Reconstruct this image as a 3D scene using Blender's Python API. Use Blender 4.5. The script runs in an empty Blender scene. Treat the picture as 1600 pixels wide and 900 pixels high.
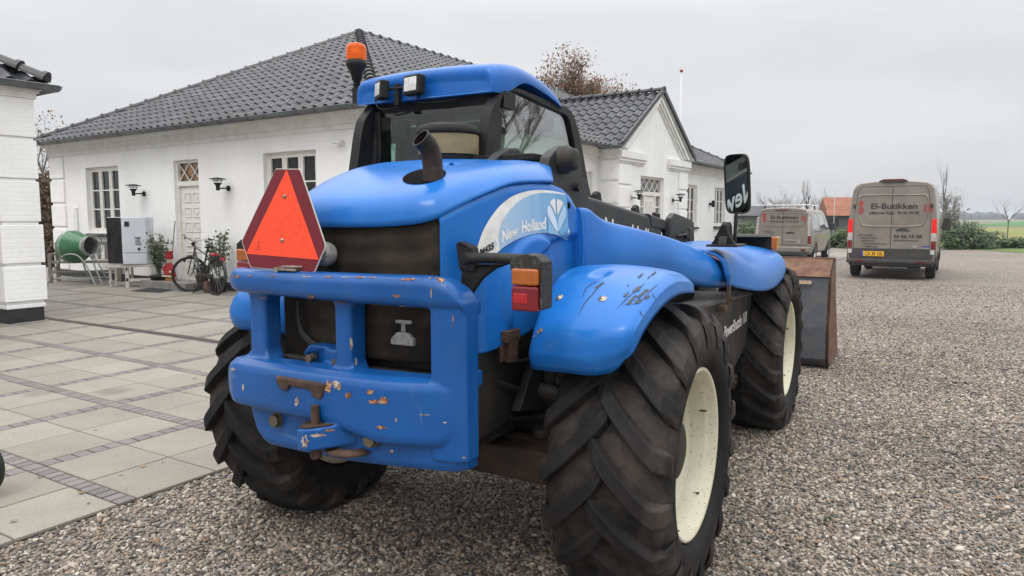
import bpy, bmesh, math, random
import numpy as np
from mathutils import Vector, Matrix
random.seed(7); rng = np.random.default_rng(7)
SC = bpy.context.scene
COL = SC.collection
PI = math.pi
R_ = math.radians

# ------------------------------------------------------------------ survey of the photograph
# the photograph's camera; used to measure real planes (walls, ground, machine sides) by intersection
FPX, PITCH, CAMH = 1122.3, R_(5.53), 1.57
CP, SP = math.cos(PITCH), math.sin(PITCH)
CAM = np.array([0, 0, CAMH])
def ray(px, py):
    a = (px-800)/FPX; b = -(py-450)/FPX
    return np.array([a, CP+b*SP, -SP+b*CP])
def on_plane(px, py, org, nrm):
    r = ray(px, py); t = ((np.array(org)-CAM)@nrm)/(r@nrm)
    return CAM+t*r
def ground(px, py, z=0.0):
    return on_plane(px, py, (0, 0, z), np.array([0, 0, 1.0]))
# telehandler frame: x to its right, y forward, z up, origin on the ground below the rear axle
TH = R_(29.5)
TO = np.array([-.26, 3.516, 0.0])
TR = np.array([math.cos(TH), -math.sin(TH), 0]); TF = np.array([math.sin(TH), math.cos(TH), 0]); ZV = np.array([0, 0, 1.0])
def Q(px, py, ax, val):
    A = {'x': TR, 'y': TF, 'z': ZV}[ax]
    p = on_plane(px, py, TO+A*val, A); d = p-TO
    return (float(d@TR), float(d@TF), float(d@ZV))

# ------------------------------------------------------------------ materials
def nodes_of(name):
    m = bpy.data.materials.new(name); m.use_nodes = True
    nt = m.node_tree; b = nt.nodes['Principled BSDF']
    return m, nt, b
def mixc(nt, fac, a, b, mode='MIX'):
    n = nt.nodes.new('ShaderNodeMix'); n.data_type = 'RGBA'; n.blend_type = mode
    for sock, val in ((n.inputs[0], fac), (n.inputs[6], a), (n.inputs[7], b)):
        if hasattr(val, 'links'): nt.links.new(val, sock)
        elif isinstance(val, (int, float)): sock.default_value = val
        else: sock.default_value = (*val, 1) if len(val) == 3 else val
    return n.outputs[2]
def noise(nt, scale, detail=4, rough=.55, coord='Object', stretch=None, dist=0):
    tc = nt.nodes.new('ShaderNodeTexCoord'); n = nt.nodes.new('ShaderNodeTexNoise')
    n.inputs['Scale'].default_value = scale; n.inputs['Detail'].default_value = detail
    n.inputs['Roughness'].default_value = rough; n.inputs['Distortion'].default_value = dist
    src = tc.outputs[coord]
    if stretch:
        mp = nt.nodes.new('ShaderNodeMapping'); mp.inputs['Scale'].default_value = stretch
        nt.links.new(src, mp.inputs[0]); src = mp.outputs[0]
    nt.links.new(src, n.inputs['Vector'])
    return n.outputs['Fac']
def ramp(nt, src, stops, interp='LINEAR'):
    r = nt.nodes.new('ShaderNodeValToRGB'); r.color_ramp.interpolation = interp
    el = r.color_ramp.elements
    while len(el) < len(stops): el.new(.5)
    for e, (p, c) in zip(el, stops):
        e.position = p; e.color = (c, c, c, 1) if isinstance(c, (int, float)) else (*c, 1)
    nt.links.new(src, r.inputs[0]); return r.outputs[0]
def math_(nt, op, a, b=None, c=None):
    n = nt.nodes.new('ShaderNodeMath'); n.operation = op
    for i, v in enumerate((a, b, c)):
        if v is None: continue
        if hasattr(v, 'links'): nt.links.new(v, n.inputs[i])
        else: n.inputs[i].default_value = v
    return n.outputs[0]
def bump(nt, b, h, strength=.3, dist=.01, prev=None):
    n = nt.nodes.new('ShaderNodeBump'); n.inputs['Strength'].default_value = strength; n.inputs['Distance'].default_value = dist
    nt.links.new(h, n.inputs['Height'])
    if prev is not None: nt.links.new(prev, n.inputs['Normal'])
    nt.links.new(n.outputs[0], b.inputs['Normal']); return n.outputs[0]
def PM(name, col, rough=.6, metal=0, col2=None, nscale=8, lo=.4, hi=.65, bscale=None, bstr=.2, bdist=.004, coat=0, spec=.5, stretch=None, rough2=None):
    m, nt, b = nodes_of(name)
    b.inputs['Roughness'].default_value = rough; b.inputs['Metallic'].default_value = metal
    b.inputs['Coat Weight'].default_value = coat; b.inputs['Coat Roughness'].default_value = .08
    b.inputs['Specular IOR Level'].default_value = spec
    if col2 is not None:
        f = ramp(nt, noise(nt, nscale, 6, .6, stretch=stretch), [(lo, 0.), (hi, 1.)])
        nt.links.new(mixc(nt, f, col, col2), b.inputs['Base Color'])
        if rough2 is not None:
            nt.links.new(math_(nt, 'MULTIPLY_ADD', f, rough2-rough, rough), b.inputs['Roughness'])
    else: b.inputs['Base Color'].default_value = (*col, 1)
    if bscale: bump(nt, b, noise(nt, bscale, 4), bstr, bdist)
    return m
M = {}
BLUE = (.007, .122, .42)
def blue_paint(name, base, rough, chips, dirt, scr):
    m, nt, b = nodes_of(name)
    big = ramp(nt, noise(nt, 2.5, 4), [(.35, 0.), (.7, 1.)])
    c = mixc(nt, big, base, tuple(min(1, x*1.25+.004) for x in base))
    if dirt:
        d = ramp(nt, noise(nt, 7, 8, .7, stretch=(1, 1, .35)), [(.52, 0.), (.75, dirt)])
        c = mixc(nt, d, c, (.07, .11, .17))
    if scr:
        s = ramp(nt, noise(nt, 26, 3, .5, stretch=(1, 1, .12), dist=1.2), [(.735, 0.), (.75, scr)])
        c = mixc(nt, s, c, (.35, .42, .5))
        s2 = ramp(nt, noise(nt, 23, 3, .5, stretch=(.1, .1, 1), dist=.6), [(.73, 0.), (.745, scr)])
        c = mixc(nt, s2, c, (.2, .3, .42))
    rgh = b.inputs['Roughness']; rgh.default_value = rough
    if chips:
        n1 = noise(nt, 9, 9, .72)
        f1 = ramp(nt, n1, [(chips, 0.), (chips+.008, 1.)])
        rust = mixc(nt, noise(nt, 60, 3), (.12, .035, .012), (.3, .12, .04))
        c = mixc(nt, ramp(nt, n1, [(chips-.012, 0.), (chips-.008, 1.)]), c, (.45, .43, .38))
        c = mixc(nt, f1, c, rust)
        nt.links.new(math_(nt, 'MULTIPLY_ADD', f1, .5, rough), rgh)
    nt.links.new(c, b.inputs['Base Color'])
    b.inputs['Coat Weight'].default_value = .12; b.inputs['Coat Roughness'].default_value = .12; b.inputs['Specular IOR Level'].default_value = .3
    bump(nt, b, noise(nt, 14, 3), .12 if not chips else .35, .006)
    return m
M['hood'] = blue_paint('blue_plastic_panel', BLUE, .3, 0, .10, .25)
M['cast'] = blue_paint('blue_cast_iron', (.003, .068, .25), .36, .71, .30, .2)
M['fender'] = blue_paint('blue_fender', BLUE, .32, 0, .12, .6)
M['roofblue'] = blue_paint('blue_roof', (.005, .10, .37), .35, 0, .15, .3)
M['black'] = PM('black_plastic', (.010, .010, .011), .5, col2=(.022, .021, .020), bscale=90, bstr=.15, spec=.22)
M['steel'] = PM('dark_steel', (.018, .018, .018), .55, .1, col2=(.042, .038, .032), nscale=5, bscale=30, bstr=.15, spec=.25)
M['boom'] = PM('boom_paint', (.020, .021, .023), .45, 0, col2=(.038, .038, .036), nscale=4, bscale=60, bstr=.1, spec=.3)
M['rubberseal'] = PM('rubber_seal', (.012, .012, .012), .6)
M['rust'] = PM('rust', (.10, .045, .026), .8, .2, col2=(.19, .10, .06), nscale=9, bscale=40, bstr=.4)
M['rustdark'] = PM('rusted_iron', (.055, .035, .026), .7, .4, col2=(.11, .06, .04), nscale=15, bscale=50, bstr=.4)
M['bucketgrey'] = PM('worn_grey_paint', (.075, .085, .10), .6, .1, col2=(.13, .12, .11), nscale=5, lo=.45, hi=.7, bscale=30, bstr=.2)
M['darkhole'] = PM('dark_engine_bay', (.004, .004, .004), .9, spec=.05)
M['zinc'] = PM('zinc', (.38, .36, .32), .4, .8, col2=(.2, .17, .13), nscale=30)
M['bolt'] = PM('bolt_steel', (.09, .085, .065), .5, .5, col2=(.16, .12, .07), nscale=25)
m, nt, b = nodes_of('cream_rim_paint')
c = mixc(nt, ramp(nt, noise(nt, 3.5, 5), [(.4, 0.), (.75, .55)]), (.62, .60, .45), (.42, .38, .27))
c = mixc(nt, ramp(nt, noise(nt, 55, 4, .7), [(.60, 0.), (.66, .8)]), c, (.16, .10, .05))
c = mixc(nt, ramp(nt, noise(nt, 13, 6, .75), [(.62, 0.), (.68, .7)]), c, (.20, .15, .10))
nt.links.new(c, b.inputs['Base Color']); b.inputs['Roughness'].default_value = .45; M['cream'] = m
M['whitevinyl'] = PM('white_vinyl', (.78, .78, .75), .4, col2=(.62, .61, .56), nscale=12)
M['blackvinyl'] = PM('black_vinyl', (.012, .012, .012), .4)
M['tan'] = PM('tan_plastic', (.22, .175, .085), .5, col2=(.13, .10, .05), nscale=6, bscale=50, bstr=.1)
M['smvred'] = PM('dark_red_reflector', (.17, .008, .018), .35, col2=(.12, .006, .012), nscale=80)
M['smvorange'] = PM('fluorescent_orange', (.95, .075, .022), .5, col2=(.85, .06, .018), nscale=40)
m, nt, b = nodes_of('fluorescent'); # fluorescent film looks brighter than plain paint
M['amber'] = PM('amber_lens', (.46, .125, .012), .2, col2=(.30, .075, .008), nscale=8, coat=.5, bscale=220, bstr=.12)
M['redlens'] = PM('red_lens', (.19, .005, .010), .2, col2=(.12, .003, .006), nscale=8, coat=.5, bscale=220, bstr=.12)
M['redbright'] = PM('bright_red_lens', (.36, .008, .012), .15, coat=.5)
for _k in ('amber', 'redlens'):   # moulded ribs of the lenses
    _nt = M[_k].node_tree; _w = _nt.nodes.new('ShaderNodeTexWave'); _w.inputs['Scale'].default_value = 55; _w.bands_direction = 'X'; _tc = _nt.nodes.new('ShaderNodeTexCoord'); _nt.links.new(_tc.outputs['Object'], _w.inputs['Vector']); bump(_nt, _nt.nodes['Principled BSDF'], _w.outputs['Fac'], .5, .003)
M['lampglass'] = PM('lamp_glass', (.55, .55, .52), .15, .4, col2=(.8, .8, .78), nscale=30, bscale=60, bstr=.5)
M['chrome'] = PM('chrome', (.7, .7, .7), .12, 1)
def tyre_mat(name, dusty):
    m, nt, b = nodes_of(name)
    n1 = noise(nt, 6, 8, .7); n2 = noise(nt, 40, 5, .7)
    c = mixc(nt, ramp(nt, n1, [(.45, 0.), (.75, .35)]), (.009, .009, .0095), (.040, .036, .033))
    sp = ramp(nt, noise(nt, 150, 2), [(.70, 0.), (.74, .35)])
    c = mixc(nt, sp, c, (.20, .18, .16))
    # dust on the shoulders and in the tread grooves (a point attribute of the mesh)
    at = nt.nodes.new('ShaderNodeAttribute'); at.attribute_name = 'dust'
    dn = math_(nt, 'MULTIPLY', at.outputs['Fac'], ramp(nt, n1, [(.40, .05), (.62, 1.)]))
    c = mixc(nt, dn, c, (.080, .066, .055))
    nt.links.new(c, b.inputs['Base Color']); b.inputs['Roughness'].default_value = .72; b.inputs['Specular IOR Level'].default_value = .22
    bump(nt, b, n2, .45, .008)
    return m
M['tyre'] = tyre_mat('tractor_tyre_rubber', .55)
M['vantyre'] = PM('van_tyre_rubber', (.015, .015, .015), .8, col2=(.03, .03, .03))
M['grille'] = PM('dusty_grille_mesh', (.007, .007, .007), .8, col2=(.062, .050, .037), nscale=4, lo=.3, hi=.75, bscale=260, bstr=.6, spec=.1)
def glass(name, tint, amount=.12, rough=.02):
    m, nt, b = nodes_of(name); nt.nodes.remove(b)
    out = nt.nodes['Material Output']
    t = nt.nodes.new('ShaderNodeBsdfTransparent'); t.inputs[0].default_value = (*tint, 1)
    g = nt.nodes.new('ShaderNodeBsdfGlossy'); g.inputs['Roughness'].default_value = rough
    lw = nt.nodes.new('ShaderNodeLayerWeight'); lw.inputs[0].default_value = .35
    mx = nt.nodes.new('ShaderNodeMixShader')
    f = math_(nt, 'MULTIPLY_ADD', lw.outputs['Fresnel'], .45, amount)
    nt.links.new(f, mx.inputs[0]); nt.links.new(t.outputs[0], mx.inputs[1]); nt.links.new(g.outputs[0], mx.inputs[2])
    nt.links.new(mx.outputs[0], out.inputs[0]); return m
M['cabglass'] = glass('green_cab_glass', (.48, .70, .61), .05)
M['houseglass'] = PM('window_pane', (.010, .012, .012), .05, spec=.5)
M['mirror'] = PM('mirror_glass', (.72, .80, .78), .01, 1)

# ------------------------------------------------------------------ mesh builder
class MB:
    def __init__(s): s.v = []; s.f = []; s.m = []; s.s = []
    def add(s, V, F, m=0, sm=False):
        o = len(s.v); s.v += [tuple(map(float, p)) for p in V]
        for f in F: s.f.append(tuple(o+i for i in f)); s.m.append(m); s.s.append(sm)
    def box(s, c, d, rz=0, m=0, rx=0):
        X, Y, Z = d[0]/2, d[1]/2, d[2]/2
        V = [Vector((x, y, z)) for x in (-X, X) for y in (-Y, Y) for z in (-Z, Z)]
        Rm = Matrix.Rotation(rz, 3, 'Z') @ Matrix.Rotation(rx, 3, 'X')
        V = [Rm@v+Vector(c) for v in V]
        s.add(V, [(0, 1, 3, 2), (4, 6, 7, 5), (0, 4, 5, 1), (2, 3, 7, 6), (0, 2, 6, 4), (1, 5, 7, 3)], m)
    def bb(s, a, b, m=0):
        s.box([(a[i]+b[i])/2 for i in range(3)], [abs(b[i]-a[i]) for i in range(3)], 0, m)
    def cyl(s, p0, p1, r0, r1=None, n=16, m=0, caps=True, sm=True):
        r1 = r0 if r1 is None else r1
        p0, p1 = Vector(p0), Vector(p1); d = (p1-p0).normalized()
        a = d.orthogonal().normalized(); bq = d.cross(a)
        V = []
        for p, r in ((p0, r0), (p1, r1)):
            for i in range(n): t = 2*PI*i/n; V.append(p+(a*math.cos(t)+bq*math.sin(t))*r)
        s.add(V, [(i, (i+1) % n, n+(i+1) % n, n+i) for i in range(n)], m, sm)
        if caps: s.add(V[:n], [tuple(range(n))[::-1]], m); s.add(V[n:], [tuple(range(n))], m)
    def tube(s, pts, r, n=8, m=0, closed=False, caps=True):
        P = [Vector(p) for p in pts]; N = len(P); rs = r if isinstance(r, (list, tuple)) else [r]*N
        rings = []; a = None
        for i in range(N):
            if closed: d = (P[(i+1) % N]-P[i-1]).normalized()
            else: d = (P[min(i+1, N-1)]-P[max(i-1, 0)]).normalized()
            if a is None: a = d.orthogonal().normalized()
            a = (a-d*a.dot(d)).normalized(); bq = d.cross(a)
            rings.append([P[i]+(a*math.cos(2*PI*k/n)+bq*math.sin(2*PI*k/n))*rs[i] for k in range(n)])
        V = [p for g in rings for p in g]; F = []
        for i in range(N if closed else N-1):
            j = (i+1) % N
            for k in range(n): F.append((i*n+k, i*n+(k+1) % n, j*n+(k+1) % n, j*n+k))
        s.add(V, F, m, True)
        if caps and not closed: s.add(rings[0], [tuple(range(n))[::-1]], m); s.add(rings[-1], [tuple(range(n))], m)
    def lathe(s, prof, org=(0, 0, 0), axis=(0, 0, 1), n=32, m=0, sm=True, closed=False):
        # prof: (radius, height along axis)
        d = Vector(axis).normalized(); a = d.orthogonal().normalized(); bq = d.cross(a); o = Vector(org)
        V = []
        for r, h in prof:
            for i in range(n): t = 2*PI*i/n; V.append(o+d*h+(a*math.cos(t)+bq*math.sin(t))*r)
        K = len(prof); F = []
        for j in range(K if closed else K-1):
            jj = (j+1) % K
            for i in range(n): F.append((j*n+i, j*n+(i+1) % n, jj*n+(i+1) % n, jj*n+i))
        s.add(V, F, m, sm)
    def prism(s, poly, off, m=0, sm=False):
        P = [Vector(p) for p in poly]; o = Vector(off); n = len(P)
        V = P+[p+o for p in P]
        s.add(V, [tuple(range(n))[::-1], tuple(range(n, 2*n))]+[(i, (i+1) % n, n+(i+1) % n, n+i) for i in range(n)], m, sm)
    def grid(s, rows, m=0, sm=True, cl=False, cr=False):
        a, c = len(rows), len(rows[0]); V = [p for r in rows for p in r]; F = []
        for i in range(a if cl else a-1):
            for j in range(c if cr else c-1):
                ii, jj = (i+1) % a, (j+1) % c
                F.append((i*c+j, i*c+jj, ii*c+jj, ii*c+j))
        s.add(V, F, m, sm)
    def ball(s, c, r, m=0, n=12):
        rx, ry, rz = (r, r, r) if isinstance(r, (int, float)) else r
        rows = []
        for i in range(n//2+1):
            t = PI*i/(n//2)
            rows.append([(c[0]+rx*math.sin(t)*math.cos(2*PI*k/n), c[1]+ry*math.sin(t)*math.sin(2*PI*k/n), c[2]+rz*math.cos(t)) for k in range(n)])
        s.grid(rows, m, True, cr=True)
    def build(s, name, mats, parent=None, bevel=0, seg=2, sub=0, solid=0, soff=-1, recalc=True, loc=None, rz=0, weld=False, angle=35):
        me = bpy.data.meshes.new(name); me.from_pydata(s.v, [], s.f)
        mats = mats if isinstance(mats, (list, tuple)) else [mats]
        for mt in mats: me.materials.append(M[mt] if isinstance(mt, str) else mt)
        me.polygons.foreach_set('material_index', s.m); me.polygons.foreach_set('use_smooth', s.s)
        if recalc or weld:
            bm = bmesh.new(); bm.from_mesh(me)
            if weld: bmesh.ops.remove_doubles(bm, verts=bm.verts, dist=1e-5)
            if recalc: bmesh.ops.recalc_face_normals(bm, faces=bm.faces)
            bm.to_mesh(me); bm.free()
        me.update()
        o = bpy.data.objects.new(name, me); COL.objects.link(o)
        if parent: o.parent = parent
        if loc is not None: o.location = loc
        o.rotation_euler.z = rz
        if sub:
            md = o.modifiers.new('sub', 'SUBSURF'); md.levels = md.render_levels = sub
        if solid:
            md = o.modifiers.new('sol', 'SOLIDIFY'); md.thickness = solid; md.offset = soff
        if bevel:
            md = o.modifiers.new('bev', 'BEVEL'); md.width = bevel; md.segments = seg; md.limit_method = 'ANGLE'; md.angle_limit = R_(angle); md.harden_normals = False
        return o
def empty(name, loc=(0, 0, 0), rz=0):
    o = bpy.data.objects.new(name, None); COL.objects.link(o); o.location = loc; o.rotation_euler.z = rz; o.empty_display_size = .2
    return o
def tag(o, label, cat, group=None, kind=None):
    if label: o['label'] = label
    if cat: o['category'] = cat
    if group: o['group'] = group
    if kind: o['kind'] = kind
    return o
def plabel(o, label): o['label'] = label; return o
def structure(o): o['kind'] = 'structure'; return o
def copy_tree(o, parent=None):
    c = o.copy(); COL.objects.link(c)
    if parent: c.parent = parent
    for ch in list(o.children): copy_tree(ch, c)
    return c
def text_mesh(body, size=1, bold=.0, align='CENTER', ext=.0, shear=0, sx=1):
    cu = bpy.data.curves.new('t', 'FONT'); cu.body = body; cu.size = size; cu.offset = bold; cu.align_x = align; cu.extrude = ext; cu.shear = shear
    cu.resolution_u = 3
    o = bpy.data.objects.new('t', cu); COL.objects.link(o)
    bpy.context.view_layer.update()
    me = bpy.data.meshes.new_from_object(o.evaluated_get(bpy.context.evaluated_depsgraph_get()))
    V = [(v.co.x*sx, v.co.y, v.co.z) for v in me.vertices]; F = [tuple(p.vertices) for p in me.polygons]
    bpy.data.objects.remove(o); bpy.data.curves.remove(cu); bpy.data.meshes.remove(me)
    return V, F
def smooth_curve(pts, n=8, closed=False):
    P = [np.array(p, float) for p in pts]; N = len(P); out = []
    for i in range(N if closed else N-1):
        if closed: p0, p1, p2, p3 = P[i-1], P[i], P[(i+1) % N], P[(i+2) % N]
        else: p0, p1, p2, p3 = P[max(i-1, 0)], P[i], P[i+1], P[min(i+2, N-1)]
        for k in range(n):
            t = k/n
            out.append(.5*((2*p1)+(-p0+p2)*t+(2*p0-5*p1+4*p2-p3)*t*t+(-p0+3*p1-3*p2+p3)*t**3))
    if not closed: out.append(P[-1])
    return out
def voxel(obj, size, smooth=4, thick=0):
    md = obj.modifiers.new('rm', 'REMESH'); md.mode = 'VOXEL'; md.voxel_size = size; md.use_smooth_shade = True
    md2 = obj.modifiers.new('sm', 'SMOOTH'); md2.iterations = smooth; md2.factor = .5
# ================================================================== TELEHANDLER
TEL = empty('telehandler', tuple(TO), -TH)
tag(TEL, 'large blue telehandler tractor with cab, boom and white rims seen from behind on the gravel', 'telehandler')

# ---- wheels
def make_tyre(cx, cy, zc, Rc=.592, W=.235, nl=18, phase=0., side=1):
    mb = MB(); n = 96
    prof = [(.340, -.17), (.356, -.185), (.366, -.198), (.378, -.222), (.42, -.245), (.48, -.243), (.535, -.228), (.568, -.205), (Rc-.014, -.13), (Rc, 0),
            (Rc-.014, .13), (.568, .205), (.535, .228), (.48, .243), (.42, .245), (.378, .222), (.366, .198), (.356, .185), (.340, .17), (.31, .0)]
    mb.lathe([(r, h*W/.235) for r, h in prof], (cx, cy, zc), (1, 0, 0), n, 0, True, closed=True)
    ncar = len(mb.f)
    def rc(x):
        a = abs(x)/W*.235
        pr = [(0, Rc), (.13, Rc-.014), (.205, .568), (.228, .535), (.243, .48), (.245, .42)]
        for (x0, r0), (x1, r1) in zip(pr, pr[1:]):
            if a <= x1: return r0+(r1-r0)*(a-x0)/(x1-x0)
        return .42
    for s in (-1, 1):
        for k in range(nl):
            base = 2*PI*(k+(.5 if s > 0 else 0)+phase)/nl
            jit = 0
            # path: across tread then over the shoulder
            path = []
            for t in (0, .12, .3, .5, .7, .86, 1.0):
                x = -.03+.240*t; ps = .41*(t**.88)
                path.append((x, ps,   .042+.006*math.sin(PI*t)-(.010 if t < .05 else 0), .056 if t > .05 else .040, None))
            path.append((.232, .425, .026, .055, .545)); path.append((.246, .44, .012, .048, .50)); path.append((.248, .45, -.004, .04, .455))
            rows = []
            for (x, ps, h, wt, rr) in path:
                r0 = rc(x) if rr is None else rr
                wb = wt+.026; row = []
                for (dw, rad) in ((-wb/2, r0-.01), (-wt/2, r0+h), (wt/2, r0+h), (wb/2, r0-.01)):
                    if rr is not None: rad = rr if abs(dw) == wb/2 else rr+h*.6
                    xo = x if rr is None else (x+(.0 if abs(dw) == wb/2 else h*.5))
                    # lug widths are measured along the circumference; lean with the sweep
                    an = base+ps+dw*1.28/Rc
                    row.append((cx+s*xo*W/.235, cy-rad*math.sin(an), zc+rad*math.cos(an)))
                rows.append(row)
            mb.grid(rows, 0, False)
            mb.add(rows[0], [(0, 1, 2, 3)], 0)
            mb.add(rows[-1], [(3, 2, 1, 0)], 0)
    return mb, ncar
def add_wheel(name, cx, cy, side, phase, dished=True, flip=False):
    zc = .588
    mb, ncar = make_tyre(cx, cy, zc, phase=phase)
    # flatten the contact patch
    mb.v = [(x, y, max(z, -.004) if z > -.03 else -.004) for x, y, z in mb.v]
    t = mb.build(name, 'tyre', TEL, bevel=.004, seg=1)
    at = t.data.attributes.new('dust', 'FLOAT', 'POINT')
    co = np.empty(len(t.data.vertices)*3, dtype=np.float32); t.data.vertices.foreach_get('co', co); co = co.reshape(-1, 3)
    ax_ = np.abs(co[:, 0]-cx); rd = np.hypot(co[:, 1]-cy, co[:, 2]-zc)
    sh = np.clip((ax_-.18)/.045, 0, 1)*np.clip((rd-.44)/.05, 0, 1)*np.clip((.60-ax_), 0, 1)*1.6
    fl_ = (rd < .598)*(ax_ < .16)*.5
    at.data.foreach_set('value', np.clip(np.maximum(sh, fl_)+.06, 0, 1).astype(np.float32))
    r = MB(); s = side
    prof = [(.300, -.20), (.338, -.21), (.338, -.20), (.305, -.18), (.295, -.05), (.295, .05), (.305, .15), (.318, .185), (.340, .195), (.345, .207), (.336, .212), (.326, .205), (.316, .180), (.304, .165), (.298, .158), (.290, .10), (.284, .085), (.258, .078), (.252, .01), (.243, -.015), (.232, -.028), (.18, -.035), (.135, -.045), (.125, -.04)]
    r.lathe([(a*1.055, h*s) for a, h in prof], (cx, cy, zc), (1, 0, 0), 64)
    rim = r.build('rim', 'cream', t)
    h = MB(); h.lathe([(.165, -.06*s), (.165, .075*s), (.150, .10*s), (.125, .105*s), (.12, .13*s), (.09, .14*s), (.0, .142*s)], (cx, cy, zc), (1, 0, 0), 24)
    for k in range(8):
        a = 2*PI*k/8; p = (cx, cy+.105*math.cos(a), zc+.105*math.sin(a))
        h.cyl((cx-.01, p[1], p[2]), (cx+.085*s, p[1], p[2]), .013, n=6)
    h.build('hub', 'steel', t)
    return t
WB = 2.775
wrr = add_wheel('wheel', .98, 0, 1, .15)
wrl = add_wheel('wheel', -.95, 0, -1, .62)
wfr = add_wheel('wheel', .92, WB, 1, .4)
wfl = add_wheel('wheel', -.92, WB, -1, .8)
for w_, cx_, cy_ in ((wrr, .98, 0), (wfr, .92, WB)):     # rust runs, valve and a dent in the rims
    for (a_, r_, s1, s2) in ((.35, .315, .014, .006), (1.9, .31, .018, .007), (4.4, .325, .012, .010), (5.4, .32, .02, .006)):
        mb = MB(); mb.box((cx_+.155, cy_+r_*math.cos(a_), .588+r_*math.sin(a_)), (.030, s1, s2)); mb.build('rust_flake', 'rustdark', w_)
    mb = MB(); mb.cyl((cx_+.05, cy_-.24, .588-.08), (cx_+.10, cy_-.25, .588-.085), .006, n=8); mb.build('tyre_valve', 'zinc', w_)
# clod of dry mud pressed into the front tyre tread
mb = MB()
for k in range(150):
    a = random.uniform(1.62, 2.0); x = .80+random.uniform(-.09, .09)
    r = .605+random.uniform(0, .02)
    if ((a-1.8)/.19)**2+((x-.8)/.09)**2 > 1: continue
    mb.ball((x, WB-r*math.sin(a), .6+r*math.cos(a)), random.uniform(.008, .018), n=6)
plabel(mb.build('mud_clod', PM('dry_mud', (.09, .055, .025), .95, col2=(.14, .09, .045), nscale=60), wfr), 'clump of dry brown mud stuck in the tread')

# ---- hood (upper engine cover)
def resample(pts, n):
    c = np.array(smooth_curve(pts, 12)); d = np.r_[0, np.cumsum(np.hypot(*np.diff(c, axis=0).T))]; t = np.linspace(0, d[-1], n+1)
    return np.stack([np.interp(t, d, c[:, 0]), np.interp(t, d, c[:, 1])], -1)
HN = resample([(0, 0), (.004, .14), (.02, .28), (.07, .41), (.20, .56), (.45, .76), (.72, .91), (1, 1)], 16)
HS = resample([(0, 0), (.06, .20), (.18, .45), (.38, .72), (.65, .91), (1, 1)], 16)
def hood_surface():
    per = [(-.54, .30, 1.66, -.32, .30, 1.845), (-.54, -.05, 1.63, -.32, .05, 1.85), (-.53, -.35, 1.59, -.31, -.10, 1.845), (-.47, -.58, 1.552, -.28, -.22, 1.835),
           (-.33, -.72, 1.537, -.22, -.30, 1.815), (-.08, -.775, 1.535, -.05, -.33, 1.800), (.16, -.785, 1.538, .08, -.32, 1.797), (.31, -.775, 1.548, .16, -.29, 1.803), (.37, -.758, 1.560, .20, -.26, 1.808),
           (.405, -.735, 1.575, .23, -.22, 1.812), (.465, -.665, 1.624, .27, -.15, 1.822), (.52, -.588, 1.667, .31, -.08, 1.830), (.565, -.46, 1.708, .34, .0, 1.834), (.60, -.27, 1.722, .37, .10, 1.832), (.607, -.19, 1.723, .39, .16, 1.828)]
    P = smooth_curve(per, 6)
    rows = []
    nv = 16
    for p in P:
        a, t = p[:3], p[3:]; row = []
        for k in range(nv+1):
            v = k/nv*PI/2
            nose = min(1, max(0, (.52-a[0])/.2)) if a[0] > .3 else 1.
            cx = nose*HN[k][0]+(1-nose)*HS[k][0]; sz = nose*HN[k][1]+(1-nose)*HS[k][1]
            q = a+(t-a)*np.array([cx, cx, 0])
            q[2] = a[2]+(t[2]-a[2])*sz
            row.append(tuple(q))
        rows.append(row)
    return rows
HR = hood_surface()
mb = MB(); mb.grid(HR)
# close over the top between the two flanks' inner edges
inner = [r[-1] for r in HR]; half = len(inner)//2
Lr = inner[:half]; Rr = inner[::-1][:half]
k = min(len(Lr), len(Rr))
mb.grid([[tuple(np.array(Lr[i])*(1-t)+np.array(Rr[i])*t+np.array([0, 0, .012*math.sin(PI*t)])) for t in (0, .25, .5, .75, 1)] for i in range(k)])
hood = mb.build('hood', 'hood', TEL, solid=.012, weld=True)
# the black opening the exhaust leaves through lies on the hood's slope
# ---- air intake drum
mb = MB()
ac = (-.055, .0)
mb.lathe([(.0, 1.845), (.140, 1.845), (.140, 1.875)], (ac[0], ac[1], 0), n=40, m=1)
mb.lathe([(.146, 1.875), (.148, 1.968), (.138, 1.973)], (ac[0], ac[1], 0), n=40, m=0)
mb.lathe([(.138, 1.971), (.155, 1.973), (.156, 1.988), (.147, 2.010), (.105, 2.023), (.0, 2.029)], (ac[0], ac[1], 0), n=40, m=1)
mb.build('air_cleaner', ['tan', 'black'], TEL, bevel=.003)

# ---- right flank panel with decal
def flank_x(y):
    ys = [-.78, -.735, -.665, -.588, -.46, -.27, -.10, .08, .2]; xs = [.37, .408, .464, .517, .563, .598, .613, .622, .625]
    return float(np.interp(y, ys, xs))
TOPC = [(-.76, 1.565), (-.70, 1.605), (-.62, 1.65), (-.5, 1.695), (-.35, 1.715), (-.2, 1.715), (-.10, 1.697), (-.03, 1.668), (.03, 1.62), (.06, 1.56)]
def top_z(y): return float(np.interp(y, [a for a, _ in TOPC], [b for _, b in TOPC]))
def bot_z(y): return float(np.interp(y, [-.78, -.6, -.45, -.3, .2], [1.05, 1.05, 1.075, 1.12, 1.16]))
AC = (-.03, 1.14)   # centre of the arch pressed into the panel
def emboss(y, z):
    r = math.hypot((y-AC[0])/1.25, z-AC[1])
    def st(a, b, x): t = min(1, max(0, (x-a)/(b-a))); return t*t*(3-2*t)
    d = -.028*(1-st(.33, .37, r))          # panel steps inward below the decal arch
    d += .022*(1-st(.20, .235, math.hypot((y+.32)/.9, z-1.28)))   # soft round bulge behind the tail light
    d -= .012*st(-.04, -.0, z-1.16)*0
    # rolled top edge
    d -= .010*st(.03, .0, top_z(y)-z)
    return d
def FX(y, z): return flank_x(y)+emboss(y, z)-.02*max(0, (1.5-z))*0
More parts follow.
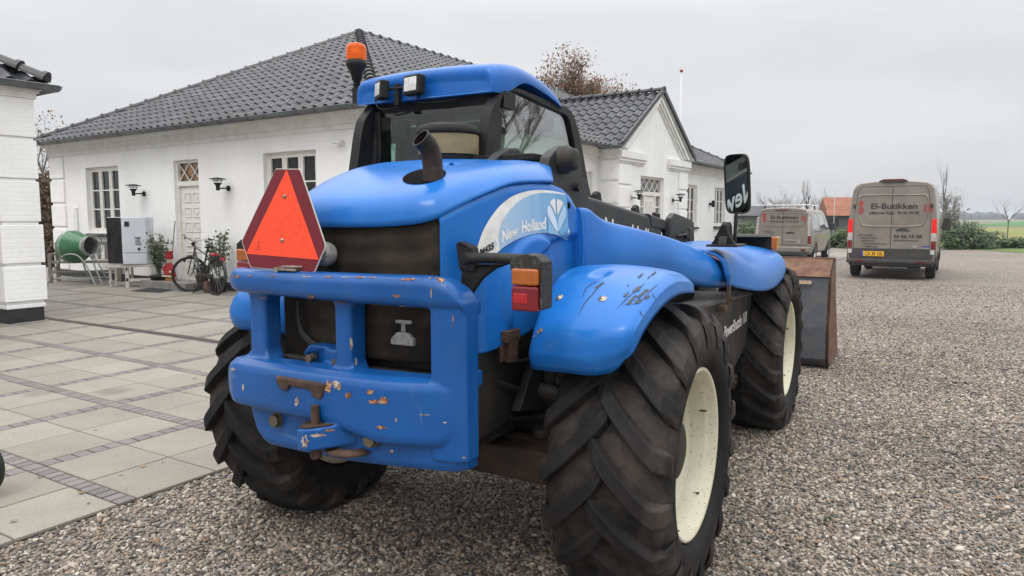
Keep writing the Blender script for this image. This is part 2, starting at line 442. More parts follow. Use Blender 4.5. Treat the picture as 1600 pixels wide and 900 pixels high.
mb = MB(); rows = []
NY, NZ = 90, 70
for i in range(NY+1):
    y = -.735+(.065+.735)*i/NY
    tz, bz = top_z(y), bot_z(y)
    rows.append([(FX(y, bz+(tz-bz)*j/NZ), y, bz+(tz-bz)*j/NZ) for j in range(NZ+1)])
# front return edge turning inward
rows.append([(p[0]-.06, .075, p[2]) for p in rows[-1]])
mb.grid(rows)
# top return under the hood
mb.grid([[r[-1] for r in rows], [(r[-1][0]-.07, r[-1][1]+.03, r[-1][2]+.004) for r in rows]])
flank = mb.build('side_panel', 'hood', TEL, solid=.008, weld=True)
def flank_px(px, py, it=6):
    x = .55
    for _ in range(24):
        p = Q(px, py, 'x', x); x = .6*x+.4*FX(p[1], p[2])
    p = Q(px, py, 'x', x)
    return (p[1], p[2])
def flank_poly(pix, off, name, mat, parent, n=5, closed=True, label=None):
    C = [np.array(flank_px(*p)) for p in pix]
    C = smooth_curve([tuple(c) for c in C], n, closed) if n > 1 else C
    bm = bmesh.new(); vs = [bm.verts.new((0, c[0], c[1])) for c in C]; bm.faces.new(vs)
    bmesh.ops.triangulate(bm, faces=bm.faces)
    for _ in range(3):
        bmesh.ops.subdivide_edges(bm, edges=[e for e in bm.edges if e.calc_length() > .03], cuts=1)
        bmesh.ops.triangulate(bm, faces=bm.faces)
    for v in bm.verts: v.co.x = FX(v.co.y, v.co.z)+off
    me = bpy.data.meshes.new(name); bm.to_mesh(me); bm.free(); me.materials.append(mat)
    me.polygons.foreach_set('use_smooth', [True]*len(me.polygons))
    o = bpy.data.objects.new(name, me); COL.objects.link(o); o.parent = parent
    if label: o['label'] = label
    return o
def dec(x, y): return (740+x/7.5, 290+y/7.5)
# outlines of the sticker (as printed on the machine)
outer_top = [dec(25, 770), dec(60, 650), dec(120, 500), dec(210, 350), dec(320, 220), dec(450, 125), dec(600, 70), dec(760, 50), dec(920, 62), dec(1060, 95)]
right_edge = [dec(1085, 180), dec(1095, 400), dec(1103, 600), dec(1090, 640)]
bottom = [dec(1020, 600), dec(940, 572), dec(850, 555), dec(740, 557), dec(620, 585), dec(480, 640), dec(340, 725), dec(200, 832), dec(60, 822)]
def corner_smooth(segs, n=4):
    out = []
    for s in segs:
        c = smooth_curve(s, n); out += [tuple(x) for x in c]
    return out
white_pix = corner_smooth([outer_top, right_edge, bottom])
decal = flank_poly(white_pix, .0025, 'decal', M['whitevinyl'], flank, n=1, label='white and light blue sticker with the maker name')
lb = corner_smooth([[dec(295, 720), dec(285, 600), dec(300, 500), dec(345, 390), dec(430, 270), dec(540, 170), dec(680, 105), dec(820, 85), dec(950, 92), dec(1062, 108)], [dec(1085, 190), dec(1095, 400), dec(1100, 590), dec(1090, 632)], [dec(1020, 594), dec(940, 566), dec(850, 549), dec(740, 551), dec(620, 579), dec(480, 633), dec(360, 700), dec(300, 740)]])
m, nt, b = nodes_of('light_blue_vinyl')
sx = nt.nodes.new('ShaderNodeTexCoord'); sep = nt.nodes.new('ShaderNodeSeparateXYZ'); nt.links.new(sx.outputs['Object'], sep.inputs[0])
f = math_(nt, 'MULTIPLY_ADD', sep.outputs[1], 1.9, .95)
c = ramp(nt, f, [(0., (.36, .50, .66)), (.45, (.17, .37, .60)), (1., (.10, .30, .55))])
c = mixc(nt, ramp(nt, noise(nt, 20, 4, .6, stretch=(1, 1, .1)), [(.4, 0.), (.8, .5)]), c, (.35, .55, .70))
nt.links.new(c, b.inputs['Base Color']); b.inputs['Roughness'].default_value = .35
M['lblue'] = m
flank_poly(lb, .0045, 'decal_field', m, decal, n=1)
# leaf emblem: six petals
petals = [[(905, 165), (940, 160), (945, 250), (950, 340), (915, 260), (880, 205)],
          [(960, 160), (1000, 170), (1033, 205), (1000, 280), (972, 340), (960, 250)],
          [(870, 225), (850, 260), (850, 330), (880, 400), (965, 545), (960, 440), (930, 340), (895, 265)],
          [(1040, 225), (1065, 270), (1070, 340), (1040, 420), (975, 540), (975, 400), (1000, 330), (1025, 265)],
          [(850, 395), (862, 470), (862, 555), (940, 568), (985, 585), (955, 540), (900, 465)],
          [(1080, 375), (1093, 450), (1098, 580), (1090, 625), (1040, 600), (990, 545), (1030, 470)]]
def petal(i): return corner_smooth([[dec(*p) for p in petals[i]]+[dec(*petals[i][0])]], 3)[:-1]
for i in range(6):
    flank_poly(petal(i), .0062, 'emblem_petal', M['whitevinyl'] if i < 2 else PM('petal_blue_%s' % 'abcd'[i-2], ((.62, .72, .80), (.40, .58, .74), (.24, .46, .66), (.15, .37, .60))[i-2], .35), decal, n=1)
def flank_text(body, p0, p1, hpx, name, mat, parent, bold=.0, off=.0062, slant=0, vflip=0):
    # baseline from pixel p0 to p1, letter height hpx pixels (at the start, at the end)
    V, F = text_mesh(body, 1, bold, 'LEFT')
    w = max(v[0] for v in V); h = .72
    V2 = []
    for x, y, z in V:
        t = x/w; px = p0[0]+(p1[0]-p0[0])*t+slant*y/h; py = p0[1]+(p1[1]-p0[1])*t-(hpx[0]+(hpx[1]-hpx[0])*t)*y/h
        yy, zz = flank_px(px, py, 4); V2.append((FX(yy, zz)+off, yy, zz))
    mb = MB(); mb.add(V2, F); return mb.build(name, mat, parent, recalc=False)
flank_text('New', dec(318, 665), dec(505, 572), (18.5, 15.5), 'lettering', 'whitevinyl', decal, .035)
flank_text('Holland', dec(545, 550), dec(832, 500), (18, 17.5), 'lettering', 'whitevinyl', decal, .04)
flank_text('LM435', dec(26, 838), dec(228, 738), (9.5, 10.5), 'lettering', 'blackvinyl', decal, .05, off=.0045)
flank_text('A', dec(230, 724), dec(264, 710), (12, 12), 'lettering', 'lblue', decal, -.01, off=.0045)
mb = MB(); y, z = flank_px(888, 321); x = FX(y, z)
mb.cyl((x-.01, y, z), (x+.004, y, z), .014, n=20); mb.build('panel_hole', 'darkhole', flank)
# rusty latch below the panel
mb = MB()
for (a, b_) in (((788, 518), (808, 530)), ((792, 528), (805, 562))):
    p, q2 = Q(*a, 'x', .56), Q(*b_, 'x', .56)
    mb.bb((.545, p[1], q2[2]), (.575, q2[1], p[2]))
mb.bb((.54, Q(790, 540, 'x', .56)[1]-.02, Q(790, 565, 'x', .56)[2]), (.556, Q(800, 540, 'x', .56)[1]+.01, Q(790, 540, 'x', .56)[2]))
mb.build('latch', 'rustdark', TEL, bevel=.003)

# ---- rear grille screen following the hood edge in plan
PLAN = smooth_curve([(-.50, -.30), (-.47, -.50), (-.40, -.64), (-.28, -.715), (-.08, -.755), (.16, -.765), (.30, -.755), (.37, -.735), (.418, -.70), (.45, -.66)], 6)
def seam_z(x): return float(np.interp(x, [-.5, -.3, .16, .31, .38, .45], [1.56, 1.533, 1.536, 1.546, 1.572, 1.60]))
mb = MB(); rows = []
for p in PLAN:
    zt = seam_z(p[0])+.0; zt = zt-.02*0
    rows.append([(p[0], p[1]+.004*math.sin(j*1.7), 1.02+(zt-1.02)*j/24) for j in range(25)])
mb.grid(rows)
mb.build('grille_screen', 'grille', TEL, solid=.01)
# lower radiator screen / cooler pack seen through the bumper openings
mb = MB()
mb.bb((-.46, -.70, .95), (.47, -.60, 1.30))
mb.build('radiator_screen', 'grille', TEL, bevel=.01)
mb = MB()
# black round-cornered frame and plate inside the right opening
mb.prism([(.17, -.725, 1.06), (.17, -.725, .99), (.44, -.725, .99), (.44, -.725, 1.06), (.40, -.725, 1.09), (.34, -.725, 1.09), (.32, -.725, 1.14), (.32, -.725, 1.215), (.21, -.725, 1.215), (.21, -.725, 1.10)], (0, .02, 0))
for x in (.24, .32): mb.cyl((x, -.735, 1.04), (x, -.72, 1.04), .016, n=20)
mb.build('lamp_bracket', 'black', TEL, bevel=.006)
mb = MB()
mb.prism([(.195, -.775, 1.085), (.305, -.775, 1.085), (.302, -.775, 1.11), (.275, -.775, 1.135), (.225, -.775, 1.135), (.198, -.775, 1.11)], (0, .04, 0))
mb.bb((.238, -.765, 1.135), (.262, -.745, 1.17)); mb.bb((.215, -.77, 1.168), (.29, -.75, 1.182))
mb.build('number_plate_lamp', PM('dusty_grey_plastic', (.30, .30, .29), .6, col2=(.18, .17, .16), nscale=40, bscale=150), TEL, bevel=.006)
mb = MB()
for cc in (0, .03, .055):
    mb.tube([tuple(p) for p in smooth_curve([(-.34, -.73, 1.22-cc), (-.31, -.75, 1.12-cc*.5), (-.24, -.755, 1.06-cc*.3), (-.16, -.74, 1.03)], 5)], .005, 6)
mb.build('hose', 'rubberseal', TEL)

# ---- cast rear bumper / counterweight
def bar_path(zc, zh, yd, x0=-.655, x1=.56, yf=-.905, n=14, rc=.10):
    pass
mb = MB()
def yfront(x):  # plan curve of the casting's rear face
    a = abs(x)/.66
    return -.90+.05*a**2+.16*max(0, a-.80)**1.5*4
def slab(x0, x1, z0, z1, thick, proud=0., n=16, zf0=None, zf1=None):
    rows = []
    for i in range(n+1):
        t = i/n; x = x0+(x1-x0)*t; y = yfront(x)-proud
        a = z0 if zf0 is None else z0+(zf0-z0)*t; b2 = z1 if zf1 is None else z1+(zf1-z1)*t
        rows.append([(x, y, a), (x, y, b2), (x, y+thick, b2), (x, y+thick, a)])
    mb.grid(rows, cr=True); mb.add(rows[0], [(0, 1, 2, 3)]); mb.add(rows[-1], [(3, 2, 1, 0)])
def loft(x0, x1, fn, n=24, r_end=0):
    rows = []
    for i in range(n+1):
        t = i/n; x = x0+(x1-x0)*t
        rows.append([(x, yfront(x)+dy, z) for dy, z in fn(x)])
    mb.grid(rows, cr=True); mb.add(rows[0], [tuple(range(len(rows[0])))]); mb.add(rows[-1], [tuple(range(len(rows[-1])))[::-1]])
I_ = lambda x, a, c: float(np.interp(x, a, c))
# top rail: rounded bar, its right end turning down into the column
def rail(x):
    zt = I_(x, [-.66, -.64, -.60, .44, .50, .54, .57, .59, .60], [1.33, 1.35, 1.358, 1.366, 1.360, 1.345, 1.320, 1.290, 1.25]); zb = I_(x, [-.66, -.64, .612], [1.285, 1.262, 1.250])
    return [(-.015, zb+.012), (-.022, zb+.03), (-.022, zt-.03), (-.010, zt-.008), (.012, zt), (.065, zt), (.065, zb), (.0, zb)]
loft(-.655, .594, rail, 60)
slab(-.510, -.405, .95, 1.30, .085, -.034)
slab(-.500, -.415, .95, 1.30, .08, -.026)
slab(.0, .082, .95, 1.30, .085, -.032)
slab(.012, .07, .95, 1.30, .08, -.024)
def column(x):
    zt = I_(x, [.44, .50, .54, .57, .59, .60], [1.364, 1.358, 1.343, 1.318, 1.288, 1.24])
    return [(.0, .70), (-.008, 1.0), (-.008, zt-.03), (.01, zt), (.078, zt), (.078, .70)]
loft(.462, .594, column, 14)
# lower body: shelf, bulging rear face, rolled lip
def lower(x):
    zl = I_(x, [-.66, -.58, .0, .12, .25, .5, .57, .612], [.84, .785, .785, .765, .742, .752, .79, .86]); e = I_(x, [-.665, -.655, -.63, .33, .48, .56, .60], [.03, .012, 0, 0, .022, .045, .065])
    zt = I_(x, [-.665, -.62, -.5, .4, .62], [.950, .972, .985, 1.0, 1.01])
    return [(.075, zt), (-.005+e, zt-.004), (-.038+e, zt-.022), (-.048+e, zt-.045), (-.050+e, .90), (-.050+e, zl+.035), (-.044+e, zl+.012), (-.03+e, zl), (.01, zl-.002), (.075, zl)]
loft(-.665, .592, lower, 40)
def hull(x):
    zb = I_(x, [-.50, -.46, -.40, .1, .55, .59, .605], [.74, .645, .615, .628, .655, .665, .70]); e = I_(x, [-.50, .56, .605], [.0, .0, .03])
    return [(.10, .80), (.012+e, .80), (.010+e, zb+.03), (.022+e, zb+.004), (.04+e, zb), (.10, zb)]
loft(-.50, .580, hull, 30)
# fillets where posts meet shelf and rail
for k_ in range(5):
    g_ = .030*(1-k_/5)**2; zz_ = .975+.045*(k_+1)/5
    for xa, xb in ((-.510, -.405), (.0, .082), (.462, .585)): slab(xa-g_, min(.585, xb+g_), .96, zz_, .085, -.034+g_*.5); slab(xa-g_, min(.585, xb+g_), 1.27-(zz_-.975), 1.28, .08, -.034)
mb.prism([(.40, -.83, .97), (.47, -.83, .97), (.47, -.83, 1.06), (.455, -.83, 1.02), (.435, -.83, .995)], (0, .09, 0))
mb.prism([(.42, -.83, 1.27), (.47, -.83, 1.27), (.47, -.83, 1.20), (.46, -.83, 1.235)], (0, .09, 0))
# left lug seen beside the body, small side wings
mb.prism([(-.60, -.79, .80), (-.60, -.68, .84), (-.60, -.68, .98), (-.60, -.79, .97)], (.05, 0, 0))
# hitch tongue
mb.prism([(-.150, -.84, .755), (-.110, -.96, .765), (-.060, -1.02, .775), (-.01, -1.03, .782), (.06, -.97, .79), (.15, -.86, .80)], (0, 0, -.085))
mb.prism([(-.245, -.76, .96), (-.235, -.81, 1.015), (-.195, -.82, 1.055), (-.095, -.82, 1.055), (-.095, -.82, .96)], (0, .08, 0))
mb.bb((-.082, -.825, .95), (.012, -.76, 1.048))
bump_o = mb.build('rear_bumper', 'cast', TEL, recalc=True)
voxel(bump_o, .0065, 3)
# slot insert (rusty clamp) and its dark recess
mb = MB()
yy = yfront(-.13)-.060
mb.prism([(x+.022, yy, z+.008) for x, z in ((-.262, .938), (-.255, .908), (-.235, .888), (-.20, .885), (-.187, .908), (-.078, .905), (-.062, .878), (-.025, .872), (-.008, .895), (.002, .938))], (0, .085, .012))
mb.build('hitch_clamp', 'rustdark', bump_o, bevel=.008)
for (x, z, y) in ((-.317, .741, yfront(-.317)+.008), (.212, .748, yfront(.21)-.012)):
    mb = MB(); mb.cyl((x, y+.03, z), (x, y-.004, z), .032, n=20); mb.cyl((x, y, z), (x, y-.026, z), .027, n=6, sm=False); mb.build('bolt', 'bolt', bump_o, bevel=.002)
for (x, z, y) in ((-.175, 1.005, -.828), (-.03, 1.0, -.828)):
    mb = MB(); mb.cyl((x, y+.02, z), (x, y-.014, z), .017, n=8, sm=False); mb.build('bolt', 'bolt', bump_o, bevel=.002)
mb = MB(); mb.cyl((-.02, -.965, .655), (-.02, -.965, .86), .0165, n=16); mb.cyl((-.02, -.965, .655), (-.02, -.965, .69), .022, n=16)
mb.build('hitch_pin', 'rustdark', bump_o)
mb = MB(); mb.lathe([(.085, .0), (.10, .01), (.05, .02)], (.09, -.89, .678), n=24); mb.build('pin_washer', 'rustdark', bump_o)
# paint chips: thin rust and bare-metal patches on the casting
def blotch(cx, cz, w, h, mat, name, y=None, par=None, seed=0, proud=.024, nseg=22):
    rr = random.Random(seed); ring = []
    ks = [rr.uniform(.55, 1.1) for _ in range(nseg)]
    yv = (yfront(cx)-proud) if y is None else y
    for i in range(nseg):
        a = 2*PI*i/nseg; k2 = ks[i]*.6+.4*ks[(i+1) % nseg]
        x = cx+w*k2*math.cos(a); z = cz+h*k2*math.sin(a); ring.append((x, (yfront(x)-proud) if y is None else y, z))
    mb = MB(); mb.prism(ring, (0, .006, 0)); return mb.build(name, mat, par or bump_o, recalc=True)
M['baremetal'] = PM('bare_chipped_metal', (.38, .36, .31), .6, .1, col2=(.2, .09, .04), nscale=60, lo=.45, hi=.6)
M['rustchip'] = PM('rust_chip', (.16, .05, .018), .85, col2=(.42, .24, .12), nscale=70, lo=.45, hi=.6)
# chipped top of the tongue
mb = MB()
mb.prism([(-.140, -.85, .758), (-.105, -.955, .768), (-.058, -1.01, .777), (-.01, -1.018, .784), (.055, -.962, .791), (.13, -.88, .80)], (0, 0, .005))
mb.build('worn_tongue_top', 'rustdark', bump_o)

# ---- slow vehicle triangle
def smv(px, py): return (370+px/4.737, 250+py/4.737)
SY = -.875
def sp(px, py, d=0):
    p = Q(*smv(px, py), 'y', SY); return (p[0], SY-d, p[2])
outer = [(295, 62), (462, 65), (472, 75), (655, 620), (655, 650), (578, 828), (562, 833), (108, 797), (97, 785), (38, 610), (38, 595), (285, 70)]
mb = MB(); mb.prism([sp(*p) for p in outer], (0, .004, 0)); sign = mb.build('slow_vehicle_sign', PM('sign_edge_white', (.55, .52, .48), .5), TEL)
ins = []
cxp, cyp = 350, 480
mb = MB(); mb.add([sp(cxp+(p[0]-cxp)*.982, cyp+(p[1]-cyp)*.985, .0015) for p in outer], [tuple(range(len(outer)))]); mb.build('reflective_border', 'smvred', sign)
mb = MB(); mb.add([sp(373, 68, .0025), sp(610, 738, .0025), sp(72, 693, .0025)], [(0, 1, 2)]); mb.build('orange_field', 'smvorange', sign)
for p in ((360, 270), (340, 594)): mb = MB(); c = sp(*p); mb.lathe([(.0085, 0), (.008, -.004), (.004, -.007), (0, -.0075)], (c[0], SY-.002, c[2]), (0, 1, 0), 14); mb.build('rivet', 'zinc', sign)
mb = MB()
for body, p, sz in (('M', (165, 620), .013), ('G', (165, 648), .014), ('DK 10 4786', (163, 667), .0065)):
    V, F = text_mesh(body, sz, 0, 'CENTER'); c = sp(*p, .0035)
    mb.add([(c[0]+v[0], SY-.0035, c[2]+v[1]) for v in V], F)
mb.build('approval_mark', 'blackvinyl', sign, recalc=False)
mb = MB()
mb.bb((-.295, -.872, 1.355), (-.265, -.852, 1.40)); mb.bb((-.265, -.90, 1.362), (-.17, -.87, 1.372)); mb.box((-.20, -.885, 1.38), (.09, .02, .008), .3)
mb.cyl((-.28, -.90, 1.365), (-.28, -.86, 1.365), .012, n=10)
mb.build('sign_clamp', 'zinc', TEL, bevel=.002)
# round lamp cover behind the sign
c = Q(512, 397, 'y', -.79)
mb = MB(); mb.lathe([(.0, .045), (.03, .042), (.045, .03), (.05, .0), (.045, -.02)], (c[0]-.012, -.79, c[2]), (0, -1, 0), 24)
rl = mb.build('round_lamp', PM('dull_grey_lens', (.33, .33, .31), .4, col2=(.2, .2, .19), nscale=30), TEL)
mb = MB()
for k_ in (0, .018):
    mb.tube([tuple(p) for p in smooth_curve([(c[0]-.0, -.838, c[2]-.008-k_), (c[0]+.012, -.838, c[2]-.012-k_), (c[0]+.032, -.83, c[2]+.012-k_)], 4)], .0018, 5)
mb.build('lamp_scratch', 'blackvinyl', rl)

# ---- tail lights on black arms
def tail_light(s, x0, yb, dz=0):
    # s=+1 right, -1 left; x0 = centre of the lamp
    k = s
    arm = MB(); xs = abs(x0)
    path = smooth_curve([(.50, -.70, 1.430), (.54, -.735, 1.428), (.60, -.755, 1.430), (.67, -.765, 1.432), (xs-.05, -.76, 1.430), (xs, -.75, 1.428)], 5)
    rows = []
    for i, p in enumerate(path):
        t = i/(len(path)-1); hh = .028*max(0, 1-t*3)**1.2+.022; th = .024
        c_ = (p[0]*s, p[1]+(yb+.76), p[2]+dz)
        rows.append([(c_[0], c_[1]-th, c_[2]-hh*.7), (c_[0], c_[1]-th*1.15, c_[2]+hh*.2), (c_[0], c_[1]-th*.5, c_[2]+hh*.85), (c_[0], c_[1]+th, c_[2]+hh*.8), (c_[0], c_[1]+th, c_[2]-hh)])
    arm.grid(rows, cr=True); arm.add(rows[0], [(0, 1, 2, 3, 4)]); arm.add(rows[-1], [(4, 3, 2, 1, 0)])
    if s > 0:
        arm.prism([(.475, -.735, 1.478), (.50, -.755, 1.488), (.56, -.76, 1.470), (.575, -.76, 1.40), (.565, -.755, 1.375), (.49, -.735, 1.378)], (0, .05, 0))
        arm.prism([(.50, -.735, 1.40), (.72, -.75, 1.415), (.655, -.75, 1.392), (.60, -.748, 1.355), (.548, -.742, 1.295), (.49, -.735, 1.25)], (0, .02, 0))
    a = arm.build('tail_light_arm', 'black', TEL, bevel=.008, seg=3)
    hs = MB(); w = .052
    prof_ = [(x0-w-.012, 1.395), (x0-w-.012, 1.425), (x0-w*.6, 1.446), (x0, 1.452), (x0+w*.7, 1.446), (x0+w+.008, 1.425), (x0+w+.006, 1.39), (x0+w+.005, 1.265), (x0+w-.002, 1.262), (x0+w-.002, 1.40)]
    hs.prism([(x, yb-.045, z+dz) for x, z in prof_], (0, .075, 0)); hs.bb((x0-w, yb+.025, 1.266+dz), (x0+w+.004, yb+.042, 1.42+dz))
    h = hs.build('tail_light_housing', PM('sun_bleached_black_plastic', (.014, .014, .014), .7, col2=(.085, .078, .066), nscale=70, lo=.5, hi=.7) if s > 0 else 'black', a, bevel=.010, seg=3)
    for nm, mt, z0, z1 in (('indicator_lens', 'amber', 1.345, 1.402), ('brake_lens', 'redlens', 1.258, 1.3435)):
        l = MB(); l.bb((x0-w, yb-.060, z0+dz), (x0+w-.004, yb+.022, z1+dz)); l.build(nm, mt, h, bevel=.009, seg=3)
    l = MB(); l.bb((x0-w+.010, yb-.0615, 1.285+dz), (x0+.012, yb-.058, 1.318+dz)); l.build('reflector', 'redbright', h, bevel=.002)
    return a
tail_light(1, .812, -.765)
lq = Q(373, 400, 'y', -.60)
tail_light(-1, lq[0]+.055, -.56, .025)

# ---- rear fenders
def fender(s, name):
    #            y      z     for x: inner .58, .64, .82, .98, 1.08, 1.12(lip top), lip bottom
    st = [[(.60, -.52, .985), (.66, -.565, .99), (.82, -.605, 1.0), (.96, -.62, 1.005), (1.04, -.605, 1.025), (1.078, -.585, 1.055), (1.080, -.575, 1.040)],
          [(.60, -.515, 1.04), (.66, -.565, 1.05), (.82, -.61, 1.055), (.96, -.625, 1.065), (1.06, -.61, 1.09), (1.10, -.580, 1.11), (1.104, -.562, 1.082)],
          [(.60, -.46, 1.14), (.66, -.52, 1.15), (.82, -.585, 1.155), (.96, -.60, 1.165), (1.07, -.585, 1.18), (1.115, -.55, 1.185), (1.12, -.515, 1.15)],
          [(.60, -.38, 1.235), (.66, -.425, 1.245), (.82, -.48, 1.26), (.96, -.49, 1.265), (1.08, -.47, 1.265), (1.12, -.44, 1.25), (1.125, -.42, 1.205)],
          [(.60, -.27, 1.315), (.66, -.30, 1.325), (.82, -.33, 1.335), (.96, -.335, 1.335), (1.08, -.32, 1.325), (1.125, -.30, 1.298), (1.13, -.29, 1.245)],
          [(.60, -.12, 1.355), (.66, -.13, 1.365), (.82, -.14, 1.375), (.96, -.14, 1.370), (1.08, -.14, 1.355), (1.13, -.135, 1.32), (1.135, -.13, 1.268)],
          [(.60, .04, 1.352), (.66, .04, 1.362), (.82, .04, 1.368), (.96, .04, 1.362), (1.08, .04, 1.342), (1.13, .04, 1.305), (1.135, .04, 1.26)],
          [(.60, .12, 1.34), (.66, .12, 1.35), (.82, .12, 1.355), (.96, .12, 1.348), (1.08, .11, 1.325), (1.13, .10, 1.292), (1.135, .10, 1.255)]]
    def fx(r, dz): return [(x+(.06 if x < .65 else .045 if x < .75 else .02 if x < .9 else 0), y+dz*.5, z+dz) for x, y, z in r]
    st = [fx(st[0], .035), fx(st[1], .022), fx(st[2], .010)]+[fx(r, 0) for r in st[3:]]
    if s < 0:   # the left one is seen only at its outer tip; same shell, a little narrower
        st = [[(.60+(x-.60)*float(np.interp(z, [1.04, 1.2, 1.35], [.93, .70, .45])), y+.04, z+.02) for x, y, z in r] for r in st]
    def col_(r):
        top = [np.array(q_) for q_ in smooth_curve(r[:6], 7)]; a_, b_ = np.array(r[5]), np.array(r[6])
        return [list(q_) for q_ in top]+[list(a_*(1-t)+b_*t) for t in (.08, .35, .7, 1.0)]
    G = np.array([col_(r) for r in st])
    G = np.array([smooth_curve([tuple(p) for p in G[:, j]], 8) for j in range(G.shape[1])]).transpose(1, 0, 2)
    f0 = G[:1].copy(); wf = np.clip((f0.shape[1]-1-np.arange(f0.shape[1]))/12., 0, 1)[None, :, None]; sk = [f0+np.array([0, .004, -.006])*wf, f0+np.array([0, .012, -.030])*wf]
    G = np.concatenate([sk[1], sk[0], G], 0)
    # two pressed pockets for the mounting screws
    if s > 0:
        for (cx_, cy_, cz_, rx_, ry_) in DIMPLES:
            d_ = np.sqrt(((G[:, :, 0]-cx_)/rx_)**2+((G[:, :, 1]-cy_)/ry_)**2)
            G[:, :, 2] -= .022*np.clip(1-d_, 0, 1)**.6
    G[:, :, 0] *= s
    mb = MB(); mb.grid([[tuple(p) for p in r] for r in G])
    return mb.build(name, 'fender', TEL, solid=.010)
DIMPLES = [(.70, -.24, 0, .035, .05), (.86, -.27, 0, .04, .05)]
fr = fender(1, 'rear_fender'); fl = fender(-1, 'rear_fender')
# dimples with washers and screws on the right fender
def fender_pt(px, py, it=8):
    """the point of the right fender's shell under a pixel, by marching along the ray"""
    return None
def hit(obj, px, py):
    """point and normal of obj's surface under a point of the photograph, in the telehandler's frame"""
    dg = bpy.context.evaluated_depsgraph_get(); ev = obj.evaluated_get(dg); mw = ev.matrix_world; inv = mw.inverted()
    o = inv@Vector(CAM); d = (inv.to_3x3()@Vector(ray(px, py))).normalized()
    ok, p, n, i = ev.ray_cast(o, d)
    if n.dot(d) > 0: n = -n
    return (p, n) if ok else (None, None)
bpy.context.view_layer.update()
def surf_poly(obj, pix, name, mat, parent=None, off=.0025, thick=.0015, label=None):
    P = [hit(obj, *p) for p in pix]
    P = [(p+n*off) for p, n in P if p is not None]
    if len(P) < 3: return None
    mb = MB(); mb.add(P, [tuple(range(len(P)))])
    o = mb.build(name, mat, parent or obj, recalc=False)
    if label: o['label'] = label
    return o
def surf_stroke(obj, pix, w, name, mat, off=.0022):
    P = []
    for (a, b2) in zip(pix, pix[1:]):
        for k in range(6):
            t = k/6; P.append((a[0]+(b2[0]-a[0])*t, a[1]+(b2[1]-a[1])*t))
    H = [hit(obj, *p) for p in P]; H = [(p+n*off, n) for p, n in H if p is not None]
    if len(H) < 3: return
    mb = MB(); rows = []
    for i, (p, n) in enumerate(H):
        d = (H[min(i+1, len(H)-1)][0]-H[max(i-1, 0)][0]).normalized(); sd = n.cross(d)*w*.5*(.3+.7*math.sin(PI*i/(len(H)-1)))*random.uniform(.6, 1.2)
        rows.append([p-sd, p+sd])
    mb.grid(rows, 0, False); return mb.build(name, mat, obj, recalc=False)
def surf_disc(obj, f, name, mat, off=.003, n=28, rings=6):
    mb = MB(); rows = []
    for j in range(rings+1):
        row = []
        for k in range(n):
            p, nn2 = hit(obj, *f(2*PI*k/n, max(.02, j/rings))); row.append(tuple(p+nn2*off))
        rows.append(row)
    mb.grid(rows, cr=True); return mb.build(name, mat, obj, recalc=False)
surf_disc(hood, lambda a, r: (663+34*r*math.cos(a), 276-5*r*math.cos(a)+11.5*r*math.sin(a)), 'exhaust_opening', 'darkhole')
eb, _n = hit(hood, 677, 279); ez = Q(665, 203, 'y', eb.y)[2]
mb = MB()
pts = smooth_curve([(eb.x, eb.y, eb.z-.10), (eb.x, eb.y, eb.z+.02), (eb.x-.002, eb.y, ez-.150), (eb.x-.004, eb.y-.006, ez-.100), (eb.x-.010, eb.y-.025, ez-.062), (eb.x-.020, eb.y-.054, ez-.036)], 5)
mb.tube([tuple(p) for p in pts], .040, 24, caps=False)
mb.tube([tuple(p) for p in pts[8:]], .035, 24, caps=False)
mb.tube([tuple(pts[-1]), tuple(pts[-1]+(pts[-1]-pts[-2])*.12)], [.040, .035], 24, caps=False)
mb.build('exhaust_pipe', PM('sooty_exhaust_steel', (.009, .008, .0075), .5, 0, col2=(.030, .021, .017), nscale=9, spec=.3), TEL, recalc=False)
M['scuff'] = PM('dark_scuff', (.03, .035, .045), .7, col2=(.09, .08, .07), nscale=90)
def cr(x, y): return (700+x/2.8125, 280+y/2.8125)
for st in ([(572, 600), (600, 545), (640, 500), (665, 470), (700, 445)], [(590, 520), (605, 480), (640, 455), (690, 440)], [(740, 572), (790, 520), (850, 470), (872, 455)], [(770, 555), (840, 545), (900, 480), (930, 455)], [(895, 500), (920, 545)], [(840, 578), (862, 612)], [(655, 480), (690, 450)]):
    surf_stroke(fr, [cr(*p) for p in st], .0045, 'scratch', 'scuff')
rr = random.Random(3)
for (x, y, w, h) in ((660, 472, 14, 9), (676, 460, 10, 6), (830, 485, 20, 16), (855, 505, 28, 12), (800, 540, 22, 10), (782, 510, 14, 9), (846, 425, 14, 7), (905, 415, 15, 6), (882, 432, 8, 4), (875, 520, 12, 9), (815, 520, 16, 7), (835, 535, 16, 9), (790, 468, 6, 6)):
    ring = [cr(x+w*rr.uniform(.25, 1.35)*math.cos(a*PI/12), y+h*.75*rr.uniform(.25, 1.35)*math.sin(a*PI/12)-.55*w*math.cos(a*PI/12)) for a in range(24)]
    surf_poly(fr, ring, 'scuff_patch', 'scuff', fr)
for (x, y, w, h) in ((405, 668, 15, 13), (385, 692, 9, 4)):
    ring = [cr(x+w*rr.uniform(.4, 1.2)*math.cos(a*PI/6), y+h*rr.uniform(.4, 1.2)*math.sin(a*PI/6)-.4*w*math.cos(a*PI/6)) for a in range(12)]
    surf_poly(fr, ring, 'paint_chip', 'baremetal', fr, off=.004)
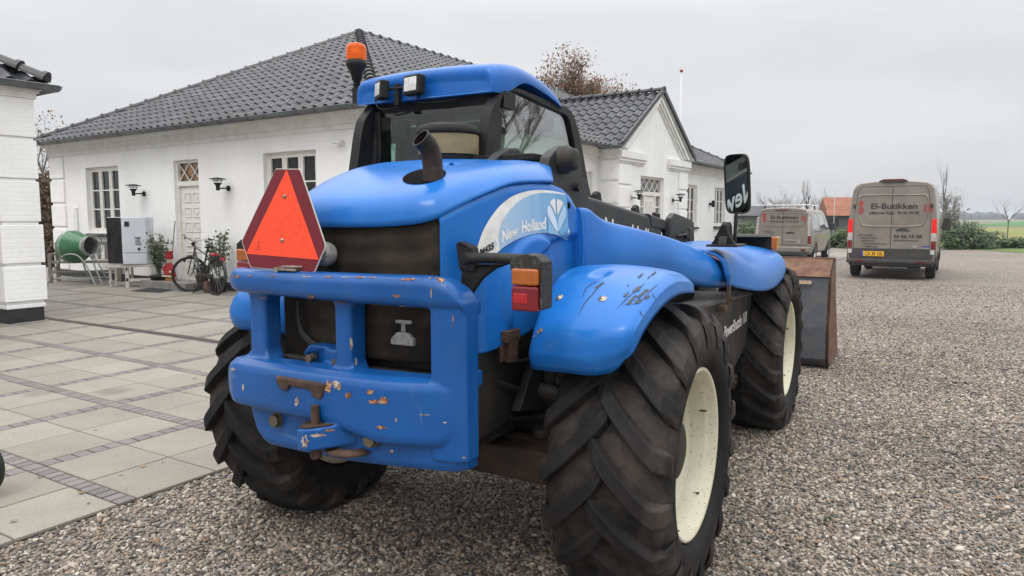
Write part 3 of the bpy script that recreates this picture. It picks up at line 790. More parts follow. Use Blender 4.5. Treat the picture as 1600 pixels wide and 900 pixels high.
for (x, y) in ((490, 521), (680, 526)):
    p, n = hit(fr, *cr(x, y))
    if p is None: continue
    mb = MB(); mb.lathe([(.017, .0), (.016, .002), (.009, .003), (.008, .007), (.0, .008)], tuple(p+n*.001), tuple(n), 18); mb.build('fender_screw', 'zinc', fr)
    ring = []
    for a in range(16):
        t = 2*PI*a/16; ring.append(cr(x-2+22*math.cos(t)+(16 if math.sin(t) < 0 else 0)*-math.sin(t), y+6+20*math.sin(t)*(2.2 if math.sin(t) < 0 else .35)))

# chips and rust on the casting
rr = random.Random(12)
edge_wear = [(rr.uniform(352, 690), 0, rr.uniform(2, 9), rr.uniform(.7, 1.8), rr.choice(['rustchip', 'rustchip', 'scuffrust', 'baremetal'])) for _ in range(26)]
edge_wear = [(x, (431+(x-350)*.012 if k % 2 else 463+(x-350)*.045+(2 if x > 560 else 0)), w, h, m_) for k, (x, _, w, h, m_) in enumerate(edge_wear)]
M['scuffrust'] = PM('rust_film', (.09, .055, .035), .8, col2=(.02, .07, .18), nscale=60, lo=.4, hi=.6)
for i, (px, py, w, h, mt) in enumerate(edge_wear+[(513, 605, 6, 12, 'rustchip'), (528, 601, 7, 8, 'baremetal'), (545, 617, 5, 5, 'rustchip'), (579, 612, 6, 5, 'rustchip'), (600, 626, 10, 6, 'rustchip'), (585, 628, 9, 3, 'rustchip'), (464, 628, 4, 7, 'baremetal'), (597, 668, 10, 3, 'rustchip'), (619, 656, 2, 4, 'baremetal'), (663, 648, 9, 1.4, 'baremetal'), (695, 660, 4, 1.2, 'baremetal'),
        (549, 537, 2.2, 14, 'baremetal'), (556, 566, 2.4, 9, 'baremetal'), (350, 432, 5, 4, 'rustchip'), (372, 432, 4, 3, 'rustchip'), (690, 438, 6, 4, 'rustchip'), (640, 437, 14, 2, 'rustchip'), (620, 462, 6, 2.4, 'rustchip'), (486, 464, 5, 6, 'rustchip'), (476, 468, 9, 2, 'rustchip'), (674, 458, 1.6, 8, 'baremetal'), (708, 500, 1.2, 12, 'rustchip'), (536, 472, 9, 1.5, 'rustchip'), (440, 469, 7, 1.2, 'rustchip'),
        (365, 577, 4, 2, 'baremetal'), (380, 605, 2, 6, 'baremetal'), (477, 690, 6, 12, 'baremetal'), (495, 680, 14, 3, 'baremetal'), (515, 672, 10, 2, 'rustchip'), (612, 705, 3, 3, 'baremetal'), (725, 715, 5, 1.2, 'baremetal')]):
    ks = [rr.uniform(.45, 1.2) for _ in range(16)]
    ring = [(px+w*ks[a]*math.cos(a*PI/8), py+h*ks[a]*math.sin(a*PI/8)) for a in range(16)]
    surf_poly(bump_o, ring, 'paint_chip', mt, bump_o, off=.0018)
# ---- blue cover in front of the flank (long panel under the boom)
tops = [((909, 326), .63), ((918, 325), .64), ((926, 328), .645), ((934, 337), .65), ((950, 347), .67), ((975, 352), .70), ((1000, 358), .74), ((1030, 366), .78), ((1060, 375), .82), ((1085, 386), .86), ((1110, 399), .90), ((1130, 410), .93), ((1145, 418), .95)]
bots = [((909, 440), .63), ((918, 440), .64), ((926, 440), .65), ((934, 440), .66), ((950, 440), .68), ((975, 440), .72), ((1000, 436), .75), ((1030, 432), .79), ((1060, 436), .84), ((1085, 443), .88), ((1110, 448), .92), ((1130, 448), .95), ((1145, 447), .97)]
mb = MB(); rows = []
for (tp, tx), (bp, bx) in zip(tops, bots):
    a = np.array(Q(*tp, 'x', tx)); c = np.array(Q(*bp, 'x', bx)); c[1] = a[1]*.8+c[1]*.2 if abs(a[1]-c[1]) > .4 else c[1]
    row = []
    inner = a+np.array([-.07, 0, .004])
    lip = a+np.array([-.018, 0, .004])
    row += [tuple(a+np.array([-.16, 0, -.03])), tuple(inner), tuple(lip)]
    for k in range(9):
        t = k/8; p = a*(1-t)+c*t; p[0] += .028*math.sin(PI*t)*(.5 if tp[0] < 940 else 1); row.append(tuple(p))
    row.append(tuple(c+np.array([-.05, 0, -.01])))
    rows.append(row)
mb.grid(rows)
# rear closing face of the cover
mb.add([(rows[0][i]) for i in range(len(rows[0]))]+[(.42, rows[0][0][1], 1.5), (.42, rows[0][0][1], 1.3)], [tuple(range(len(rows[0])))+(len(rows[0])+1, len(rows[0]))])
mid = mb.build('side_cover', 'hood', TEL, sub=1, solid=.01)

# ---- front fender
ff = [[(.62, 1.30, 1.405), (.80, 1.30, 1.395), (.93, 1.30, 1.372), (.97, 1.32, 1.32), (.985, 1.33, 1.25), (.99, 1.35, 1.175)],
      [(.62, 1.60, 1.415), (.80, 1.60, 1.405), (.97, 1.60, 1.375), (1.02, 1.62, 1.30), (1.035, 1.62, 1.22), (1.04, 1.62, 1.135)],
      [(.62, 1.85, 1.418), (.80, 1.85, 1.385), (.98, 1.85, 1.335), (1.06, 1.88, 1.235), (1.075, 1.88, 1.17), (1.08, 1.90, 1.095)],
      [(.62, 2.05, 1.418), (.80, 2.05, 1.38), (.98, 2.08, 1.325), (1.08, 2.12, 1.225), (1.10, 2.12, 1.17), (1.105, 2.14, 1.09)],
      [(.62, 2.30, 1.410), (.80, 2.30, 1.39), (1.0, 2.32, 1.355), (1.09, 2.34, 1.255), (1.115, 2.34, 1.19), (1.12, 2.36, 1.11)],
      [(.62, 2.55, 1.395), (.80, 2.55, 1.385), (1.0, 2.57, 1.36), (1.085, 2.57, 1.31), (1.115, 2.57, 1.24), (1.12, 2.58, 1.15)],
      [(.62, 2.75, 1.37), (.80, 2.75, 1.36), (1.0, 2.75, 1.335), (1.075, 2.73, 1.30), (1.105, 2.72, 1.25), (1.11, 2.71, 1.20)],
      [(.62, 2.86, 1.31), (.80, 2.86, 1.30), (1.0, 2.86, 1.28), (1.06, 2.82, 1.26), (1.085, 2.80, 1.22), (1.09, 2.78, 1.19)]]
def front_fender(s):
    mb = MB(); mb.grid([[(x*s, y, z) for x, y, z in r] for r in ff])
    o = mb.build('front_fender', 'fender', TEL, sub=2, solid=.012)
    return o
ffr = front_fender(1); ffl = front_fender(-1)
# fender latch, rusty
mb = MB(); mb.bb((.99, 1.33, 1.05), (1.008, 1.37, 1.19)); mb.bb((.95, 1.27, 1.03), (1.0, 1.41, 1.065)); mb.cyl((1.0, 1.35, 1.10), (1.02, 1.35, 1.10), .012, n=10)
mb.build('latch', 'rustdark', TEL, bevel=.003)
mb = MB(); mb.bb((.992, 1.33, 1.18), (1.010, 1.37, 1.24)); mb.build('latch_tab', PM('blue_tab', (.01, .09, .30), .4), TEL)

# ---- right side box
mb = MB()
A_, B_, C_, D_ = (.95, .60, 1.105), (.95, 2.29, 1.045), (.95, 2.19, .69), (.95, 1.70, .60)
mb.prism([(.95, .60, 1.10), (.95, 2.29, 1.045), (.95, 2.19, .70), (.95, 1.80, .60), (.95, .60, .60)], (-.42, 0, 0))
box = mb.build('side_box', 'steel', TEL, bevel=.012)
mb = MB(); mb.prism([(.955, .58, 1.118), (.955, 2.29, 1.053), (.955, 2.29, 1.035), (.955, .58, 1.10)], (-.12, 0, .006)); mb.build('box_rim', PM('scuffed_edge', (.09, .088, .08), .5, .3, col2=(.05, .05, .05), nscale=12), box)
mb = MB(); mb.prism([(.70, .30, 1.05), (.70, 1.70, 1.02), (.70, 1.70, 1.30), (.70, .30, 1.34)], (-.2, 0, 0)); mb.build('inner_panel', PM('grey_dusty_panel', (.06, .058, .052), .7, col2=(.035, .03, .026), nscale=6, bscale=60), TEL)
mb = MB(); mb.box((.702, 1.09, 1.16), (.003, .04, .07)); mb.build('small_label', 'whitevinyl', TEL)
V, F = text_mesh('PowerShuttle 110', 1, .02, 'LEFT'); w = max(v[0] for v in V)
a, c = Q(1131, 529, 'x', .953), Q(1166, 502, 'x', .953)
mb = MB(); Ln = c[1]-a[1]
mb.add([(.9545, a[1]+v[0]/w*Ln, a[2]+(c[2]-a[2])*v[0]/w+v[1]*.105) for v in V], F); mb.build('lettering', 'whitevinyl', box, recalc=False)
mb = MB(); mb.cyl((.95, .93, .985), (.965, .93, .985), .03, n=20); mb.build('box_hole', 'darkhole', box)

# ---- chassis and axles
mb = MB()
mb.bb((-.44, -.74, .64), (.44, 3.3, .98)); mb.bb((-.30, 3.3, .55), (.30, 3.6, 1.0))
mb.prism([(.50, -.62, .70), (.50, .5, .82), (.50, .5, 1.16), (.50, -.62, 1.06)], (-.08, 0, 0))
mb.build('chassis_frame', 'steel', TEL, bevel=.01)
for yy in (0, WB):
    mb = MB()
    mb.bb((-.58, yy-.10, .46), (.58, yy+.10, .68)); mb.cyl((-.78, yy, .60), (.78, yy, .60), .10, n=20)
    mb.lathe([(.0, -.16), (.12, -.14), (.19, -.04), (.19, .04), (.12, .14), (.0, .16)], (0, yy, .56), (0, 1, 0), 20)
    for s in (-1, 1):
        mb.bb((s*.60, yy-.09, .44), (s*.72, yy+.09, .76))
    mb.cyl((-.66, yy-.20, .60), (.66, yy-.20, .60), .022, n=10); mb.cyl((-.30, yy-.20, .60), (.30, yy-.20, .60), .045, n=12)
    mb.build('axle', PM('oily_axle_steel', (.02, .018, .016), .55, .1, col2=(.05, .03, .02), nscale=7, bscale=25, spec=.3), TEL, bevel=.01)
mb = MB()
mb.prism([(.52, -.40, .78), (.52, -.22, 1.02), (.52, -.17, .80), (.52, -.19, .74)], (.04, 0, 0)); mb.prism([(.44, -.16, .98), (.60, -.16, .92), (.60, -.16, .78), (.44, -.16, .84)], (0, .03, 0))
mb.cyl((.50, -.20, .83), (.74, -.20, .80), .036, n=14); mb.cyl((.66, -.20, .81), (.86, -.18, .79), .022, n=10)
mb.cyl((.56, -.18, .62), (.56, -.18, .655), .05, n=20)
mb.build('steering_linkage', 'steel', TEL, bevel=.004)
mb = MB(); mb.bb((-.30, -.34, .46), (.68, -.08, .60)); mb.build('axle_cradle', PM('rusty_beam', (.018, .014, .012), .7, .2, col2=(.045, .022, .013), nscale=6, bscale=30), TEL, bevel=.012)
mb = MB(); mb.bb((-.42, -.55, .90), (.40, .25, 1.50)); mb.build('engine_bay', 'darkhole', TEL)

# hoses and cables under the flank
for i_, (pp, r_) in enumerate((([(.42, -.60, 1.02), (.50, -.45, .90), (.53, -.25, .84), (.50, .0, .90)], .014), ([(.40, -.62, .92), (.46, -.5, .80), (.52, -.3, .72), (.60, -.1, .70)], .011), ([(.44, -.55, 1.05), (.52, -.38, .98), (.56, -.2, 1.0), (.55, .1, 1.1)], .009))):
    mb = MB(); mb.tube([tuple(p) for p in smooth_curve(pp, 6)], r_, 8); mb.build('hose', 'rubberseal', TEL)
# ---- cab
CX0, CX1 = -.775, .10
def cabline(pts, r, nm, mat='black', par=None): pass
cab = MB()
# side frames (posts) as swept bars, outline in the (y,z) plane
RB, RT, FT, FB = (.195, 1.40), (.285, 2.19), (1.06, 2.165), (1.36, 1.68)
def glz(px): return smooth_curve([Q(x, y, 'x', .10)[1:] for x, y in px], 4)
outl_i = glz([(772, 262), (774.5, 236), (779, 190), (782.6, 158), (788, 147.5), (797, 142), (809, 144), (833, 155), (858, 167), (877, 175.5), (886, 181), (891, 192), (898, 225), (907, 265), (915.6, 300), (922, 335)])
outl_o = glz([(757, 262), (760, 236), (764, 200), (769, 172), (776, 158), (788, 142), (809, 138), (835, 148), (860, 158), (882, 167), (893, 175), (901, 194), (908, 222), (918, 280), (923, 303), (929, 335)])
def frame_side(x, d):
    rows = [[(x, a[0], a[1]), (x, b2[0], b2[1]), (x-d, b2[0], b2[1]), (x-d, a[0], a[1])] for a, b2 in zip(outl_o, outl_i)]
    cab.grid(rows, cr=True, sm=False)
frame_side(CX1, .06); frame_side(CX0, -.06)
# rear posts and header
cab.prism([(CX1-.06, .17, 1.3), (CX1-.004, .12, 1.3), (CX1-.004, .20, 2.10), (CX1-.09, .24, 2.16)], (0, .06, 0))
cab.prism([(CX0+.06, .19, 1.3), (CX0, .16, 1.3), (CX0, .25, 2.16), (CX0+.07, .25, 2.16)], (0, .06, 0))
cab.prism([(CX0, .27, 2.13), (CX1, .27, 2.13), (CX1, .27, 2.21), (CX0, .27, 2.21)], (0, .12, 0))
cab.bb((CX0, .16, 1.2), (CX1, 1.40, 1.50)); cab.bb((CX0, .17, 1.5), (CX1, .22, 1.56))
cab.bb((CX0, 1.34, 1.5), (CX1, 1.40, 1.62)); cab.bb((CX0+.03, .30, 2.19), (CX1-.03, .90, 2.215))
cabo = cab.build('cab_frame', 'black', TEL, bevel=.008)
# glazing
g = MB(); y = [p[0] for p in outl_i]
g.add([(CX1-.02, a[0], a[1]) for a in outl_i], [tuple(range(len(outl_i)))])
g.build('side_window', 'cabglass', TEL, recalc=False)
g = MB(); g.add([(CX0+.02, a[0], a[1]) for a in outl_i], [tuple(range(len(outl_i)))]); g.build('side_window', 'cabglass', TEL, recalc=False)
g = MB(); g.add([(CX0+.05, .205, 1.55), (CX1-.05, .205, 1.55), (CX1-.08, .27, 2.15), (CX0+.07, .27, 2.15)], [(0, 1, 2, 3)]); rw = g.build('rear_window', 'cabglass', TEL, recalc=False)
g = MB(); g.grid([[(CX0+.04+(CX1-CX0-.08)*i/8, yy_, zz_) for i in range(9)] for yy_, zz_ in ((1.37, 1.6), (1.30, 1.75), (1.16, 1.95), (1.08, 2.09), (1.0, 2.15))]); g.build('windscreen', 'cabglass', TEL, recalc=False)
# roof cap: rounded blue moulding
def roofpt(u, v):
    pass
mb = MB()
rows = []
# stations along y, each: (y, xl, xr, z_edge, z_top, corner radius)
RS = [(.205, -.775, .045, 2.205, 2.27, .03), (.195, -.800, .068, 2.198, 2.312, .05), (.21, -.805, .078, 2.198, 2.342, .06), (.26, -.805, .092, 2.20, 2.362, .07), (.33, -.805, .108, 2.222, 2.374, .075), (.46, -.80, .118, 2.278, 2.380, .07), (.65, -.80, .12, 2.262, 2.360, .07), (.80, -.79, .12, 2.236, 2.320, .06), (.90, -.77, .115, 2.215, 2.275, .05), (.94, -.74, .09, 2.205, 2.235, .03)]
RS = [tuple(p) for p in smooth_curve(RS, 3)]
for (yy_, xl, xr, ze, zt, rr_) in RS:
    rr_ = min(rr_, (zt-ze)*.8); row = [(xl, yy_, ze)]
    for k in range(6): a = PI-PI/2*k/5; row.append((xl+rr_+rr_*math.cos(a), yy_, zt-.012-rr_+rr_*math.sin(a)))
    for k in range(1, 8): t = k/8; row.append((xl+rr_+(xr-xl-2*rr_)*t, yy_, zt-.012+.014*(1-(2*t-1)**2)))
    for k in range(6): a = PI/2-PI/2*k/5; row.append((xr-rr_+rr_*math.cos(a), yy_, zt-.012-rr_+rr_*math.sin(a)))
    row.append((xr, yy_, ze)); rows.append(row)
assert len(rows[0]) == 21
mb.grid(rows)
mb.add(rows[0], [tuple(range(21))]); mb.add(rows[-1], [tuple(range(21))])
# underside
mb.grid([[(r[0][0], r[0][1], r[0][2]-.0), (r[-1][0], r[-1][1], r[-1][2])] for r in rows], sm=False)
roof = mb.build('cab_roof', 'roofblue', TEL, weld=True, bevel=.01, seg=3, angle=50)
# roof underside console (dark)
mb = MB(); mb.bb((-.75, .30, 2.12), (.06, .55, 2.19)); mb.bb((-.73, .85, 2.08), (.05, .95, 2.16)); mb.build('roof_lining', 'black', TEL, bevel=.01)
# work lamps
def work_lamp(px, py, w, h, yaw, y):
    c = Vector(Q(px, py, 'y', y))
    e = MB()
    e.box((0, 0, 0), (w, .05, h)); lp = e.build('work_lamp', 'black', TEL, bevel=.008); lp.location = c; lp.rotation_euler = (R_(-4), 0, yaw)
    e = MB(); e.box((0, -.0275, 0), (w-.030, .006, h-.030)); l = e.build('lamp_lens', 'lampglass', lp, bevel=.004)
    return c
c1 = work_lamp(597, 141, .098, .098, R_(-32), .155)
c2 = work_lamp(647, 133, .125, .102, R_(-12), .15)
mb = MB()
cm = Vector(Q(623, 142, 'y', .19))
mb.bb((cm.x-.018, .17, 2.17), (cm.x+.012, .20, cm.z+.035)); mb.cyl((cm.x-.08, .175, cm.z+.01), (cm.x+.09, .175, cm.z+.012), .009, n=8)
mb.build('lamp_bracket', 'black', TEL, bevel=.003)
mb = MB()
for pts_ in ([(c2.x+.01, .19, c2.z-.04), (c2.x-.03, .21, c2.z-.075), (c2.x+.09, .21, c2.z-.085), (c2.x+.22, .22, c2.z-.08)], [(c1.x-.09, .20, 2.22), (c1.x-.06, .20, 2.17), (c1.x, .21, 2.165), (c1.x+.1, .22, 2.18)]):
    mb.tube([tuple(p) for p in smooth_curve(pts_, 5)], .004, 6)
mb.build('lamp_cable', 'rubberseal', TEL)
# beacon
bx = Q(557, 100, 'y', .34); X, Y = bx[0], .34
z1 = Q(557, 153, 'y', .34)[2]; z2 = Q(557, 128, 'y', .34)[2]; z3 = Q(557, 95, 'y', .34)[2]; z4 = Q(557, 68, 'y', .34)[2]
mb = MB(); mb.lathe([(.018, z1), (.020, z2), (.028, z2+.01), (.036, z2+.05), (.060, z3-.03), (.061, z3), (.0, z3)], (X, Y, 0), n=24)
mb.cyl((X, Y, z1-.03), (X, Y, z2+.01), .018, n=12); mb.bb((X-.01, Y-.03, z1-.035), (X+.14, Y+.03, z1+.055)); bs = mb.build('beacon_stem', 'black', TEL)
mb = MB(); mb.lathe([(.058, z3), (.058, z4-.03), (.052, z4-.010), (.038, z4-.002), (.0, z4)], (X, Y, 0), n=28)
m, nt, b = nodes_of('amber_dome'); b.inputs['Base Color'].default_value = (.9, .16, .02, 1); b.inputs['Roughness'].default_value = .12; b.inputs['Transmission Weight'].default_value = .55; b.inputs['IOR'].default_value = 1.2
bump(nt, b, noise(nt, 60, 2, stretch=(.4, .4, 2)), .4, .004); M['dome'] = m
bd = mb.build('beacon_dome', 'dome', bs)
mb = MB(); mb.lathe([(.03, z3+.01), (.032, z3+.04), (.022, z3+.065), (.0, z3+.07)], (X, Y, 0), n=16); mb.build('beacon_reflector', 'lampglass', bs)

# interior
mb = MB()
mb.box((-.40, .62, 1.58), (.48, .46, .14)); mb.box((-.40, .40, 1.83), (.44, .12, .50), rx=R_(8)); mb.box((-.40, .375, 2.08), (.24, .08, .16), rx=R_(6))
mb.build('driver_seat', PM('seat_fabric', (.02, .02, .022), .85), TEL, bevel=.04, seg=3)
mb = MB()
mb.tube([(-.40+.19*math.cos(2*PI*k/24), 1.05+.10*math.sin(2*PI*k/24), 1.80+.15*math.sin(2*PI*k/24)) for k in range(24)], .014, 8, closed=True)
mb.cyl((-.40, 1.05, 1.80), (-.40, 1.20, 1.45), .03); mb.cyl((-.59, 1.05, 1.80), (-.21, 1.05, 1.80), .012)
mb.build('steering_wheel', 'black', TEL)
mb = MB(); mb.bb((-.62, 1.14, 1.5), (-.18, 1.34, 1.72)); mb.bb((-.12, .45, 1.5), (.03, 1.1, 1.66)); mb.cyl((-.05, .85, 1.66), (-.05, .83, 1.86), .012); mb.ball((-.05, .83, 1.88), .028)
mb.bb((-.745, .24, 1.5), (-.68, .34, 2.16)); mb.cyl((-.62, .30, 1.56), (-.60, .31, 2.02), .02); mb.box((-.60, .30, 2.05), (.14, .06, .12)); mb.box((-.68, .28, 2.09), (.10, .05, .08))
mb.build('cab_console', 'black', TEL, bevel=.01)
mb = MB()
for yy_ in (.62, .82, 1.0): mb.bb((CX0+.05, yy_, 2.17), (CX1-.04, yy_+.035, 2.20))
mb.build('roof_grille_bar', 'zinc', TEL)

# ---- boom and pivot
mb = MB()
def bz(y): return 1.728-.102*y
mb.prism([(.50, .10, bz(.10)), (.50, 1.62, bz(1.62)), (.50, 1.62, bz(1.62)-.24), (.50, .10, bz(.10)-.30)], (-.25, 0, 0))
boom = mb.build('boom', 'boom', TEL, bevel=.022, seg=4)
mb = MB(); mb.prism([(.505, 1.36, bz(1.36)+.012), (.505, 1.80, bz(1.80)+.004), (.505, 1.80, bz(1.80)-.06), (.505, 1.40, bz(1.4)-.075)], (-.26, 0, 0)); mb.build('boom_sleeve', 'boom', boom, bevel=.014, seg=3)
mb = MB()
mb.prism([(.485, 1.55, 1.53), (.485, 2.3, 1.44), (.485, 3.9, .62), (.485, 3.75, .45), (.485, 2.2, 1.22), (.485, 1.55, 1.33)], (-.21, 0, 0))
mb.build('boom_extension', 'boom', boom, bevel=.02, seg=3)
mb = MB()
mb.prism([(.53, 1.72, 1.572), (.53, 1.80, 1.606), (.53, 2.16, 1.566), (.53, 2.27, 1.545), (.53, 2.31, 1.33), (.53, 1.68, 1.38)], (-.04, 0, 0))
mb.prism([(.24, 1.72, 1.565), (.24, 1.80, 1.598), (.24, 2.16, 1.56), (.24, 2.27, 1.54), (.24, 2.31, 1.33), (.24, 1.68, 1.38)], (.04, 0, 0))
mb.cyl((.50, 2.05, 1.46), (.55, 2.05, 1.46), .03, n=14); mb.bb((.53, 2.12, 1.36), (.545, 2.17, 1.50)); mb.cyl((.53, 1.86, 1.45), (.56, 1.98, 1.46), .010)
for yy_ in (1.52, 1.60): mb.cyl((.48, yy_, bz(yy_)-.01), (.48, yy_, bz(yy_)+.035), .014, n=10)
mb.build('boom_head', 'boom', boom, bevel=.006)
for yy_ in (.66, 1.27):
    mb = MB(); mb.prism([(.46, yy_-.05, bz(yy_)), (.46, yy_-.045, bz(yy_)+.035), (.46, yy_-.01, bz(yy_)+.055), (.46, yy_+.03, bz(yy_)+.045), (.46, yy_+.05, bz(yy_)-.01)], (-.03, 0, 0)); mb.build('hose_clip', 'black', boom, bevel=.006)
V, F = text_mesh('New Holland', 1, .02, 'LEFT'); w = max(v[0] for v in V)
a = Q(944, 352, 'x', .502); c = Q(1026, 368, 'x', .502)
mb = MB(); Ln = 1.62-a[1]
mb.add([(.5025, a[1]+v[0]/w*Ln, bz(a[1])-.218+(bz(1.62)-bz(a[1]))*v[0]/w+v[1]*.190) for v in V], F); mb.build('lettering', 'whitevinyl', boom, recalc=False)
# pivot plates
piv = [(840, 262), (843, 246), (853, 235), (866, 228), (876, 228), (884, 233), (891, 243), (895, 262), (897, 276), (905, 285), (907, 300), (903, 330), (872, 330), (848, 300)]
mb = MB()
mb.prism([Q(*p, 'x', .47) for p in piv], (.05, 0, 0)); P2 = [Q(*p, 'x', .47) for p in piv]
mb.prism([(.20, p[1]-.02, p[2]) for p in P2], (.05, 0, 0))
pv = mb.build('pivot_tower', 'boom', TEL, bevel=.008)
c = Q(882, 250, 'x', .53)
mb = MB(); mb.lathe([(.064, .0), (.064, .035), (.052, .045), (.050, .075), (.035, .082), (.0, .082)], (.515, c[1]-.01, c[2]), (1, 0, 0), 28)
mb.cyl((.515, Q(902, 292, 'x', .53)[1], Q(902, 292, 'x', .53)[2]), (.545, Q(902, 292, 'x', .53)[1], Q(902, 292, 'x', .53)[2]), .022, n=16)
mb.build('pivot_pin', 'steel', pv)
mb = MB(); pc = Q(826, 237, 'x', .30)
mb.lathe([(.06, .0), (.055, .025), (.03, .04), (0, .043)], (.20, pc[1], pc[2]-.02), (0, 0, 1), 20); mb.bb((.08, -.02, 1.835), (.42, .18, 1.865))
mb.build('tank_cap', 'black', TEL, bevel=.005)

# ---- front right lamp and mirror
fa, fb, fc = Q(1160, 362, 'x', .98), Q(1208, 366, 'x', 1.06), Q(1208, 390, 'x', 1.06)
mb = MB(); mb.bb((.60, 2.60, 1.34), (1.02, 2.76, 1.438)); mb.lathe([(.0, .02), (.17, .015), (.2, .0)], (.82, 2.68, 1.436), n=24)
for zz_ in (1.37, 1.395, 1.415): mb.bb((.64, 2.59, zz_), (.98, 2.60, zz_+.010))
hl = mb.build('front_lamp', 'black', TEL, bevel=.012)
mb = MB(); mb.bb((1.015, 2.59, 1.345), (1.055, 2.76, 1.435)); mb.build('side_marker', 'amber', hl, bevel=.006)
mb = MB()
mb.prism([(.98, 1.33, 1.418), (.98, 1.52, 1.418), (.98, 1.50, 1.45), (.98, 1.47, 1.53), (.98, 1.43, 1.55), (.98, 1.40, 1.53)], (-.05, 0, 0))
mb.prism([(.88, 1.36, 1.415), (1.03, 1.36, 1.415), (1.01, 1.36, 1.44), (.975, 1.36, 1.50), (.965, 1.36, 1.535), (.94, 1.36, 1.53), (.90, 1.36, 1.44)], (0, .03, 0))
mb.bb((.87, 1.30, 1.405), (1.05, 1.55, 1.418))
mb.cyl((1.0, 1.46, 1.41), (1.0, 1.47, 1.585), .011, n=10); mb.cyl((1.0, 1.47, 1.56), (1.0, 1.475, 1.60), .010, n=10)
ms = mb.build('mirror_bracket', 'black', TEL, bevel=.004)
# mirror head: rounded box facing back to the driver
mc = Vector(Q(1150.5, 288, 'x', 1.0))
def mirror_rows(w, h, y):
    out = []
    for k in range(40):
        a = 2*PI*k/40; cx_, cz_ = math.cos(a), math.sin(a)
        out.append((w/2*math.copysign(abs(cx_)**.42, cx_), y, h/2*math.copysign(abs(cz_)**.32, cz_)))
    return out
me_ = empty('mirror_head', tuple(mc), 0); me_.parent = TEL
MW, MH = .150, .352
# solve the yaw so that the driver side boom lettering is what the glass shows
camL = Vector((float((CAM-TO)@TR), float((CAM-TO)@TF), CAMH))
tgt = Vector((.502, .82, 1.585))
n_ = ((camL-mc).normalized()+(tgt-mc).normalized()).normalized()
yaw = math.atan2(n_.x, -n_.y)
MIRN = n_
bpy.data.objects.remove(me_)
mb = MB(); r0 = mirror_rows(MW, MH, 0); r1 = mirror_rows(MW, MH, .03); r2 = mirror_rows(MW*.8, MH*.88, .06); rl0 = mirror_rows(MW-.014, MH-.014, 0); rl1 = mirror_rows(MW-.016, MH-.016, .006)
mb.grid([rl1, rl0, r0, r1, r2], cr=True); mb.add(r2, [tuple(range(40))])
mh = mb.build('mirror_head', 'black', TEL)
mh.location = mc
# the reflecting face (-y) turns to n_
mh.rotation_mode = 'QUATERNION'
zax = Vector((0, 0, 1)); yax = -n_; xax = yax.cross(zax).normalized(); zax2 = xax.cross(yax).normalized()
mh.rotation_quaternion = Matrix((xax, yax, zax2)).transposed().to_quaternion()
mb = MB(); mb.add(rl1, [tuple(range(40))]); mb.build('mirror_glass', 'mirror', mh, recalc=False)

# ---- bucket
bk = MB()
prof = [(5.37, 1.14), (5.02, .97), (4.99, .45), (5.02, .12), (5.12, .03), (5.6, -.0+.012), (6.05, .012)]
t = .025
def off(p): return p
back = [(y, z) for y, z in prof]
rows = [[(-1.2, y, z) for y, z in back], [(1.2, y, z) for y, z in back]]
bk.grid(rows, 1, False)
sp_ = back+[(6.05, .03), (5.95, .16), (5.55, .75), (5.40, 1.12)]
for x in (-1.2, 1.17): bk.prism([(x, y, z) for y, z in sp_], (.03, 0, 0), 0)
bk.bb((-1.2, 5.34, 1.13), (1.2, 5.40, 1.155), 0)
for x in (-.35, .35): bk.prism([(x, 4.99, .2), (x, 4.99, .85), (x, 4.75, .75), (x, 4.75, .3)], (.04, 0, 0), 1)
bucket = bk.build('bucket', ['rust', 'bucketgrey'], TEL, solid=.012, recalc=True)
# rusted upper apron and lip strips
mb = MB(); mb.prism([(-1.19, 5.365, 1.146), (-1.19, 5.012, .974), (-1.19, 5.0, .976), (-1.19, 5.355, 1.152)], (2.37, 0, 0)); mb.build('bucket_apron', 'rust', bucket)
mb = MB(); mb.box((.95, 4.978, .915), (.13, .004, .035)); mb.build('sticker', PM('faded_sticker', (.5, .45, .35), .5, col2=(.5, .18, .06), nscale=30), bucket)
mb = MB(); mb.bb((-.5, 3.6, .35), (.6, 3.7, .85)); mb.prism([(.30, 3.6, .35), (.30, 4.78, .30), (.30, 4.78, .75), (.30, 3.6, .9)], (.05, 0, 0)); mb.prism([(-.35, 3.6, .35), (-.35, 4.78, .30), (-.35, 4.78, .75), (-.35, 3.6, .9)], (.05, 0, 0)); mb.build('carriage', 'steel', TEL, bevel=.01)
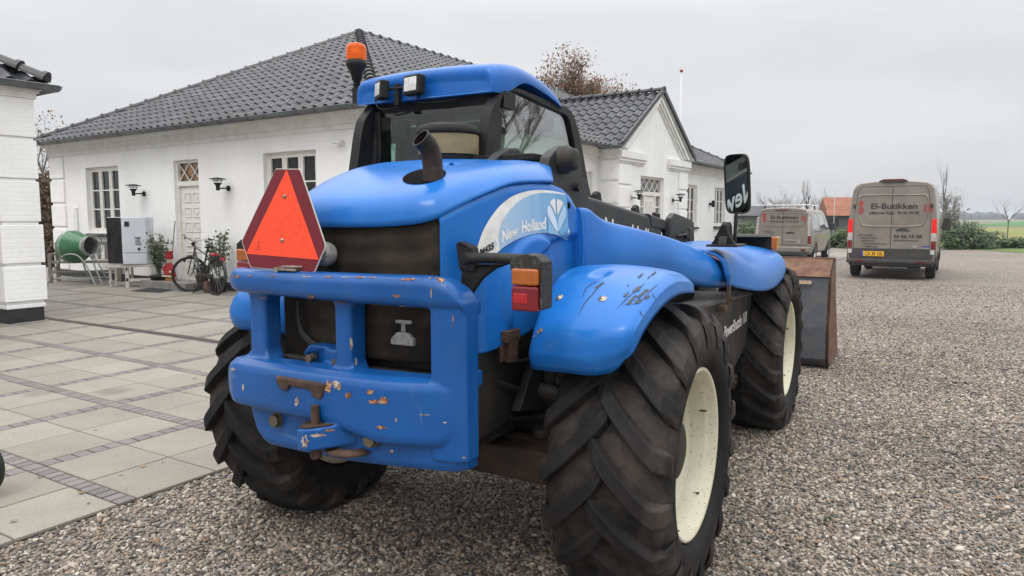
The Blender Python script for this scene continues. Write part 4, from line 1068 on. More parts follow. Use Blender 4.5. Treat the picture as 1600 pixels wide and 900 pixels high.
# ================================================================== HOUSE
HA = R_(33.5)
C0 = np.array([-2.3, 12.3, 0.0])
D1 = np.array([-math.cos(HA), math.sin(HA), 0]); D2 = np.array([math.sin(HA), math.cos(HA), 0]); UP = np.array([0, 0, 1.0])
N1 = -D2     # outward normal of the gable-less end wall (runs along D1)
N2 = -D1     # outward normal of the long front (runs along D2)
def brick_white(name, base):
    m, nt, b = nodes_of(name)
    tc = nt.nodes.new('ShaderNodeTexCoord'); geo = nt.nodes.new('ShaderNodeNewGeometry')
    sep = nt.nodes.new('ShaderNodeSeparateXYZ'); nt.links.new(tc.outputs['Object'], sep.inputs[0])
    # run along either wall: project on both house axes and add
    u = math_(nt, 'ADD', math_(nt, 'MULTIPLY', sep.outputs[0], -.282), math_(nt, 'MULTIPLY', sep.outputs[1], 1.386))
    cb = nt.nodes.new('ShaderNodeCombineXYZ'); nt.links.new(u, cb.inputs[0]); nt.links.new(sep.outputs[2], cb.inputs[1])
    br = nt.nodes.new('ShaderNodeTexBrick'); br.inputs['Scale'].default_value = 1; br.inputs['Brick Width'].default_value = .24; br.inputs['Row Height'].default_value = .067
    br.inputs['Mortar Size'].default_value = .007; br.inputs['Mortar Smooth'].default_value = .6; br.inputs['Bias'].default_value = 0
    br.inputs['Color1'].default_value = (.9, .9, .9, 1); br.inputs['Color2'].default_value = (.6, .6, .6, 1); br.inputs['Mortar'].default_value = (0, 0, 0, 1)
    nt.links.new(cb.outputs[0], br.inputs['Vector'])
    st = ramp(nt, noise(nt, 1.2, 6, .65, stretch=(1, 1, .5)), [(.35, 0.), (.8, 1.)])
    c = mixc(nt, st, base, tuple(x*.86 for x in base))
    c = mixc(nt, math_(nt, 'MULTIPLY', br.outputs['Fac'], .09), c, tuple(x*.6 for x in base))
    nt.links.new(c, b.inputs['Base Color']); b.inputs['Roughness'].default_value = .75
    h = math_(nt, 'ADD', br.outputs['Color'], math_(nt, 'MULTIPLY', noise(nt, 22, 5, .6), .9))
    bump(nt, b, h, .38, .008); return m
M['brick'] = brick_white('whitewashed_brick', (.87, .87, .865))
M['render'] = PM('white_painted_render', (.80, .80, .785), .7, col2=(.70, .70, .68), nscale=5, bscale=60, bstr=.1)
M['plinth'] = PM('black_tarred_plinth', (.012, .012, .014), .5, col2=(.03, .03, .03), nscale=6)
M['frame'] = PM('white_window_paint', (.76, .75, .71), .4, col2=(.66, .65, .60), nscale=8)
M['zincgutter'] = PM('weathered_zinc', (.13, .14, .145), .5, .55, col2=(.20, .21, .21), nscale=4)
M['tile'] = PM('black_glazed_tile', (.018, .019, .022), .36, 0, col2=(.032, .034, .038), nscale=3, spec=.42, bscale=14, bstr=.08)
_nt = M['tile'].node_tree; _b = _nt.nodes['Principled BSDF']; _v = _nt.nodes.new('ShaderNodeTexVoronoi'); _v.inputs['Scale'].default_value = 3.3
_tc = _nt.nodes.new('ShaderNodeTexCoord'); _nt.links.new(_tc.outputs['Object'], _v.inputs['Vector'])
_src = _b.inputs['Base Color'].links[0].from_socket
_sc = _nt.nodes.new('ShaderNodeSeparateColor'); _nt.links.new(_v.outputs['Color'], _sc.inputs[0])
_nt.links.new(mixc(_nt, 1., _src, ramp(_nt, _sc.outputs[0], [(0., .65), (1., 1.5)]), 'MULTIPLY'), _b.inputs['Base Color'])
_nt.links.new(math_(_nt, 'MULTIPLY_ADD', _sc.outputs[1], .16, .28), _b.inputs['Roughness'])
M['ridge'] = PM('ridge_tile_glaze', (.020, .021, .024), .36, 0, col2=(.036, .036, .04), nscale=5)
M['sill'] = PM('dark_sill', (.02, .021, .023), .5, col2=(.05, .05, .05))
HOUSE = empty('house', tuple(C0), 0)
tag(HOUSE, 'white painted brick house with black tiled hip roof behind the blue machine', 'house')
HOUSE.location = (0, 0, 0)   # parts are given in world coordinates
EL = 3.36
def W(org, t, z, u, n=None, d=0):
    p = np.array(org)+np.array(u)*t+np.array([0, 0, z]); 
    if n is not None: p = p+np.array(n)*d
    return tuple(p)
def obox(mb, org, u, n, t0, t1, z0, z1, d0, d1, m=0):
    P = [W(org, t, z, u, n, d) for t in (t0, t1) for z in (z0, z1) for d in (d0, d1)]
    mb.add(P, [(0, 1, 3, 2), (4, 6, 7, 5), (0, 4, 5, 1), (2, 3, 7, 6), (0, 2, 6, 4), (1, 5, 7, 3)], m)
def wall_holes(mb, org, u, n, t0, t1, z0, z1, holes, dep=.16):
    ts = sorted({t0, t1, *[h[0] for h in holes], *[h[1] for h in holes]}); zs = sorted({z0, z1, *[h[2] for h in holes], *[h[3] for h in holes]})
    for a, b2 in zip(ts, ts[1:]):
        for c, d in zip(zs, zs[1:]):
            tm, zm = (a+b2)/2, (c+d)/2
            if any(h[0] < tm < h[1] and h[2] < zm < h[3] for h in holes): continue
            mb.add([W(org, a, c, u), W(org, b2, c, u), W(org, b2, d, u), W(org, a, d, u)], [(0, 1, 2, 3)])
    for h in holes:
        a, b2, c, d = h
        for p, q2 in (((a, c), (b2, c)), ((b2, c), (b2, d)), ((b2, d), (a, d)), ((a, d), (a, c))):
            mb.add([W(org, p[0], p[1], u), W(org, q2[0], q2[1], u), W(org, q2[0], q2[1], u, n, -dep), W(org, p[0], p[1], u, n, -dep)], [(0, 1, 2, 3)])
def window(org, u, n, a, b2, c, d, nc, nr, dep=.09, parent=None, cas=True):
    o = org
    mb = MB(); fw = .055
    obox(mb, o, u, n, a, b2, c, c+fw, -dep-.05, -dep); obox(mb, o, u, n, a, b2, d-fw, d, -dep-.05, -dep)
    obox(mb, o, u, n, a, a+fw, c+fw, d-fw, -dep-.05, -dep); obox(mb, o, u, n, b2-fw, b2, c+fw, d-fw, -dep-.05, -dep)
    wn = (b2-a-2*fw)/nc
    for i in range(nc):
        t = a+fw+i*wn; sw = .045
        if i: obox(mb, o, u, n, t-.02, t+.02, c+fw, d-fw, -dep-.045, -dep-.004)
        # sash
        obox(mb, o, u, n, t+.02, t+.02+sw, c+fw, d-fw, -dep-.04, -dep+.008); obox(mb, o, u, n, t+wn-.02-sw, t+wn-.02, c+fw, d-fw, -dep-.04, -dep+.008)
        obox(mb, o, u, n, t+.02+sw, t+wn-.02-sw, c+fw, c+fw+sw, -dep-.04, -dep+.008); obox(mb, o, u, n, t+.02+sw, t+wn-.02-sw, d-fw-sw, d-fw, -dep-.04, -dep+.008)
        for j in range(1, nr):
            z = c+fw+sw+(d-c-2*fw-2*sw)*j/nr; obox(mb, o, u, n, t+.02+sw, t+wn-.02-sw, z-.014, z+.014, -dep-.035, -dep+.003)
    w = mb.build('window', 'frame', parent)
    mb = MB(); mb.add([W(o, a+fw, c+fw, u, n, -dep-.03), W(o, b2-fw, c+fw, u, n, -dep-.03), W(o, b2-fw, d-fw, u, n, -dep-.03), W(o, a+fw, d-fw, u, n, -dep-.03)], [(0, 1, 2, 3)])
    mb.build('pane', 'houseglass', w)
    mb = MB()
    for i in range(nc):
        for z in (c+.25, d-.25): obox(mb, o, u, n, a+fw+i*wn+.005, a+fw+i*wn+.03, z-.04, z+.04, -dep+.008, -dep+.016)
    return w
def sill(org, u, n, a, b2, z, parent):
    mb = MB(); P = [W(org, t, z+dz, u, n, d) for t in (a-.08, b2+.08) for (dz, d) in ((.03, -.08), (-.02, .09), (-.07, .09), (-.07, -.08))]
    mb.add(P, [(0, 1, 2, 3), (7, 6, 5, 4), (0, 4, 5, 1), (1, 5, 6, 2), (2, 6, 7, 3), (3, 7, 4, 0)]); return mb.build('sill', 'sill', parent)
LW, LF, PT0, PT1, PD = 11.35, 20.9, 8.3, 13.3, .6
holesE = [(8.18, 9.67, 1.24, 2.79), (5.06, 5.95, .20, 2.80), (1.48, 2.96, 1.24, 2.81)]
holesF = [(7.05, 7.98, 1.28, 2.78), (14.72, 16.08, 1.30, 2.73), (18.05, 19.36, 1.30, 2.74)]
PO = C0+N2*PD
mb = MB()
wall_holes(mb, C0, D1, N1, 0, LW, 0, EL, holesE)
wall_holes(mb, C0, D2, N2, 0, LF, 0, EL, holesF)
B0 = C0+D1*LW; B1 = C0+D2*LF
wall_holes(mb, B0, D2, -N2, 0, LF, 0, EL, []); wall_holes(mb, B1, D1, -N1, 0, LW, 0, EL, [])
main_wall = mb.build('wall', 'brick', HOUSE)
# portico (projecting gable front)
mb = MB()
holesP = [(9.72, 11.42, .30, 2.75)]
wall_holes(mb, PO, D2, N2, PT0, PT1, 0, EL, holesP)
wall_holes(mb, C0+D2*PT0, N2, -D2, 0, PD, 0, EL, []); wall_holes(mb, C0+D2*PT1, N2, D2, 0, PD, 0, EL, [])
PM_, APZ = (PT0+PT1)/2, 5.06
mb.add([W(PO, PT0, EL, D2), W(PO, PT1, EL, D2), W(PO, PM_, APZ, D2)], [(0, 1, 2)])
mb.build('gable_wall', 'brick', HOUSE)
# plinth, cornice bands
mb = MB()
obox(mb, C0, D1, N1, -.02, 5.0, 0, .27, 0, .02); obox(mb, C0, D1, N1, 6.0, LW+.02, 0, .27, 0, .02)
obox(mb, C0, D2, N2, .0, PT0-.02, 0, .27, 0, .02); obox(mb, C0, D2, N2, PT1+.02, LF, 0, .27, 0, .02); obox(mb, PO, D2, N2, PT0, 9.7, 0, .27, 0, .02); obox(mb, PO, D2, N2, 11.45, PT1, 0, .27, 0, .02)
mb.build('plinth', 'plinth', HOUSE)
mb = MB()
def band(org, u, n, a, b2):
    obox(mb, org, u, n, a, b2, 3.115, 3.20, 0, .035); obox(mb, org, u, n, a-.03, b2+.03, 3.20, 3.34, 0, .075); obox(mb, org, u, n, a-.06, b2+.06, 3.34, 3.41, 0, .16)
band(C0, D1, N1, -.07, LW+.07); band(C0, D2, N2, .2, PT0-.08); band(C0, D2, N2, PT1+.08, LF)
band(C0+D2*PT0, N2, -D2, .09, PD)
# short returns on the gable front
for a, b2 in ((PT0-.05, PT0+1.55), (PT1-1.6, PT1+.05)):
    obox(mb, PO, D2, N2, a, b2, 3.02, 3.07, 0, .05); obox(mb, PO, D2, N2, a-.03, b2+.03, 3.07, 3.15, 0, .09); obox(mb, PO, D2, N2, a-.05, b2+.05, 3.15, 3.34, 0, .13)
# raking mouldings
for s in (-1, 1):
    e = PT0 if s < 0 else PT1
    for k, (dd, off, th) in enumerate(((.13, .0, .10), (.09, .12, .06), (.05, .20, .05))):
        L = math.hypot(PM_-e, APZ-EL); ux, uz = (PM_-e)/L, (APZ-EL)/L; nx, nz = (uz, -ux) if s < 0 else (-uz, ux)
        if nz > 0: nx, nz = -nx, -nz
        a = np.array([e+nx*off*1.0+ux*off*.2, EL+nz*off+.02]); a += np.array([ux, uz])*(max(0, .02-nz*off)/max(uz, .1)) ; b2 = np.array([PM_, APZ+nz*off/abs(nz)*1.0 if off else APZ]); b2 = np.array([PM_, APZ-off/abs(nz) if off else APZ])
        c = b2+np.array([0, -th/abs(nz)]); d = a+np.array([nx*th, nz*th]); d = np.array([a[0]+(abs(th/ uz))*(1 if s < 0 else -1), a[1]])
        mb.prism([W(PO, q_[0], q_[1], D2) for q_ in (a, b2, c, d)], tuple(N2*dd))
mb.build('cornice', 'render', HOUSE, bevel=.006, seg=1)
# rusticated corner pilasters
mb = MB()
def pilaster(org, u, n, a, b2, ztop=3.10):
    z = ztop; k = 0
    while z > .3:
        z0 = max(.29, z-.52); obox(mb, org, u, n, a, b2, z0, z, 0, .045); obox(mb, org, u, n, a+.015, b2-.015, z0-.08, z0, 0, .012); z = z0-.08
for sets in ([(C0, D1, N1, -.045, .62), (C0, D2, N2, .0, .6)], [(C0, D1, N1, LW-.65, LW+.04)], [(PO, D2, N2, PT0-.045, PT0+.72, 3.0), (C0+D2*PT0, N2, -D2, .1, PD)], [(PO, D2, N2, PT1-.72, PT1+.045, 3.0)], [(C0, D2, N2, LF-.5, LF+.04)]):
    mb = MB()
    for s_ in sets: pilaster(*s_)
    mb.build('corner_pilaster', 'brick', HOUSE, bevel=.008, seg=1)
# windows
w = window(C0, D1, N1, *holesE[0], 3, 3, parent=HOUSE); sill(C0, D1, N1, 8.18, 9.67, 1.2, w)
w = window(C0, D1, N1, *holesE[2], 3, 3, parent=HOUSE); sill(C0, D1, N1, 1.48, 2.96, 1.2, w)
for h in holesF: w = window(C0, D2, N2, *h, 3, 3, parent=HOUSE); sill(C0, D2, N2, h[0], h[1], h[2]-.03, w)
# curtains glimpsed in the front windows
# side door with lattice transom
def lattice(mb, org, u, n, a, b2, c, d, nx, dep, r=.013):
    for i in range(-1, nx+1):
        w_ = (b2-a)/nx
        for s in (1, -1):
            p0, p1 = [a+i*w_+(0 if s > 0 else w_), c], [a+(i+1)*w_+(0 if s > 0 else w_)-(2*w_ if s < 0 else 0)+(w_ if s < 0 else 0), d]
    w_ = (b2-a)/nx
    for i in range(nx):
        for (q0, q1) in (((a+i*w_, c), (a+(i+1)*w_, d)), ((a+(i+1)*w_, c), (a+i*w_, d))):
            P0, P1 = Vector(W(org, q0[0], q0[1], u, n, -dep)), Vector(W(org, q1[0], q1[1], u, n, -dep)); mb.cyl(P0, P1, r, n=4)
def panel_door(org, u, n, a, b2, c, d, rows_, parent, dep=.11, label=None):
    mb = MB(); obox(mb, org, u, n, a, b2, c, d, -dep-.04, -dep)
    D = mb.build('door', 'frame', parent)
    if label: D['label'] = label
    mb = MB(); W2 = (b2-a)
    for i in range(2):
        for j in range(rows_):
            x0 = a+.10+i*(W2-.16)/2; x1 = x0+(W2-.30)/2; z0 = c+.14+j*(d-c-.18)/rows_; z1 = z0+(d-c-.18)/rows_-.10
            fr_ = .022
            obox(mb, org, u, n, x0, x1, z0, z0+fr_, -dep, -dep+.014); obox(mb, org, u, n, x0, x1, z1-fr_, z1, -dep, -dep+.014); obox(mb, org, u, n, x0, x0+fr_, z0+fr_, z1-fr_, -dep, -dep+.014); obox(mb, org, u, n, x1-fr_, x1, z0+fr_, z1-fr_, -dep, -dep+.014)
            obox(mb, org, u, n, x0+.06, x1-.06, z0+.06, z1-.06, -dep, -dep+.010)
    mb.build('door_panel', 'frame', D, bevel=.004, seg=1)
    mb = MB(); tt = b2-.07; h0 = Vector(W(org, tt, c+1.02, u, n, -dep)); h1 = Vector(W(org, tt, c+1.02, u, n, -dep+.06)); mb.cyl(h0, h1, .012, n=8); mb.cyl(h1, Vector(W(org, tt-.11, c+1.02, u, n, -dep+.06)), .009, n=8); mb.build('handle', 'zinc', D)
    return D
a, b2 = 5.06, 5.95
mb = MB()
for (t0, t1, z0, z1) in ((a, a+.06, .2, 2.8), (b2-.06, b2, .2, 2.8), (a+.06, b2-.06, 2.74, 2.8), (a+.06, b2-.06, 2.26, 2.36)): obox(mb, C0, D1, N1, t0, t1, z0, z1, -.15, -.06)
lattice(mb, C0, D1, N1, a+.06, b2-.06, 2.36, 2.74, 2, .09)
df = mb.build('door_frame', 'frame', HOUSE, label if False else None) if False else mb.build('door_frame', 'frame', HOUSE)
M['stained'] = PM('stained_glass', (.05, .045, .03), .1, col2=(.28, .12, .02), nscale=6, lo=.45, hi=.55, coat=.4)
mb = MB(); mb.add([W(C0, t, z, D1, N1, -.12) for t, z in ((a+.05, 2.35), (b2-.05, 2.35), (b2-.05, 2.75), (a+.05, 2.75))], [(0, 1, 2, 3)]); mb.build('transom_glass', 'stained', df)
panel_door(C0, D1, N1, a+.06, b2-.06, .2, 2.26, 6, HOUSE)
# main entrance
a, b2 = 9.72, 11.42
mb = MB()
for (t0, t1, z0, z1) in ((a, a+.06, .3, 2.75), (b2-.06, b2, .3, 2.75), (a+.06, b2-.06, 2.69, 2.75), (a+.06, b2-.06, 2.22, 2.33), (a+.42, a+.50, .3, 2.22), (b2-.50, b2-.42, .3, 2.22)): obox(mb, PO, D2, N2, t0, t1, z0, z1, -.16, -.08)
lattice(mb, PO, D2, N2, a+.06, b2-.06, 2.33, 2.69, 4, .11)
for t0, t1 in ((a+.06, a+.42), (b2-.42, b2-.06)):
    for z in (.9, 1.45, 1.9): obox(mb, PO, D2, N2, t0, t1, z-.02, z+.02, -.14, -.10)
df = mb.build('door_frame', 'frame', HOUSE)
mb = MB(); mb.add([W(PO, t, z, D2, N2, -.15) for t, z in ((a+.05, .3), (b2-.05, .3), (b2-.05, 2.70), (a+.05, 2.70))], [(0, 1, 2, 3)]); mb.build('transom_glass', PM('pale_curtain_glass', (.20, .20, .19), .15, col2=(.12, .12, .12), nscale=3, coat=.5), df)
panel_door(PO, D2, N2, a+.50, b2-.50, .3, 2.2, 4, HOUSE)
mb = MB(); obox(mb, C0, D1, N1, 4.7, 6.35, 0, .265, 0, .62); plabel(mb.build('door_step', PM('concrete_step', (.24, .235, .22), .85, col2=(.17, .165, .155), nscale=5, bscale=60), HOUSE, bevel=.01), 'low grey step at the side door')
mb = MB(); obox(mb, PO, D2, N2, 9.2, 11.9, 0, .16, 0, 1.0); obox(mb, PO, D2, N2, 9.2, 11.9, .16, .3, 0, .6); mb.build('door_step', 'sill', HOUSE, bevel=.01)
mb = MB(); obox(mb, C0, D1, N1, 10.12, 10.29, 1.24, 1.84, 0, .05); mb.build('meter_cover', 'render', HOUSE, bevel=.01)
mb = MB(); p = Vector(W(C0, .78, 2.89, D1, N1, 0)); mb.cyl(p, p+Vector(N1)*.07, .05, n=16); mb.cyl(p+Vector(N1)*.06, p+Vector(N1)*.10+Vector(D1)*.13, .030, n=14); mb.ball(tuple(p+Vector(N1)*.08), .045)
cam_ = mb.build('security_camera', PM('white_plastic', (.7, .7, .7), .4)); tag(cam_, 'small white camera on the house wall near the top right of the nearest window', 'camera')

# ---- roofs
def tile_slope(name, org, eu, width, up2, rise, clips, parent, tile=.265, course=.345, overhang=0.0, z0=EL+.08, amp=.050):
    """pantiled slope: org = eave corner, eu = along the eave, up2 = horizontal direction up the slope, rise/run = pitch"""
    eu = np.array(eu); up2 = np.array(up2); run = clips['run']; Ls = math.hypot(run, rise)
    sl = (up2*run+UP*rise)/Ls; nn = np.cross(eu, sl); nn = nn if nn[2] > 0 else -nn
    seg = 7; ncol = int(width/tile)+1; nrow = int(Ls/course)+1
    us = []; hs = []
    for c in range(ncol):
        for k in range(seg):
            x = k/seg; us.append((c+x)*tile)
            hs.append(amp*math.sin(PI*x/.64)**.85 if x < .64 else -.012*math.sin(PI*(x-.64)/.36))
    vs = []
    for r in range(nrow): vs += [(r*course, .0, .020), (r*course+.004, .0, .024), ((r+.99)*course, .0, .002)]
    U = np.array(us); Hh = np.array(hs)
    V = []; 
    for (v, _, hv) in vs:
        base = np.array(org)+UP*z0
        V.append(base[None]+U[:, None]*eu[None]+sl[None]*v+nn[None]*(Hh+hv)[:, None])
    V = np.array(V); nr_, nc_ = V.shape[:2]; V = V.reshape(-1, 3)
    idx = np.arange(nr_*nc_).reshape(nr_, nc_)
    F = np.stack([idx[:-1, :-1], idx[:-1, 1:], idx[1:, 1:], idx[1:, :-1]], -1).reshape(-1, 4)
    me = bpy.data.meshes.new(name); me.from_pydata(V.tolist(), [], F.tolist()); me.materials.append(M['tile'])
    bm = bmesh.new(); bm.from_mesh(me)
    for co, no in clips['planes']:
        bmesh.ops.bisect_plane(bm, geom=bm.verts[:]+bm.edges[:]+bm.faces[:], plane_co=tuple(co), plane_no=tuple(no), clear_outer=True)
    for f in bm.faces:
        f.smooth = True
        if f.normal.dot(Vector(nn)) < 0: f.normal_flip()
    # courses stay crisp
    for e in bm.edges:
        if len(e.link_faces) == 2 and e.calc_face_angle() > .6: e.smooth = False
    bm.to_mesh(me); bm.free()
    o = bpy.data.objects.new(name, me); COL.objects.link(o); o.parent = parent; return o
OV = .36
RUN = LW/2+OV; RISE = 3.08
A1, A2 = 5.25+OV, LW/2+OV
# apex of the near hip and of the far hip
apN = C0+D2*5.3+D1*(LW/2); apF = C0+D2*(LF-5.3)+D1*(LW/2)
eN = C0-D2*OV-D1*OV; eW = C0-D2*OV+D1*(LW+OV); eF = C0+D2*(LF+OV)-D1*OV; eFB = C0+D2*(LF+OV)+D1*(LW+OV)
def vert_plane(p, q2, keep):
    d = np.array(q2)-np.array(p); n = np.cross(d, UP); n /= np.linalg.norm(n)
    if np.dot(n, np.array(keep)-np.array(p)) > 0: n = -n
    return (p, n)
def c3(p): return np.array([p[0], p[1], 0])
midE = (eN+eW)/2+D2*2
# end slope (faces the camera's left)
tile_slope('roof', eN, D1, LW+2*OV, D2, RISE, {'run': 5.3+OV, 'planes': [vert_plane(eN, apN, midE), vert_plane(eW, apN, midE)]}, HOUSE)
midF = (eN+eF)/2+D1*2
tile_slope('roof', eN, D2, LF+2*OV, D1, RISE, {'run': LW/2+OV, 'planes': [vert_plane(eN, apN, midF), vert_plane(eF, apF, midF)]+[vert_plane(apN, apF, midF)]}, HOUSE)
# rear slopes, plain
mb = MB(); zt = EL+.08+RISE
mb.add([tuple(eW+UP*(EL+.08)), tuple(eFB+UP*(EL+.08)), tuple(apF+UP*zt), tuple(apN+UP*zt)], [(0, 1, 2, 3)]); mb.add([tuple(eF+UP*(EL+.08)), tuple(eFB+UP*(EL+.08)), tuple(apF+UP*zt)], [(0, 1, 2)])
mb.build('roof', 'tile', HOUSE)
# soffit
mb = MB(); mb.add([tuple(p+UP*(EL+.06)) for p in (eN, eW, eFB, eF)], [(0, 1, 2, 3)]); mb.build('soffit', 'render', HOUSE)
def caps(p, q2, parent, name='ridge_tile', r=.095, L=.38, lift=.03):
    p, q2 = Vector(p), Vector(q2); d = (q2-p); n = int(d.length/L); d.normalize(); sd = d.cross(Vector((0, 0, 1))).normalized(); up = sd.cross(d)
    mb = MB()
    for i in range(n+1):
        a = p+d*(i*L); b3 = p+d*min((i+1)*L+.05, (q2-p).length+.02)
        for (s0, s1, ra, rb) in ((a, b3, r*1.0, r*.86), (a, a+d*.055, r*1.22, r*1.20)):
            rows = []
            for c, rr_ in ((s0, ra), (s1, rb)):
                rows.append([c+up*(lift-.02)+(sd*math.cos(PI*k/8)+up*math.sin(PI*k/8))*rr_ for k in range(9)])
            mb.grid(rows); mb.add(rows[0], [tuple(range(9))])
    return mb.build(name, 'ridge', parent, recalc=True)
E0 = UP*(EL+.10)
caps(eN+E0, apN+UP*zt, HOUSE); caps(eW+E0, apN+UP*zt, HOUSE); caps(apN+UP*zt, apF+UP*zt, HOUSE); caps(eF+E0, apF+UP*zt, HOUSE)
# gable roof of the portico: ridge runs back along D1
OG = .22
GZ0 = EL+.06; slope_g = (APZ+.10-GZ0)/((PT1-PT0)/2+.25)
hw = (PT1-PT0)/2+.25
gl = PO+N2*OG+D2*(PT0-.25); gr = PO+N2*OG+D2*(PT1+.25); gm = PO+N2*OG+D2*PM_
LB = 4.2
tile_slope('gable_roof', gl, D1, LB, D2, slope_g*hw, {'run': hw, 'planes': [vert_plane(gm, gm+D1*5, gl)]}, HOUSE, z0=GZ0)
tile_slope('gable_roof', gr, D1, LB, -D2, slope_g*hw, {'run': hw, 'planes': [vert_plane(gm, gm+D1*5, gr)]}, HOUSE, z0=GZ0)
caps(gm+UP*(GZ0+slope_g*hw+.03), gm+D1*LB+UP*(GZ0+slope_g*hw+.03), HOUSE)
# verge edge (dark)
mb = MB()
for e in (gl, gr):
    a = Vector(e+UP*(GZ0-.02)); b3 = Vector(gm+UP*(GZ0+slope_g*hw-.02)); n3 = Vector(-N2)*.05
    mb.prism([a, b3, b3+Vector((0, 0, .13)), a+Vector((0, 0, .13))], n3)
mb.build('verge_board', 'ridge', HOUSE)
mb = MB()   # gable soffit
for e in (gl, gr): mb.add([tuple(e+D1*.06+UP*(GZ0-.04)), tuple(gm+D1*.06+UP*(GZ0+slope_g*hw-.04)), tuple(gm+D1*.3+UP*(GZ0+slope_g*hw-.04)), tuple(e+D1*.3+UP*(GZ0-.04))], [(0, 1, 2, 3)])
mb.build('soffit', 'render', HOUSE)
# gutters
def gutter(p, q2, out, name, parent, r=.075, brackets=.9):
    p, q2, out = Vector(p), Vector(q2), Vector(out); d = (q2-p).normalized(); mb = MB()
    ring = [(math.cos(PI+PI*k/8)*r, math.sin(PI+PI*k/8)*r) for k in range(9)]
    rows = [[c+out*a+Vector((0, 0, b2)) for a, b2 in ring] for c in (p, q2)]; mb.grid(rows)
    for row in rows: mb.add(row, [tuple(range(9))])
    g_ = mb.build(name, 'zincgutter', parent, solid=.006)
    mb = MB(); n = int((q2-p).length/brackets)
    for i in range(n):
        c = p+d*((i+.5)*brackets); rg = [(math.cos(PI*1.02+PI*.96*k/8)*(r+.006), math.sin(PI*1.02+PI*.96*k/8)*(r+.006)) for k in range(9)]
        mb.grid([[c+d*s+out*a+Vector((0, 0, b2)) for a, b2 in rg] for s in (-.012, .012)])
    mb.build('gutter_bracket', PM('dark_bracket_'+name, (.05, .05, .052), .5, .3), g_, solid=.005)
    mb = MB(); mb.cyl(p+out*r, q2+out*r, .010, n=8); mb.build('gutter_lip', 'zincgutter', g_)
    return g_
GO = .02
gutter(eN-D2*.06-D1*.05+UP*(EL+.075), eW-D2*.06+D1*.05+UP*(EL+.075), -D2, 'gutter', HOUSE)
gutter(eN+D1*-.06-D2*.05+UP*(EL+.075), C0+D2*(PT0-.3)-D1*(OV+.06)+UP*(EL+.075), -D1, 'gutter', HOUSE)
gutter(C0+D2*(PT1+.3)-D1*(OV+.06)+UP*(EL+.075), eF-D1*.06+UP*(EL+.075), -D1, 'gutter', HOUSE)
gutter(gl-D2*.05+UP*(GZ0+.01), gl-D2*.05+D1*.75+UP*(GZ0+.01), -D2, 'gutter', HOUSE)
# chimney-like dark vent behind the cab roof
# ---- wall lamps
def wall_lamp(org, u, n, t, z, label, group='black wall lamps on the white house', flip=1):
    r = empty('wall_lamp', W(org, t, z, u, n, 0)); 
    tag(r, label, 'wall lamp', group)
    N, U_ = Vector(n), Vector(u)*flip
    mb = MB(); mb.cyl((0, 0, 0), N*.03, .055, n=16); mb.build('wall_plate', 'black', r)
    mb = MB(); mb.tube([tuple(N*.02), tuple(N*.12), tuple(N*.22+Vector((0, 0, -.005))), tuple(N*.25+Vector((0, 0, .02)))], .014, 8); mb.build('arm', 'black', r)
    c = N*.25
    mb = MB(); mb.lathe([(.035, -.05), (.038, .03), (.050, .06), (.085, .10), (.03, .105)], tuple(c), (0, 0, 1), 20); mb.lathe([(.11, .135), (.10, .145), (.02, .15)], tuple(c), (0, 0, 1), 20); mb.build('lamp_body', 'black', r)
    mb = MB(); mb.lathe([(.165, .17), (.158, .178), (.07, .20), (.0, .205)], tuple(c), (0, 0, 1), 24); mb.lathe([(.165, .168), (.0, .19)], tuple(c), (0, 0, 1), 24)
    for k in range(3): a3 = 2*PI*k/3; mb.cyl(c+Vector((.06*math.cos(a3), .06*math.sin(a3), .09)), c+Vector((.09*math.cos(a3), .09*math.sin(a3), .18)), .005, n=5)
    mb.build('lamp_shade', 'black', r); return r
wall_lamp(C0, D1, N1, 7.12, 2.12, 'black layered wall lamp between the window and the side door, left of that door')
wall_lamp(C0, D1, N1, 4.05, 2.17, 'black layered wall lamp to the right of the side door above the bicycle')
wall_lamp(PO, D2, N2, 9.05, 2.12, 'black wall lamp left of the latticed main entrance under the gable')
wall_lamp(PO, D2, N2, 12.15, 2.12, 'black wall lamp right of the latticed main entrance under the gable')
mb = MB(); p = Vector(W(C0, 17.45, 2.1, D2, N2, 0)); mb.cyl(p, p+Vector(N2)*.12, .03, n=8); mb.cyl(p+Vector(N2)*.14+Vector((0, 0, -.11)), p+Vector(N2)*.14+Vector((0, 0, .13)), .06, n=14); mb.box(tuple(p+Vector(N2)*.01), (.1, .1, .1), -HA)
tag(mb.build('wall_spotlight', 'black'), 'small black cylinder lamp between the two right-hand windows of the white house', 'wall lamp')

# ================================================================== OUTBUILDING at the left edge
OUT = empty('outbuilding', (0, 0, 0)); tag(OUT, 'white outbuilding corner with rusticated brick blocks and black tiles at the left edge', 'outbuilding')
pc0 = ground(15, 511.7); pc0[2] = 0
mb = MB()
WD = .46
org = np.array(pc0)
def ob(z0, z1, g):
    obox(mb, org, D2, N2, -g, WD+g, z0, z1, -WD-g, g)
ob(.26, .32, .03)
for z0_, z1_ in ((.32, .877), (.877, 1.48), (1.48, 2.105), (2.105, 2.70), (2.70, 3.30)):
    ob(z0_+.045, z1_, .050 if z0_ < .9 else .035); ob(z0_, z0_+.045, .008)
mb.build('brick_pillar', 'brick', OUT, bevel=.008, seg=1)
mb = MB(); obox(mb, org, D2, N2, -.01, WD+.01, 0, .26, -WD-.01, .01); mb.build('plinth', 'plinth', OUT, bevel=.01)
mb = MB(); obox(mb, org, D2, N2, -6, WD+.06, 3.30, 3.38, -5.5, .06); obox(mb, org, D2, N2, -6, WD+.09, 3.38, 3.44, -5.5, .09); mb.build('cornice', 'render', OUT, bevel=.006)
mb = MB(); obox(mb, org, D2, N2, -6, WD, 0, 3.25, -5.3, -3.2); mb.build('wall', 'brick', OUT)
